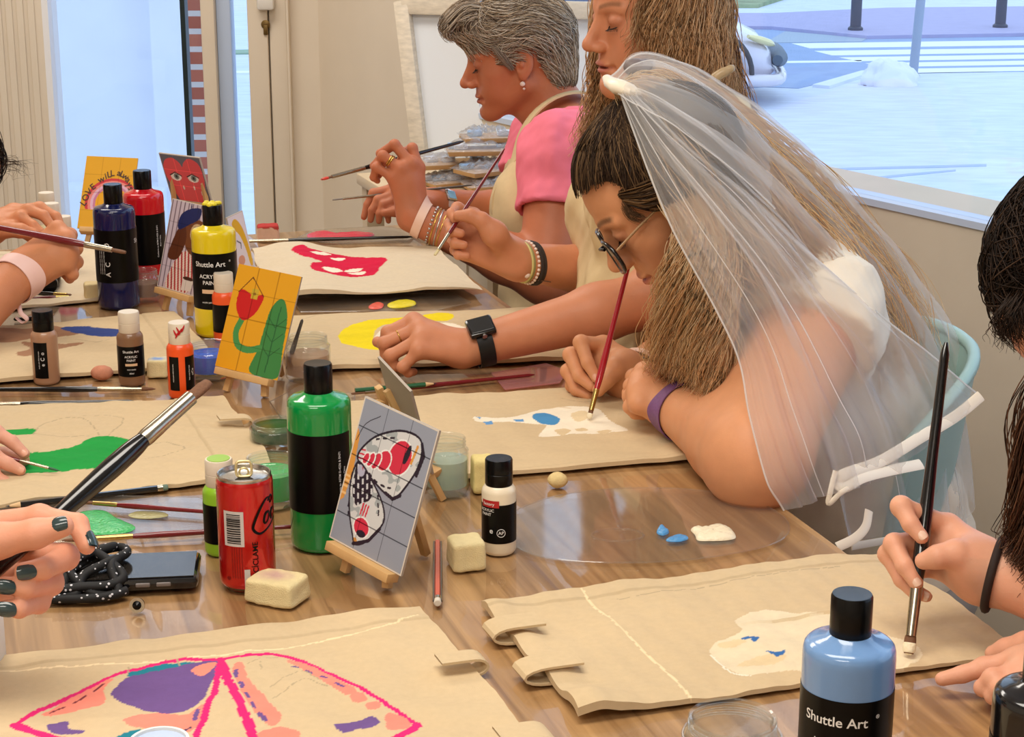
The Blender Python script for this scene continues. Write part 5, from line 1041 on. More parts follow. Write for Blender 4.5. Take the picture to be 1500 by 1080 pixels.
def lashes(name, H, parent, m, low=.0035):
    mb = MB()
    for s in (1, -1):
        P = []
        for t in np.linspace(-1, 1, 13):
            a = t*1.05; y = .0315*s+.0150*math.sin(a)*s; x = .0785+.0142*math.cos(a); z = low-.0016*math.cos(a*1.2)+.003*t*t*(1 if t*1 < 0 else .8); P.append(H.w((x, y, z)))
        mb.tube(P, [.0003]+[.0011*H.s]*11+[.0003], 6)
        for t in np.linspace(-.8, .95, 12):
            a = t*1.05; p0 = np.array((.0785+.0142*math.cos(a), .0315*s+.0150*math.sin(a)*s, low-.001)); p1 = p0+np.array((.006*math.cos(a), s*.006*math.sin(a), -.0035)); mb.tube([H.w(p0), H.w((p0+p1)/2+np.array([0, 0, -.001])), H.w(p1)], [.0005, .0004, .0001], 4)
    return mb.build(name, m, parent, 60)
# ---------------------------------------------------------------- hand
def add_hand(pr, wrist, mcps, fingers, thumb, s=1., wr=.024, pal=None, fr=(.0094, .0084, .0074, .0062), thick=1.):
    """mcps: 4 knuckles index..little; fingers: per finger [pip, dip, tip]; thumb: [root, knuckle, joint, tip]"""
    wrist = np.asarray(wrist, float); M = [np.asarray(p, float) for p in mcps]; lat = nrm(M[0]-M[3])
    for i, p in enumerate(M):
        w0 = wrist+lat*(.012-.008*i)*s; pr.cone(w0, p, .0135*s*thick, .0108*s, .014*s)
    for i in range(3): pr.cone(M[i], M[i+1], .0098*s, .0094*s, .008*s)
    c = (M[0]+M[1]+M[2]+M[3])/4; pr.cone(wrist*.8+c*.2, wrist*.3+c*.7, .0175*s*thick, .016*s*thick, .016*s)
    T = [np.asarray(p, float) for p in thumb]
    pr.cone(wrist*.6+T[0]*.4, T[0], .015*s, .0165*s, .014*s); pr.chain(T, [.0165*s, .0118*s, .0098*s, .0076*s], .005*s, .013*s)
    for i, f in enumerate(fingers):
        P = [M[i]]+[np.asarray(p, float) for p in f]; sc = s*(1., 1.02, .97, .86)[i]
        pr.chain(P, [fr[0]*sc*1.05, fr[1]*sc, fr[2]*sc, fr[3]*sc], .0028*s, .005*s); pr.ell(P[1], np.ones(3)*fr[1]*1.06*sc, None, .004*s)
def nail_mesh(parent, tips, m, s=1.):
    """tips: (dip, tip, outward direction) -> small curved nails lying on the finger ends"""
    for dip, tip, out in tips:
        dip, tip = np.asarray(dip, float), np.asarray(tip, float); ax = nrm(tip-dip); o = nrm(np.asarray(out, float)-ax*(ax@np.asarray(out, float))); sd_ = np.cross(ax, o); G = []
        for u in np.linspace(-1, 1, 7):
            row = []
            for v in np.linspace(-1.0, 1, 9):
                wv = .0050*s*(1-.12*abs(u)**3)*math.sin(v*1.05); rr = .0067*s; row.append(tip+ax*(u*.0056*s-.0012*s)*(1-.25*v*v)+sd_*wv+o*(rr*(.35+.68*math.cos(v*1.0))-.0006*u*u*s))
            G.append(row)
        mb = MB(); mb.grid(np.array(G)); mb.grid(np.array(G)[::-1]-o*.0012*s); mb.build('fingernail', m, parent, 60)
# ---------------------------------------------------------------- hair
def strands(name, parent, P, rad, cols, m, sides=3, taper=.35):
    """P: (n, k, 3) polylines -> thin tapered tubes in one mesh, coloured strand by strand"""
    P = np.asarray(P, float); n, k, _ = P.shape; T = np.gradient(P, axis=1); T /= np.linalg.norm(T, axis=2, keepdims=True)+1e-9
    ref = np.where(np.abs(T[..., 2:3]) > .9, np.array([1., 0, 0]), np.array([0, 0, 1.])); X = np.cross(ref, T); X /= np.linalg.norm(X, axis=2, keepdims=True)+1e-9; Y = np.cross(T, X)
    r = np.broadcast_to(np.asarray(rad, float).reshape(-1, 1), (n, 1))*np.interp(np.linspace(0, 1, k), [0, .1, .6, 1], [.8, 1, .9, taper])[None]
    a = np.arange(sides)*2*np.pi/sides
    V = P[:, :, None]+r[..., None, None]*(np.cos(a)[None, None, :, None]*X[:, :, None]+np.sin(a)[None, None, :, None]*Y[:, :, None])
    idx = np.arange(n*k*sides).reshape(n, k, sides); nx = np.roll(idx, -1, 2)
    Q = np.stack([idx[:, :-1], nx[:, :-1], nx[:, 1:], idx[:, 1:]], -1).reshape(-1, 4)
    Cc = np.repeat(np.asarray(cols), k*sides, 0) if np.asarray(cols).ndim == 2 else np.repeat(np.asarray(cols).reshape(n*k, 3), sides, 0)
    return mkmesh(name, V.reshape(-1, 3), Q, m, parent, 180, Cc)
hairm = mat('hair strands', (1, 1, 1), .5, attr=True, spec=.35)
_nt = hairm.node_tree; _tl = _nt.nodes.new('ShaderNodeBsdfTranslucent'); _mx = _nt.nodes.new('ShaderNodeMixShader'); _mx.inputs[0].default_value = .45; _at = [n for n in _nt.nodes if n.type == 'ATTRIBUTE'][0]
_nt.links.new(_at.outputs['Color'], _tl.inputs[0]); _nt.links.new(_nt.nodes['Principled BSDF'].outputs[0], _mx.inputs[1]); _nt.links.new(_tl.outputs[0], _mx.inputs[2]); _nt.links.new(_mx.outputs[0], _nt.nodes['Material Output'].inputs[0])
def comb(H, capf, grad, roots, dirf, length, steps, lift, wave=0., wfreq=60., seed=0, jit=.15):
    """lay strands over a cap surface (head space): step along a direction field and stay at a height above the cap"""
    r = np.random.default_rng(seed); p = roots.copy(); n = len(p); out = []; L_ = np.broadcast_to(np.asarray(length, float), (n,)); lf = np.broadcast_to(np.asarray(lift, float), (n,)); ph = r.uniform(0, 6.28, n); jd = r.normal(size=(n, 3))*jit; am = wave*r.uniform(.5, 1.4, n)
    for i in range(steps):
        d = capf(p); g = grad(p); p = p-(d-lf*(.3+.7*min(1, i/3)))[:, None]*g; side = np.cross(g, dirf(p)); side /= np.linalg.norm(side, axis=1)[:, None]+1e-9
        out.append(p+side*(am*np.sin(ph+i*wfreq*L_.mean()/steps))[:, None]+g*(am*.6*np.cos(ph*1.7+i*wfreq*.8*L_.mean()/steps))[:, None])
        v = dirf(p)+jd; v = v-g*(v*g).sum(1)[:, None]; v /= np.linalg.norm(v, axis=1)[:, None]+1e-9; p = p+v*(L_/steps)[:, None]
    return H.w(np.stack(out, 1))
def capfun(ells, k=.02):
    def f(p):
        cur = None
        for c, r in ells:
            L_ = p-np.array(c); r = np.array(r); k0 = np.linalg.norm(L_/r, axis=-1); d = k0*(k0-1)/(np.linalg.norm(L_/r**2, axis=-1)+1e-9)
            if cur is None: cur = d
            else: h = np.clip(.5+.5*(cur-d)/k, 0, 1); cur = cur*(1-h)+d*h-k*h*(1-h)
        return cur
    def g(p):
        e = 1e-4; G = np.stack([f(p+np.eye(3)[i]*e)-f(p-np.eye(3)[i]*e) for i in range(3)], -1); return G/(np.linalg.norm(G, axis=-1, keepdims=True)+1e-9)
    return f, g
def capmesh(name, H, parent, ells, keep, col, vox=.004, k=.02, infl=0., bumps=.0):
    pr = Prims()
    for c, r in ells: pr.ell(H.w(c), np.array(r)*H.s, H.R, k)
    def post(Fd, P):
        L_ = H.l(P); Fd = Fd+bumps*vnoise(L_, 17, 130.)
        return np.maximum(Fd, keep(L_))
    V, Q = grow(pr, vox, infl=infl, post=post); return mkmesh(name, V, Q, hairm, parent, 60, np.ones((len(V), 3))*np.array(rgb(*col))*(1+.15*vnoise(V, 3, 200.)[:, None]))
def hcol(n, stops, seed=0, var=.12, gain=1.):
    r = np.random.default_rng(seed); c = np.array([rgb(*q) for q in stops]); i = r.integers(0, len(c), n); q = np.maximum(c[i]*gain*(1+var*r.normal(size=(n, 1))), .002); return q*np.minimum(1, .9/q.max(1, keepdims=True))
def lock(guides, n, spread, seed=0, k=24, wave=.0, wfreq=3., curl=.004, frizz=.0015, ends=.18):
    """many strands following one of several guide polylines, offset across the lock and waving along it"""
    r = np.random.default_rng(seed); G = [spline(g, k) for g in guides]; out = []; t = np.linspace(0, 1, k)
    for i in range(n):
        if len(G) == 1: base = G[0]
        else:
            u = r.uniform(0, len(G)-1); j = min(int(u), len(G)-2); base = G[j]*(1-(u-j))+G[j+1]*(u-j)
        sp_ = np.interp(t, np.linspace(0, 1, len(spread)), spread)[:, None]; o = r.normal(size=3); o = o/np.linalg.norm(o)*r.uniform(0, 1)**.5; ph = r.uniform(0, .9)+(i % 7)*.9; f = wfreq*r.uniform(.85, 1.15)
        amp = (wave*(t*1.2)**.8)[:, None]; w = amp*np.stack([np.sin(ph+f*6.28*t), np.cos(ph*1.3+f*5.6*t), .4*np.sin(ph+f*6.28*t+1)], 1)
        tm = t*(1-ends*r.uniform(0, 1)**1.5); ii = np.clip((tm*(k-1)).astype(int), 0, k-2); fr = (tm*(k-1)-ii)[:, None]; base = base[ii]*(1-fr)+base[ii+1]*fr
        fz = frizz*np.cumsum(r.normal(size=(k, 3)), 0)*.35
        out.append(base+o*sp_+w+fz*t[:, None]); 
    return np.array(out)
# ---------------------------------------------------------------- trunk, limbs, clothes
class Body:
    def __init__(s, N, hip, fwd, wid=1., dep=1.):
        """N base of the neck, hip pelvis centre, fwd where the chest faces"""
        s.N, s.hip = np.asarray(N, float), np.asarray(hip, float); s.up = nrm(s.N-s.hip); f = np.asarray(fwd, float); s.f = nrm(f-s.up*(f@s.up)); s.l = np.cross(s.up, s.f); s.R = np.array([s.f, s.l, s.up]); s.L = np.linalg.norm(s.N-s.hip); s.wid, s.dep = wid, dep
    def at(s, t, f=0., l=0.): return s.hip+s.up*s.L*t+s.f*f+s.l*l
    def trunk(s, pr, bust=1.):
        w, d = s.wid, s.dep
        pr.ell(s.at(.80), (.092*d, .150*w, .135), s.R, .05); pr.ell(s.at(.52), (.105*d, .150*w, .15), s.R, .06); pr.ell(s.at(.25), (.118*d, .160*w, .16), s.R, .06); pr.ell(s.at(.02), (.125*d, .172*w, .13), s.R, .06)
        for y in (1, -1): pr.ell(s.at(.66, .075*d, y*.072*w), (.058*bust*d, .066*w, .062), s.R, .03); pr.cone(s.at(.95, -.005), s.at(.915, -.01, y*.13*w), .045, .048, .05)
def legs(pr, B, dirf, knee=.42, foot=.0, spread=.1):
    for y in (1, -1):
        h = B.at(0.0, .0, y*.09); kn = h+nrm(np.array([dirf[0], dirf[1], 0]))*knee+B.l*y*.03; kn[2] = max(.44, min(kn[2], .55)); an = kn+nrm(np.array([dirf[0], dirf[1], 0]))*foot; an[2] = .08
        pr.cone(h, kn, .085, .062, .05); pr.cone(kn, an, .06, .045, .02); toe = an+nrm(np.array([dirf[0], dirf[1], 0]))*.16; toe[2] = .035; pr.cone(an-np.array([0, 0, .03]), toe, .042, .035, .03)
def cloth(name, parent, pr, m, infl=.008, vox=.0055, cut=None, fold=.003, fsc=26., seed=0, dirn=(1, 1, 1), colr=None):
    dn = np.array(dirn, float)
    def post(Fd, P):
        Fd = Fd-fold*vnoise(P*dn, seed, fsc)*np.clip(1, 0, 1)-fold*.5*vnoise(P*dn, seed+1, fsc*2.1)
        return np.maximum(Fd, cut(P)) if cut is not None else Fd
    V, Q = grow(pr, vox, infl=infl, post=post); return mkmesh(name, V, Q, m, parent, 60)
def skinm(name, attr=True): return mat(name, (1, 1, 1), .48, attr=True, noise=.05, nscale=45, bump=.10, bscale=520, spec=.35, sss=.12)
SKIN = skinm('skin')
def skin_cols(V, base, seed=0): return np.ones((len(V), 3))*np.array(rgb(*base))*(1+.035*vnoise(V, seed, 40.)[:, None]*np.array([.5, 1., 1.2]))
def bangle(name, parent, c, axis, r, tube, m, squash=1., hint=(0, 0, 1), n=48, beads=0, bead_m=None, wob=0.):
    x, y, z = frame_z(axis, hint); mb = MB(); P = [c+r*(math.cos(a)*x*squash+math.sin(a)*y)+z*wob*math.sin(2*a) for a in np.linspace(0, 2*math.pi, n)]
    if beads:
        for a in np.linspace(0, 2*math.pi, beads, endpoint=False): mb.lathe([(0, -tube), (tube*.8, -tube*.6), (tube, 0), (tube*.8, tube*.6), (0, tube)], n=8, c=c+r*(math.cos(a)*x*squash+math.sin(a)*y))
    else: mb.tube(P, tube, 8)
    return mb.build(name, m, parent, 60)
def wristband(name, parent, c, axis, r, w, m, squash=1., hint=(0, 0, 1), th=.0012):
    x, y, z = frame_z(axis, hint); G = []
    for a in np.linspace(0, 2*math.pi, 49):
        d = math.cos(a)*x*squash+math.sin(a)*y; G.append([c+d*r-z*w/2, c+d*(r+th)-z*w/2, c+d*(r+th)+z*w/2, c+d*r+z*w/2, c+d*r-z*w/2])
    return MB().grid(np.array(G)).build(name, m, parent, 40)
def skinband(name, parent, pr, c, axis, w, m, th=.0014):
    """a flat band lying on the skin all round a limb"""
    x, y, z = frame_z(axis, (0, -1, .2)); rs = np.linspace(.012, .075, 120); G = []
    for a in np.linspace(0, 2*math.pi, 61):
        d = math.cos(a)*x+math.sin(a)*y; row = []
        for o in (-w/2, 0, w/2):
            v = val(pr, c+z*o+d*rs[:, None]); k = np.argmax(v > 0); row.append(rs[k] if v[k] > 0 else .035)
        G.append(row)
    G = np.array(G); G[-1] = G[0]
    for _ in range(3): G = np.concatenate([[(G[0]*2+G[1]+G[-2])/4], (G[1:-1]*2+G[2:]+G[:-2])/4, [(G[0]*2+G[1]+G[-2])/4]])
    ring = []
    for a, (r0, r1, r2) in zip(np.linspace(0, 2*math.pi, 61), G):
        d = math.cos(a)*x+math.sin(a)*y; e = .0012; ring.append([c-z*w/2+d*(r0+e), c-z*w/2+d*(r0+e+th), c+d*(r1+e+th), c+z*w/2+d*(r2+e+th), c+z*w/2+d*(r2+e), c-z*w/2+d*(r0+e)])
    return MB().grid(np.array(ring)).build(name, m, parent, 40)
# ================================================================ people
D_ = lambda d, *pts: [atd(p[0], p[1], d+(p[2] if len(p) > 2 else 0)) for p in pts]
A1 = lambda px, py, d: atd(px, py, d)
def headdir(phi, yaw=0., roll=0.):
    """face to the left of the photo, bowed by phi degrees, turned to the camera by yaw degrees"""
    p, y = math.radians(phi), math.radians(yaw); f = np.array([-math.cos(p)*math.cos(y), -math.cos(p)*math.sin(y), -math.sin(p)]); u = np.array([-math.sin(p)*math.cos(y), -math.sin(p)*math.sin(y), math.cos(p)])
    u = u+np.cross(f, u)*math.tan(math.radians(roll)); return f, u
def person(loc, label, group=None): return thing('person', loc, label, 'person', group)
def skin_mesh(t, pr, vox, fine, base, seed, H=None, face=None, paint=None):
    V, Q = grow(pr, vox, fine); C_ = skin_cols(V, base, seed)
    if H is not None: C_ = paint_face(V, C_, H, **(face or {}))
    if paint is not None: C_ = paint(V, C_)
    return mkmesh('body', V, Q, SKIN, t, 180, C_)
gold = mat('gold', rgb(212, 170, 90), .25, metal=1.); silver = mat('silver', rgb(196, 192, 186), .25, metal=1.); dark = mat('dark lash', rgb(40, 28, 24), .6)
denim = mat('dark trousers', rgb(70, 70, 76), .9); apronm = mat('cream apron', rgb(214, 190, 146), .9, noise=.04, nscale=60, bump=.15, bscale=600)
def add_arm(pr, sh, el, wr, r=(.052, .044, .043, .026), k=.012):
    pr.cone(sh, el, r[0], r[1], .03); fm_ = el*.68+wr*.32; pr.cone(el, fm_, r[1]*.96, r[2], .02); pr.cone(fm_, wr, r[2], r[3], .02)
# ---------------------------------------------------------------- the woman in the pink T-shirt
def woman_pink():
    d0 = 3.5; f, u = headdir(11, 3); H = Head(A1(760, 90, d0), f, u, .93)
    N = A1(832, 186, 3.53); B = Body(N, A1(850, 553, 3.5), (-1, -.05, 0), 1.06, 1.05)
    t = person(B.at(0)*np.array([1, 1, 0]), 'person with short grey hair in a pink T-shirt and beige apron holding two brushes')
    pr = Prims(); B.trunk(pr); neck(pr, H, N, .055, .062); add_head(pr, H, 1.2)
    sh = A1(822, 222, 3.34); el = A1(800, 405, 3.28); wr = A1(606, 318, 3.28); add_arm(pr, sh, el, wr, (.060, .050, .043, .029))
    hd = 3.27; lf = D_(hd, (613, 246, .008), (602, 240, -.006), (587, 247, -.014), (576, 260, -.012))
    add_hand(pr, wr, lf, [D_(hd, (604, 217, .012), (593, 222, .04), (586, 234, .045)), D_(hd, (578, 212, -.008), (557, 225, .016), (560, 243, .032)), D_(hd, (561, 228, -.016), (548, 243, .006), (555, 257, .022)), D_(hd, (551, 245, -.012), (547, 260, .006), (553, 265, .016))], D_(hd, (594, 287, .02), (584, 266, .04), (576, 250, .045), (570, 238, .042)), 1.04)
    shr = A1(800, 212, 3.70); elr = A1(760, 318, 3.66); wrr = A1(640, 296, 3.50); add_arm(pr, shr, elr, wrr, (.055, .042, .040, .027))
    rd_ = 3.46; rf = D_(rd_, (577, 276, 0), (580, 284, -.012), (584, 292, -.02), (588, 299, -.02))
    add_hand(pr, wrr, rf, [D_(rd_, (547, 283, .0), (538, 300, .0), (533, 318, .0)), D_(rd_, (554, 293, -.016), (545, 308, -.018), (543, 322, -.014)), D_(rd_, (562, 300, -.022), (556, 313, -.024), (555, 324, -.018)), D_(rd_, (572, 304, -.02), (568, 316, -.02), (569, 324, -.014))], D_(rd_, (618, 300, -.028), (598, 306, -.034), (580, 310, -.034), (564, 312, -.03)), .98)
    fine = [boxaround([H.w(p) for p in ((-.1, -.1, -.12), (.13, .1, .13), (-.1, .1, .13), (.13, -.1, -.12))], .012)+(.0026,), boxaround(lf+[wr]+D_(hd, (547, 210), (553, 266), (600, 210, .05)), .022)+(.0024,), boxaround(rf+[wrr]+D_(rd_, (533, 324), (566, 324, -.03)), .022)+(.0024,)]
    b = skin_mesh(t, pr, .006, fine, (190, 116, 82), 2, H, dict(lip=(166, 88, 76), brow=(120, 88, 66)))
    lashes('eyelashes', H, t, dark)
    pk = mat('pink jersey', rgb(236, 120, 140), .85, noise=.04, nscale=30, bump=.1, bscale=500)
    tp = Prims(); B.trunk(tp); cloth('t_shirt', t, tp, pk, .010, .007, cut=lambda P: np.maximum(.06-np.linalg.norm((P-H.w((-.005, 0, -.115)))*np.array([1., 1., .8]), axis=-1), (P-B.at(1.0))@B.up-.005), fold=.004)
    for s_, e_, nm in ((sh, el, 'sleeve'), (shr, elr, 'sleeve')):
        sp_ = Prims(); ax = nrm(e_-s_); hem = s_+(e_-s_)*.50; sp_.cone(s_-ax*.0, hem+ax*.03, .066, .068, .03); sp_.cone(s_+(B.at(.86)-s_)*.5, s_, .055, .060, .05)
        cloth(nm, t, sp_, pk, .004, .006, cut=lambda P, hem=hem, ax=ax: np.maximum((P-hem)@ax, -(np.linalg.norm((P-hem)-((P-hem)@ax)[..., None]*ax, axis=-1)-.058)*1.0*((P-hem)@ax > -.02)-9*((P-hem)@ax <= -.02)), fold=.005, fsc=34, seed=4)
    # apron: bib over the chest, strap round the neck
    ap = Prims(); B.trunk(ap)
    def cut(P): x = (P-B.hip)@B.f; y = (P-B.hip)@B.l; z = (P-B.hip)@B.up; return np.maximum(np.maximum(.015-x+.10*np.clip(z-.30, 0, 1), np.abs(y)-(.19-.25*np.clip(z-.28, 0, 1))), z-.42)
    cloth('apron', t, ap, apronm, .021, .007, cut=cut, fold=.005, fsc=20)
    for yy in (1, -1):
        P = spline([N-B.f*.085+B.up*.03, N+B.up*.05+B.l*yy*.062-B.f*.03, B.at(.97, .03, yy*.092), B.at(.86, .10, yy*.095), B.at(.74, .16, yy*.09), B.at(.6, .16, yy*.085)], 40)
        allp = Prims(); allp.L += tp.L; axs = nrm(el-sh); allp.cone(sh, sh+(el-sh)*.5, .066, .068, .03); allp.cone(sh+(B.at(.86)-sh)*.5, sh, .055, .060, .05); P[6:] = push(allp, P[6:], .017); mb = MB(); nrm_ = push(tp, P, .05)-push(tp, P, .0); sdv = np.cross(np.gradient(P, axis=0), nrm_); sdv /= np.linalg.norm(sdv, axis=1)[:, None]+1e-9; nrm_ /= np.linalg.norm(nrm_, axis=1)[:, None]+1e-9
        mb.grid(np.stack([P-sdv*.016, P-sdv*.016+nrm_*.003, P+nrm_*.004, P+sdv*.016+nrm_*.003, P+sdv*.016, P-sdv*.016], 1)); mb.build('apron_strap', apronm, t, 60)
    tr = Prims(); legs(tr, B, (-1, -.2)); V, Q = grow(tr, .012); mkmesh('trousers', V, Q, denim, t, 60)
    # jewellery
    ax = nrm(el-wr); c = wr+ax*.012; skinband('paper_wristband', t, pr, c+ax*.002, ax, .016, mat('pale pink band', rgb(238, 200, 178), .5))
    for k, m_ in ((.030, gold), (.037, silver), (.044, gold)): bangle('bracelet', t, c+ax*k, nrm(ax+np.array([.1*math.sin(k*400), 0, .12])), .0335, .0016, m_, .97)
    bangle('bead_bracelet', t, c+ax*.024, nrm(ax+np.array([0, 0, .1])), .0335, .0026, silver, .97, beads=26)
    q0, q1 = lf[2], D_(hd, (561, 228, -.016))[0]; bangle('ring', t, q0*.45+q1*.55, q1-q0, .0100, .0016, gold); bangle('ring', t, q0*.36+q1*.64, q1-q0, .0098, .0014, gold)
    ax2 = nrm(elr-wrr); c2 = wrr+ax2*.012; ww = thing
    w_ = wristband('watch_strap', t, c2, ax2, .0285, .014, mat('clear strap', rgb(206, 196, 200), .25), .95); dv = nrm(np.array([0, -.8, .6])-ax2*(ax2@np.array([0, -.8, .6]))); x, y, z = ax2, np.cross(dv, ax2), dv
    MB().box(c2+dv*.0285, (.024, .022, .006), np.array([x, y, z]), bev=.002).build('watch_case', silver, w_, 40); MB().box(c2+dv*.0317, (.018, .016, .001), np.array([x, y, z])).build('watch_face', mat('pale blue dial', rgb(140, 196, 236), .1), w_, 0)
    e = H.w((.004, .080, -.036)); MB().lathe([(0, -.005), (.004, -.003), (.0052, 0), (.004, .003), (0, .005)], c=e, n=16).build('earring', mat('pearl', rgb(236, 214, 200), .15, coat=.5), t, 60); MB().lathe([(0, -.003), (.003, 0), (0, .003)], c=e+np.array([.003, -.002, -.009]), n=12).build('earring', MATS['pearl'], t, 60)
    # short grey hair
    E1 = [((-.014, 0, .050), (.110, .088, .090)), ((.052, 0, .094), (.062, .060, .040)), ((-.072, 0, -.020), (.040, .062, .062)), ((.088, .010, .098), (.036, .046, .026))]
    keep = lambda L_: np.maximum.reduce([np.minimum(L_[..., 0]-.105+.0*L_[..., 2], .5), .072+.52*(L_[..., 0])-L_[..., 2]-.10*(L_[..., 0] < -.03)-.06*(L_[..., 0] < .0)+.0])
    keep = lambda L_: np.minimum(.5, np.where(L_[..., 0] > .052, .060-L_[..., 2], np.where(L_[..., 0] > .022, .012-L_[..., 2], np.where(L_[..., 0] > -.034, .036-L_[..., 2], -.072-L_[..., 2]))))
    hm = capmesh('hair', H, t, E1, keep, (150, 134, 118), .0045, .03, -.004, .004)
    cf, cg = capfun(E1, .03); r = np.random.default_rng(4); cand = r.normal(size=(26000, 3)); cand /= np.linalg.norm(cand, axis=1)[:, None]; cand = cand*np.array([.13, .1, .11])+np.array([0, 0, .045])
    cand = cand-(cf(cand))[:, None]*cg(cand); L_ = cand; ok = keep(L_) < .003; cand = cand[ok][:5200]
    def dirf(p):
        x, y, z = p[:, 0], p[:, 1], p[:, 2]; front = np.clip((x-.03)/.05, 0, 1)*np.clip((z-.07)/.04, 0, 1)
        side = np.stack([-1+.2*np.sin(60*z), 0*x, -.35+.5*np.sin(38*x+20*z)], 1); top = np.stack([.9+0*x, .35*np.sin(40*y+9), .45*np.cos(30*x)], 1); nape = np.stack([-.25+0*x, 0*x, -1+0*x], 1); nb = np.clip((-x-.045)/.03, 0, 1)*np.clip((.06-z)/.06, 0, 1)
        v = side*(1-front)[:, None]+top*front[:, None]; return v*(1-nb)[:, None]+nape*nb[:, None]
    S1_ = comb(H, cf, cg, cand, dirf, .052, 10, r.uniform(-.003, .007, len(cand)), .0025, 90., 5, .22)
    strands('hair_strands', t, S1_, .00085, hcol(len(S1_), [(196, 182, 164), (168, 152, 134), (216, 206, 192), (136, 118, 102), (186, 166, 140)], 3, .12, 1.35), hairm)
    fr_ = lock([[H.w((.05, y, .12)), H.w((.085, y*1.1, .140-abs(y)*.3)), H.w((.122, y*1.2, .118-abs(y)*.3)), H.w((.134, y*1.2, .092)), H.w((.120, y*1.2, .072))] for y in (-.035, -.01, .015, .045)], 520, [.006, .012, .013, .010], 9, 12, .003, 1.2)
    strands('fringe', t, fr_, .0009, hcol(520, [(196, 182, 162), (170, 154, 136), (210, 198, 184), (150, 132, 112)], 6, .12, 1.35), hairm)
    sd_ = lock([[H.w((.046, .074, .05)), H.w((.036, .081, .03)), H.w((.026, .081, .012)), H.w((.018, .080, -.004))]], 160, [.008, .009, .007, .003], 11, 9, .001, 1.); strands('sideburn', t, sd_, .0007, hcol(160, [(170, 152, 136), (150, 132, 116)], 7, .1, 1.3), hairm)
woman_pink()
a = A1(679, 207, 3.40); b = A1(471, 263, 3.25); brush(a, b, .0048, 'black', 'black handled brush with a red tip in the raised hand of the woman in pink', tipcol=mat('wet red paint', rgb(206, 60, 44), .3))
a = A1(692, 271, 3.50); b = A1(487, 293, 3.43); brush(a, b, .0030, 'grey', 'thin grey brush in the lower hand of the woman in pink', bristle=mat('grey bristles', rgb(120, 112, 104), .7))
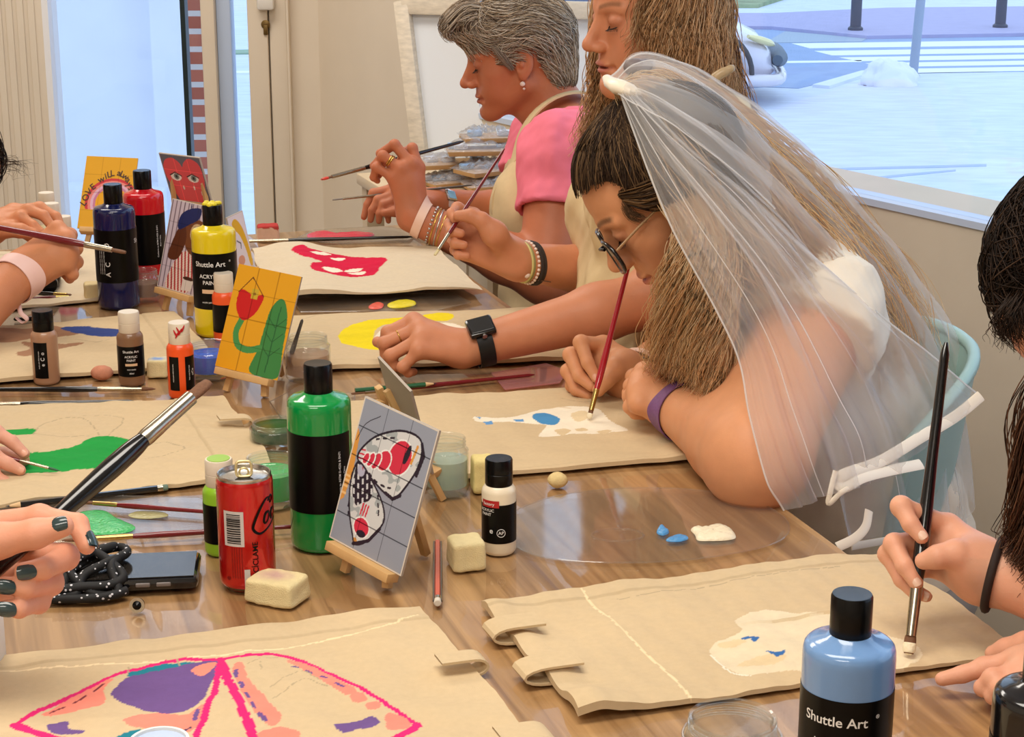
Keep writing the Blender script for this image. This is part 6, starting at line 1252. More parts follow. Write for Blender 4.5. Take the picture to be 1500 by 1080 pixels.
# ---------------------------------------------------------------- the woman with long wavy hair
def woman_wavy():
    d0 = 2.80; f, u = headdir(4, 20); H = Head(A1(963, 33, d0), f, u, .99)
    N = A1(1000, 168, 2.86); B = Body(N, A1(985, 590, 2.86), (-1, -.18, 0), 1.05, 1.05)
    t = person(B.at(0)*np.array([1, 1, 0]), 'person with long wavy light brown hair in a cream apron and black smart watch')
    pr = Prims(); B.trunk(pr); neck(pr, H, N); add_head(pr, H, 1.12, ears=False)
    sh = A1(1030, 235, 2.70); el = A1(968, 434, 2.60); wr = onz(676, 512, TZ+.036); add_arm(pr, sh, el, wr, (.052, .044, .039, .026))
    hd = depth(onz(612, 506, TZ+.045)); lm = D_(hd, (606, 470, .030), (614, 481, .012), (616, 497, -.008), (614, 514, -.022))
    add_hand(pr, wr, lm, [D_(hd, (568, 487, .022), (561, 505, .030), (568, 516, .036)), D_(hd, (563, 503, .006), (565, 521, .014), (575, 530, .024)), D_(hd, (572, 521, -.010), (578, 536, -.002), (590, 540, .012)), D_(hd, (590, 538, -.022), (598, 546, -.012), (606, 545, .002))], D_(hd, (636, 498, .034), (600, 506, .046), (570, 506, .044), (553, 501, .036)), 1.03)
    shr = A1(965, 222, 3.02); elr = A1(905, 402, 2.98); wrr = A1(760, 383, 2.83); add_arm(pr, shr, elr, wrr, (.050, .042, .040, .028))
    rd_ = 2.80; rf = D_(rd_, (693, 316, .030), (680, 332, .038), (675, 350, .036), (680, 370, .028))
    add_hand(pr, wrr, rf, [D_(rd_, (670, 305, .020), (661, 313, -.004), (667, 322, -.016)), D_(rd_, (659, 329, .014), (662, 339, -.014), (675, 342, -.018)), D_(rd_, (661, 347, .012), (666, 357, -.014), (680, 359, -.018)), D_(rd_, (667, 366, .010), (671, 374, -.010), (684, 375, -.014))], D_(rd_, (724, 342, -.016), (705, 323, -.026), (690, 316, -.028), (671, 316, -.026)), 1.06, thick=1.15)
    fine = [boxaround([H.w(p) for p in ((-.02, -.09, -.12), (.13, .09, .09), (-.02, .09, .09), (.13, -.09, -.12))], .008)+(.0024,), boxaround(lm+[wr]+D_(hd, (552, 500, .03), (600, 546, -.02)), .02)+(.0020,), boxaround(rf+[wrr]+D_(rd_, (660, 304), (684, 376, -.03)), .02)+(.0021,)]
    skin_mesh(t, pr, .006, fine, (202, 134, 98), 3, H, dict(lip=(178, 100, 86), brow=(132, 88, 60)))
    lashes('eyelashes', H, t, dark)
    tp = Prims(); B.trunk(tp); cloth('cream_top', t, tp, mat('cream cotton', rgb(226, 206, 168), .9, noise=.03, nscale=30, bump=.12, bscale=500), .012, .007, cut=lambda P: np.maximum(.062-np.linalg.norm((P-H.w((-.01, 0, -.13))), axis=-1), (P-B.at(1.0))@B.up-.01), fold=.005, seed=8)
    ap = Prims(); B.trunk(ap); cloth('apron', t, ap, apronm, .026, .007, cut=lambda P: np.maximum(np.maximum(.0-(P-B.hip)@B.f, np.abs((P-B.hip)@B.l)-.17), (P-B.hip)@B.up-.40), fold=.006, fsc=18, seed=5)
    for s_, e_ in ((sh, el), (shr, elr)):
        sp_ = Prims(); ax = nrm(e_-s_); hem = s_+(e_-s_)*.42; sp_.cone(s_-ax*.015, hem+ax*.03, .066, .060, .03); sp_.cone(s_+(B.at(.86)-s_)*.5, s_, .06, .064, .05); cloth('sleeve', t, sp_, MATS['cream cotton'], .003, .007, cut=lambda P, hem=hem, ax=ax: (P-hem)@ax, fold=.005, fsc=30, seed=14)
    tr = Prims(); legs(tr, B, (-1, -.2)); V, Q = grow(tr, .012); mkmesh('trousers', V, Q, denim, t, 60)
    # watch on the near wrist
    ax = nrm(el-wr); c = wr+ax*.030; up_ = np.array([-.18, -.55, .84]); dv = nrm(up_-ax*(ax@up_)); y = np.cross(dv, ax)
    w_ = wristband('watch_strap', t, c, ax, .0305, .022, mat('black rubber strap', rgb(14, 14, 16), .5), 1.0, dv, .002)
    MB().box(c+dv*.0330, (.038, .034, .0105), np.array([ax, y, dv]), bev=.004).build('watch_case', mat('black watch case', rgb(18, 18, 20), .15, coat=.4), w_, 40); MB().box(c+dv*.0384, (.031, .027, .001), np.array([ax, y, dv]), bev=.0004).build('watch_screen', mat('dark watch screen', rgb(44, 44, 44), .08), w_, 0)
    MB().lathe([(0, 0), (.0035, 0), (.0035, .003), (0, .003)], c=c+dv*.033-y*.017, axes=[ax, dv, -y], n=16).build('crown', silver, w_, 40)
    bangle('ring', t, lm[1]*.42+D_(hd, (563, 503, .006))[0]*.58, D_(hd, (563, 503, .006))[0]-lm[1], .0098, .0009, mat('gold', (1, 1, 1)), beads=0)
    ax = nrm(elr-wrr); c = wrr+ax*.006
    for k, m_, tb in ((.0, mat('pale yellow cord', rgb(206, 196, 128), .7), .0022), (.004, mat('olive cord', rgb(150, 146, 96), .7), .0018), (.020, mat('dark braided cord', rgb(54, 44, 40), .8), .0042), (.026, mat('dark braided cord', (1, 1, 1)), .0036)): bangle('cord_bracelet', t, c+ax*k, nrm(ax+np.array([.12, 0, .22])), .0315, tb, m_, .9)
    bangle('pearl_bracelet', t, c+ax*.012, nrm(ax+np.array([.1, 0, .2])), .0325, .0028, MATS['pearl'], .9, beads=30)
    MB().lathe([(0, -.006), (.005, -.003), (.006, 0), (.004, .005), (0, .006)], c=c+ax*.016+np.array([-.004, -.031, -.012]), n=14).build('shell_charm', MATS['pearl'], t, 60)
    tat = mat('tattoo ink', rgb(112, 80, 62), .6); m = MB()
    for dz_ in (.0, .017):
        P = [wrr+ax*(.040+.028*s_)+np.array([0, -.0300-.002*s_, -.002-dz_]) for s_ in np.linspace(0, 1, 8)]; m.tube(P, .0009, 5)
    m.build('forearm_tattoo', tat, t, 60)
    # long wavy hair
    cols = [(198, 156, 110), (216, 178, 132), (170, 128, 86), (228, 196, 154), (146, 108, 72)]
    E2 = [((-.012, 0, .045), (.110, .090, .098)), ((-.05, 0, -.04), (.060, .082, .10))]
    keep = lambda L_: np.where(L_[..., 0] > .012, .064+.45*np.clip(.075-L_[..., 0], 0, 1)-L_[..., 2], -.12-L_[..., 2]); capmesh('hair', H, t, E2, keep, (120, 84, 54), .006, .03, -.004, .003)
    d = d0
    near_ = [D_(d-.085, (905, -70, .05), (955, -30, .01), (950, 30), (962, 80, .0), (968, 130, .0)), D_(d-.095, (930, -70, .06), (985, -20, .01), (985, 50), (1000, 100), (990, 150)), D_(d-.09, (950, -70, .06), (1015, -20, .02), (1018, 50), (1030, 110), (1015, 160)), D_(d-.06, (960, -70, .06), (1040, -20, .02), (1045, 50), (1052, 110), (1060, 165)), D_(d-.0, (970, -70, .05), (1054, -20, .02), (1056, 50), (1056, 100), (1085, 150))]
    L1 = lock(near_, 3600, [.012, .016, .018, .019, .016], 21, 30, .011, 2.0, frizz=.0008, ends=.3); strands('hair_strands', t, L1, .00056, hcol(3600, cols, 1, .10, 1.3), hairm)
    back = [D_(d+.06, (970, -70), (1050, -10), (1060, 60), (1075, 130), (1115, 200)), D_(d+.02, (965, -70), (1048, -10), (1050, 70), (1062, 140), (1100, 220)), D_(d-.03, (960, -70), (1030, -10), (1040, 70), (1040, 150), (1075, 230)), D_(d-.05, (950, -70), (1000, 0), (1010, 90), (1005, 160), (1030, 240))]
    L2 = lock(back, 900, [.014, .022, .026, .026, .022], 22, 30, .008, 2.4, frizz=.0008); strands('back_hair', t, L2, .00085, hcol(900, cols[:3]+[(90, 62, 42)], 2, .15, 1.25), hairm)
    far_ = [D_(d+.075, (900, -60), (872, -10), (868, 60), (866, 120), (855, 180), (840, 225)), D_(d+.06, (905, -60), (890, -10), (892, 70), (888, 130), (880, 190), (868, 235)), D_(d+.05, (920, -60), (905, 0), (905, 80), (902, 130), (898, 180), (892, 230))]
    L3 = lock(far_, 420, [.006, .008, .012, .014, .014], 23, 36, .008, 3.4, frizz=.001); strands('front_hair', t, L3, .0007, hcol(420, cols+[(214, 180, 136)], 4, .15, 1.25), hairm)
    thin = [D_(d-.085, (945, -40), (925, 0), (918, 40), (905, 60)), D_(d-.09, (950, -40), (945, 20), (940, 70), (925, 110))]; L4 = lock(thin, 40, [.006, .008, .01, .008], 24, 24, .004, 2.); strands('loose_hair', t, L4, .0005, hcol(40, cols, 5), hairm)
    return H
woman_wavy()
a = A1(739, 218, 2.86); b = A1(637, 374, 2.75); brush(a, b, .0034, 'red', 'dark slim brush pinched in the upturned palm of the wavy haired woman', gold=False, flen=.14, blen=.05, bristle=mat('cream bristles', rgb(206, 190, 140), .6))
q = onz(1072, 103, 1.0); 
# ---------------------------------------------------------------- the bride with the veil
def tulle(name, op):
    if name in MATS: return MATS[name]
    m = bpy.data.materials.new(name); m.use_nodes = True; nt = m.node_tree; N = nt.nodes; L = nt.links; N.remove(N['Principled BSDF']); MATS[name] = m
    d = N.new('ShaderNodeBsdfDiffuse'); d.inputs[0].default_value = (.86, .84, .82, 1); tl = N.new('ShaderNodeBsdfTranslucent'); tl.inputs[0].default_value = (.86, .85, .84, 1)
    mx = N.new('ShaderNodeMixShader'); mx.inputs[0].default_value = .45; L.new(d.outputs[0], mx.inputs[1]); L.new(tl.outputs[0], mx.inputs[2])
    tr = N.new('ShaderNodeBsdfTransparent'); m2 = N.new('ShaderNodeMixShader'); m2.inputs[0].default_value = op; L.new(tr.outputs[0], m2.inputs[1]); L.new(mx.outputs[0], m2.inputs[2]); L.new(m2.outputs[0], N['Material Output'].inputs[0]); return m
def bride():
    d0 = 2.22; f, u = headdir(39, 4); H = Head(A1(989, 286, d0), f, u, .955)
    N = A1(1118, 372, 2.40); hip = np.array([.475, 2.37, .53]); B = Body(N, hip, (-.95, -.12, -.2), 1.1, 1.08)
    t = person(B.at(0)*np.array([1, 1, 0]), 'person in sunglasses under a bridal veil bent over a bag with a red brush')
    pr = Prims(); B.trunk(pr, 1.2); neck(pr, H, N, .055, .066); add_head(pr, H, 1.0, ears=False, cheek=1.12)
    sh = A1(1180, 478, 2.24); el = A1(1108, 668, 2.07); wr = onz(986, 594, TZ+.040); pr.cone(B.at(.93, 0, .12), sh, .06, .074, .05); pr.cone(sh, el, .074, .059, .03); fm_ = el*.72+wr*.28; pr.cone(el, fm_, .056, .050, .03); pr.cone(fm_, wr, .050, .031, .02)
    hd = depth(wr); lm = D_(hd, (944, 545, .030), (938, 558, .012), (935, 574, -.006), (936, 592, -.020))
    add_hand(pr, wr, lm, [D_(hd, (928, 552, .050), (934, 572, .060), (944, 578, .055)), D_(hd, (925, 566, .034), (930, 585, .042), (942, 590, .04)), D_(hd, (923, 581, .016), (927, 596, .022), (938, 602, .024)), D_(hd, (923, 596, .0), (930, 606, .004), (942, 609, .010))], D_(hd, (962, 562, .034), (946, 560, .058), (930, 568, .066), (920, 576, .064)), 1.1, thick=1.2)
    shr = A1(1070, 350, 2.60); elr = A1(1040, 500, 2.62); wrr = A1(926, 556, 2.43); pr.cone(B.at(.93, 0, -.12), shr, .06, .07, .05); add_arm(pr, shr, elr, wrr, (.068, .055, .048, .030))
    rd_ = 2.425; rf = D_(rd_, (884, 506, .020), (876, 518, .032), (872, 534, .038), (874, 551, .036))
    add_hand(pr, wrr, rf, [D_(rd_, (851, 502, -.004), (861, 532, -.020), (873, 553, -.025)), D_(rd_, (836, 520, .010), (848, 551, -.010), (866, 566, -.016)), D_(rd_, (832, 544, .018), (844, 571, .004), (862, 580, -.002)), D_(rd_, (838, 565, .022), (851, 582, .012), (868, 586, .008))], D_(rd_, (914, 536, -.014), (903, 538, -.028), (890, 555, -.034), (877, 572, -.030)), 1.12, thick=1.15)
    fine = [boxaround([H.w(p) for p in ((-.02, -.09, -.12), (.13, .09, .10), (-.02, .09, .10), (.13, -.09, -.12))], .008)+(.0021,), boxaround(lm+[wr]+D_(hd, (922, 560, .06), (925, 606, .0)), .022)+(.0021,), boxaround(rf+[wrr]+D_(rd_, (832, 504), (850, 586, -.03)), .022)+(.0018,)]
    skin_mesh(t, pr, .0055, fine, (214, 150, 108), 6, H, dict(lip=(186, 104, 96), brow=(96, 66, 46), blush=(216, 140, 108)))
    lashes('eyelashes', H, t, dark, low=.004)
    nail_mesh(t, [(D_(rd_, (861, 532, -.020))[0], D_(rd_, (873, 553, -.025))[0], (0, -1, .1))], mat('bare nails', rgb(226, 168, 140), .25), 1.05)
    # sunglasses pushed low on the nose
    fr = mat('black frame', rgb(16, 14, 16), .2, coat=.5); m = MB(); gl = MB()
    for s in (1, -1):
        c = np.array([.109, s*.033, -.004]); ring = []
        for a in np.linspace(0, 2*math.pi, 37):
            ca, sa = math.cos(a), math.sin(a); ring.append(H.w(c+np.array([-.006*abs(ca)*(ca*s > 0)-.10*.02*sa, .027*math.copysign(abs(ca)**.8, ca), .0225*math.copysign(abs(sa)**.8, sa)])))
        m.tube(ring, .0026, 8); gl.add([H.w(c)]+ring[:-1], [(0, i+1, (i+1) % 36+1) for i in range(36)])
    m.tube([H.w((.112, .008, .004)), H.w((.1165, 0, .006)), H.w((.112, -.008, .004))], .0022, 8); g = m.build('glasses_frame', fr, t, 60); gl.build('glasses_lens', film('dark lens', tint=(.20, .18, .20), rough=.02, fres=1.6), g, 60)
    m = MB()
    for s in (1, -1): m.tube([H.w((.098, s*.060, .006)), H.w((.06, s*.077, .016)), H.w((.0, s*.082, .024)), H.w((-.02, s*.081, .016))], [.0024, .0024, .0020, .0018], 8, flat=.7)
    m.build('glasses_temple', mat('pale metal temple', rgb(206, 176, 140), .3, metal=.6), g, 60)
    tee = mat('white jersey', rgb(236, 222, 200), .9, noise=.03, nscale=30, bump=.1, bscale=500)
    tp = Prims(); B.trunk(tp, 1.2); cloth('white_top', t, tp, tee, .012, .0065, cut=lambda P: np.maximum(.085-np.linalg.norm(P-(N+B.up*.06+B.f*.02), axis=-1), (P-B.at(1.0))@B.up-.02), fold=.005, fsc=22, seed=3)
    for s_, e_, in_ in ((sh, el, .12), (shr, elr, -.12)):
        sp_ = Prims(); ax = nrm(e_-s_); hem = s_+(e_-s_)*.22; sp_.cone(s_-ax*.02, hem+ax*.04, .083, .085, .03); sp_.cone(B.at(.93, 0, in_*.9), s_, .07, .082, .05); cloth('sleeve', t, sp_, tee, .004, .0055, cut=lambda P, hem=hem, ax=ax: (P-hem)@ax, fold=.007, fsc=28, seed=24)
    tr = Prims(); legs(tr, B, (-1, -.25)); tr.ell(B.at(-.10), (.15, .20, .11), B.R, .05); V, Q = grow(tr, .010); mkmesh('trousers', V, Q, mat('grey trousers', rgb(150, 142, 134), .9), t, 60)
    # bands
    ax = nrm(el-wr); c = wr+ax*.002; skinband('purple_wristband', t, pr, wr+ax*.028, nrm(ax+np.array([.05, 0, -.06])), .022, mat('purple band', rgb(122, 82, 128), .5, noise=.12, nscale=300))
    ax = nrm(elr-wrr); c = wrr+ax*.004
    for k in (0, .008, .015): bangle('black_bracelet', t, c+ax*k, nrm(ax+np.array([0, .1, .1])), .0345, .0042, mat('black beads', rgb(20, 18, 20), .4), 1., beads=24)
    bangle('red_cord', t, c+ax*.022, ax, .0345, .0018, mat('red cord', rgb(170, 36, 44), .6)); wristband('pale_wristband', t, c+ax*.012, nrm(ax+np.array([0, .15, .1])), .0375, .012, mat('pale pink band', (1, 1, 1)), 1., (0, -1, .2))
    # dark pulled back roots
    clip = np.array([-.03, 0, .145]); E = [((-.012, 0, .042), (.1055, .084, .096)), ((.034, 0, .052), (.064, .070, .065))]
    keep = lambda L_: np.where(L_[..., 0] > .012, .085-.75*np.clip(.078-L_[..., 0], 0, .07)+.012*np.exp(-((L_[..., 0]-.055)/.014)**2)+.004*vnoise(L_, 77, 60.)-L_[..., 2], -.03-L_[..., 2])
    capmesh('hair', H, t, E, keep, (64, 46, 34), .0045, .03, -.002, .0015); cf, cg = capfun(E, .03); r = np.random.default_rng(14)
    cand = r.normal(size=(30000, 3)); cand /= np.linalg.norm(cand, axis=1)[:, None]; cand = cand*np.array([.12, .1, .11])+np.array([0, 0, .04]); cand = cand-cf(cand)[:, None]*cg(cand); ok = (keep(cand) < .005); cand = cand[ok][:7000]
    def dirf(p): v = clip-p; return v
    dist = np.linalg.norm(clip-cand, axis=1); S1_ = comb(H, cf, cg, cand, dirf, np.clip(dist*.93, .01, .16), 12, r.uniform(-.001, .004, len(cand)), .0012, 40., 15, .015)
    strands('hair_strands', t, S1_, .0006, hcol(len(S1_), [(74, 54, 40), (58, 42, 32), (98, 74, 52), (146, 114, 80), (84, 62, 44)], 8), hairm)
    by = lock([[H.w((.06, .068, .045)), H.w((.062, .072, .03)), H.w((.05, .077, .015))], [H.w((.05, .072, .055)), H.w((.052, .076, .035)), H.w((.042, .08, .02))]], 60, [.004, .004, .003], 16, 8, .001, 1.); strands('baby_hair', t, by, .0003, hcol(60, [(90, 66, 48), (116, 88, 62)], 9), hairm)
    blond = [(230, 206, 168), (214, 188, 148), (240, 218, 184), (202, 172, 132), (190, 156, 116)]
    pony = [[H.w(clip), A1(960, 130, 2.22), A1(1040, 190, 2.26), A1(1130, 285, 2.28), A1(1215, 375, 2.32), A1(1280, 470, 2.36), A1(1320, 560, 2.40)], [H.w(clip), A1(950, 150, 2.18), A1(1020, 230, 2.18), A1(1095, 320, 2.18), A1(1170, 400, 2.2), A1(1240, 490, 2.25), A1(1280, 580, 2.3)], [H.w(clip), A1(965, 125, 2.28), A1(1060, 180, 2.34), A1(1160, 265, 2.40), A1(1250, 355, 2.44), A1(1320, 450, 2.46), A1(1350, 560, 2.46)], [H.w(clip), A1(945, 170, 2.16), A1(1000, 260, 2.13), A1(1050, 340, 2.13), A1(1105, 400, 2.13), A1(1150, 460, 2.17), A1(1175, 520, 2.2)]]
    L1 = lock(pony, 4200, [.012, .030, .042, .048, .050, .046], 31, 32, .010, 2.2, frizz=.0012, ends=.35); strands('long_hair', t, L1, .0007, hcol(4200, blond, 10, .08, 1.6), hairm)
    frontl = [[H.w((.02, .080, .02)), A1(1003, 330, 2.12), A1(985, 400, 2.13), A1(970, 470, 2.20), A1(964, 528, 2.27), A1(970, 552, 2.31)], [H.w((.0, .084, .02)), A1(1020, 340, 2.11), A1(1010, 410, 2.11), A1(1000, 480, 2.18), A1(1004, 538, 2.24), A1(1012, 564, 2.27)], [H.w((-.02, .084, .02)), A1(1040, 350, 2.11), A1(1040, 430, 2.11), A1(1032, 500, 2.15), A1(1036, 560, 2.19), A1(1048, 590, 2.21)], [H.w((-.04, .084, .02)), A1(1060, 350, 2.12), A1(1062, 430, 2.12), A1(1055, 500, 2.13), A1(1052, 560, 2.15), A1(1066, 592, 2.15)]]
    L2 = lock(frontl, 3600, [.006, .012, .016, .017, .018, .020], 32, 32, .010, 1.9, frizz=.0014, ends=.45); strands('front_hair', t, L2, .00058, hcol(3600, blond, 11, .08, 1.6), hairm)
    inner = [[H.w((.0, .06, -.03)), A1(1005, 420, 2.2), A1(1000, 480, 2.26), A1(1000, 540, 2.32)], [H.w((-.03, .05, -.04)), A1(1050, 430, 2.2), A1(1050, 500, 2.22), A1(1040, 570, 2.22)]]
    L3 = lock(inner, 500, [.010, .022, .024, .02], 33, 24, .005, 2.4); strands('inner_hair', t, L3, .001, hcol(500, [(190, 150, 104), (160, 122, 80)], 12, .1, 1.3), hairm)
    side = [[H.w((.05, .070, .05)), H.w((.03, .083, .03)), H.w((.0, .088, .02)), H.w((-.04, .088, .0)), H.w((-.06, .08, -.05))], [H.w((.05, .066, .06)), H.w((.02, .085, .05)), H.w((-.02, .09, .04)), H.w((-.06, .085, .02)), H.w((-.07, .08, -.04))]]
    L4 = lock(side, 600, [.006, .010, .012, .014, .02], 34, 18, .003, 1.6); strands('side_hair', t, L4, .0008, hcol(600, [(84, 62, 42), (110, 82, 54), (64, 46, 32), (140, 106, 70)], 13), hairm)
    return t, H, B
bride_t, bride_H, bride_B = bride()
a = A1(922, 384, 2.36); b = onz(863, 613, TZ+.010); brush(a, b, .0046, 'bright', 'bright red brush with a pearly ferrule in the bride\'s right hand', flen=.13, blen=.05, tipcol=mat('thick white paint', (1, 1, 1)), flat=.8, gold=True)
def veil():
    t = thing('bridal_veil', atd(915, 130, 2.2), 'sheer white tulle veil flowing from a satin clip on the bride\'s hair', 'veil'); G0 = (908, 128)
    def sheet(name, guides, op, seed, pleat=.012, np_=14., nu=110, nv=70, pw=1.0):
        Gs = [spline([atd(*q) for q in g], nv) for g in guides]; k = len(Gs); rows = []
        Gs = np.array(Gs)
        for uu in np.linspace(0, k-1, nu):
            i = min(int(uu), k-2); w = uu-i; Q = Gs
            a_, b_, c_, d_ = Q[max(i-1, 0)], Q[i], Q[i+1], Q[min(i+2, k-1)]; rows.append(.5*((2*b_)+(-a_+c_)*w+(2*a_-5*b_+4*c_-d_)*w*w+(-a_+3*b_-3*c_+d_)*w**3))
        P = np.array(rows); v = np.linspace(0, 1, nv)[None, :]; uq = np.linspace(0, 1, nu)[:, None]
        toc = nrm(CAM-P.mean((0, 1))); nn = np.cross(np.gradient(P, axis=0), np.gradient(P, axis=1)); nn /= np.linalg.norm(nn, axis=2, keepdims=True)+1e-9; nn *= np.sign((nn@toc))[..., None]
        ph = np.random.default_rng(seed).uniform(0, 6, 4); env = np.clip(v/.25, .15, 1)
        h = pleat*env*(np.sin(np_*uq*6.28/3+ph[0]+1.2*v)+.55*np.sin(np_*2.1*uq*6.28/3+ph[1]-1.5*v)+.3*np.sin(np_*4.3*uq*2+ph[2]+4*v))*.6+.003*vnoise(P, seed, 26.)
        P = P+nn*h[..., None]; o = mkmesh(name, P.reshape(-1, 3), grid_faces(nu, nv), tulle('tulle %d' % int(op*100), op), t, 180); return P
    g1 = [[G0+(2.155,), (940, 225, 2.10), (985, 335, 2.06), (1050, 455, 2.05), (1085, 530, 2.03), (1102, 610, 2.00), (1130, 700, 1.97), (1158, 748, 1.98)],
          [G0+(2.15,), (960, 215, 2.09), (1030, 320, 2.06), (1110, 440, 2.05), (1150, 520, 2.04), (1180, 600, 2.02), (1205, 660, 2.01), (1226, 722, 2.02)],
          [(912, 128, 2.15), (985, 210, 2.10), (1085, 310, 2.09), (1180, 430, 2.09), (1230, 510, 2.09), (1270, 580, 2.09), (1300, 630, 2.09), (1318, 690, 2.10)],
          [(914, 126, 2.15), (1005, 212, 2.12), (1120, 310, 2.13), (1230, 410, 2.15), (1300, 468, 2.17), (1350, 508, 2.18), (1395, 545, 2.19), (1437, 578, 2.20)]]
    P1_ = sheet('veil_front_layer', g1, .29, 1, .010, 12.)
    g2 = [[(905, 124, 2.17), (955, 205, 2.12), (1030, 290, 2.10), (1100, 390, 2.10), (1150, 500, 2.10), (1190, 600, 2.08), (1220, 700, 2.06), (1242, 800, 2.10)],
          [(905, 120, 2.17), (985, 180, 2.09), (1080, 260, 2.09), (1170, 360, 2.12), (1240, 460, 2.24), (1290, 560, 2.26), (1330, 660, 2.27), (1350, 770, 2.28)],
          [(902, 116, 2.18), (985, 145, 2.12), (1090, 212, 2.16), (1200, 318, 2.24), (1290, 430, 2.30), (1350, 520, 2.35), (1392, 630, 2.38), (1412, 770, 2.40)],
          [(896, 112, 2.21), (945, 86, 2.22), (1045, 124, 2.26), (1160, 212, 2.32), (1268, 328, 2.38), (1352, 435, 2.43), (1390, 500, 2.46), (1408, 570, 2.47)]]
    P2_ = sheet('veil_back_layer', g2, .30, 2, .014, 12.)
    g3 = [[(894, 118, 2.2), (930, 84, 2.22), (985, 92, 2.24), (1050, 130, 2.28), (1120, 195, 2.36)], [(898, 126, 2.17), (930, 108, 2.14), (985, 118, 2.10), (1060, 165, 2.10), (1130, 236, 2.14)], [(904, 136, 2.15), (940, 160, 2.09), (990, 190, 2.07), (1060, 240, 2.07), (1130, 310, 2.09)]]
    P3_ = sheet('veil_crown_puff', g3, .24, 3, .005, 9., 60, 50)
    satin = mat('satin ribbon', rgb(238, 226, 204), .35, spec=.6); th = tulle('tulle edge', .62); m = MB()
    m.tube(P1_[0], .0011, 6); m.tube(P1_[-1], .0011, 6); m.tube(P2_[-1], .0013, 6); m.tube(P1_[58], .0008, 5); m.tube(P1_[30], .0007, 5); m.tube(P2_[25], .0007, 5); m.tube(P2_[70], .0008, 5); m.tube(P3_[-1], .0008, 5); m.tube(P3_[20], .0007, 5); m.build('veil_edge', th, t, 60)
    for P, w in ((P2_[::50, -1][:2], .0045),):
        m = MB(); m.tube(spline(P, 24), w, 8, flat=.18, up=(0, -1, .3)); m.build('hem_ribbon', satin, t, 60)
    lp = spline([atd(1437, 580, 2.19), atd(1400, 610, 2.17), atd(1350, 640, 2.13), atd(1290, 676, 2.08), atd(1240, 694, 2.04), atd(1224, 706, 2.03), atd(1236, 714, 2.03), atd(1262, 700, 2.05), atd(1300, 690, 2.08), atd(1350, 680, 2.12)], 60); m = MB(); m.tube(lp, .0068, 8, flat=.2, up=(0, -1, .4)); m.build('ribbon_loop', satin, t, 60)
    lp = spline([atd(1224, 690, 2.03), atd(1217, 718, 2.02), atd(1214, 738, 2.02), atd(1232, 722, 2.02), atd(1250, 712, 2.03)], 30); m = MB(); m.tube(lp, .003, 8, flat=.25, up=(0, -1, .4)); m.build('ribbon_loop', satin, t, 60)
    lp = spline([atd(1226, 802, 2.04), atd(1252, 789, 2.05), atd(1268, 772, 2.06), atd(1273, 748, 2.07)], 30); m = MB(); m.tube(lp, .0055, 8, flat=.2, up=(0, -1, .4)); m.build('ribbon_tail', satin, t, 60)
    c = atd(908, 124, 2.165); ax = nrm(atd(935, 134, 2.17)-atd(895, 122, 2.19)); m = MB(); m.tube([atd(889, 114, 2.2), atd(896, 122, 2.18), atd(908, 128, 2.155), atd(925, 133, 2.145), atd(938, 137, 2.15)], [.006, .010, .013, .010, .004], 14, flat=.7); m.build('satin_clip', satin, t, 60)
    m = MB(); m.tube(spline([atd(918, 104, 2.19), atd(926, 98, 2.195), atd(938, 100, 2.2), atd(950, 97, 2.21), atd(955, 106, 2.21)], 12), [.004, .008, .010, .010, .011, .011, .010, .010, .009, .008, .006, .003], 12); m.build('grey_hair_clip', mat('grey plastic clip', rgb(120, 108, 106), .5), t, 60)
    return t
veil()
# claw clip of the woman behind, over her hair
t = thing('hair_claw', A1(1062, 108, 2.66), 'small cream hair claw sticking out above the veil in wavy hair', 'hair clip')
MB().tube(spline([A1(1040, 128, 2.66), A1(1050, 112, 2.65), A1(1064, 104, 2.65), A1(1076, 98, 2.65)], 14), [.004, .007, .008, .008, .008, .007, .007, .007, .007, .006, .006, .006, .005, .003], 10).build('claw', mat('cream acrylic', rgb(186, 160, 122), .3), t, 60)
# ---------------------------------------------------------------- mint chair behind the bride
def chair():
    c = np.array([.62, 2.38, 0]); t = thing('chair', c, 'mint green moulded chair behind the bride', 'chair'); mint = mat('mint plastic', rgb(158, 190, 184), .4); bk = np.array([math.cos(.12), math.sin(.12), 0]); sd_ = np.array([-bk[1], bk[0], 0])
    top = A1(1365, 540, 2.44); zt = top[2]+.035; cen = np.array([top[0]-.03, top[1]+.02, 0]); G = []; Gi = []
    for v in np.linspace(0, 1, 16):
        row = []; z = .44+(zt-.44)*v; 
        for a in np.linspace(-1.15, 1.15, 25):
            e = 1-max(0, v-.72)/.28*(abs(a)/1.15)**4*.55; R = .215+.03*v; zz = .44+(z-.44)*(1-.18*(abs(a)/1.15)**3*v); row.append(cen+bk*(R*math.cos(a)-.19+.02*v)+sd_*(R*1.02*math.sin(a))+np.array([0, 0, zz]))
        G.append(row)
    G = np.array(G); m = MB(); ctr = cen-bk*.19; nn = G-np.array([ctr[0], ctr[1], 0]); nn[..., 2] = 0; nn /= np.linalg.norm(nn, axis=2, keepdims=True); m.grid(G+nn*.005); m.grid((G-nn*.005)[:, ::-1]); m.tube(np.vstack([G[:, 0], G[-1], G[::-1, -1]]), .0085, 8); m.build('backrest', mint, t, 60)
    m = MB(); prof = []; m.lathe([(0, .445), (.2, .445), (.225, .452), (.225, .463), (.2, .468), (0, .458)], c=(cen[0]-bk[0]*.19, cen[1]-bk[1]*.19, 0), n=40); m.build('seat', mint, t, 40)
    lg = mat('white chair leg', rgb(222, 222, 220), .4)
    for a in (.7, 2.3, 3.9, 5.5):
        p = ctr+np.array([.14*math.cos(a), .14*math.sin(a), .45]); q = ctr+np.array([.23*math.cos(a), .23*math.sin(a), 0]); MB().tube([q, p], [.011, .014], 10).build('leg', lg, t, 60)
chair()
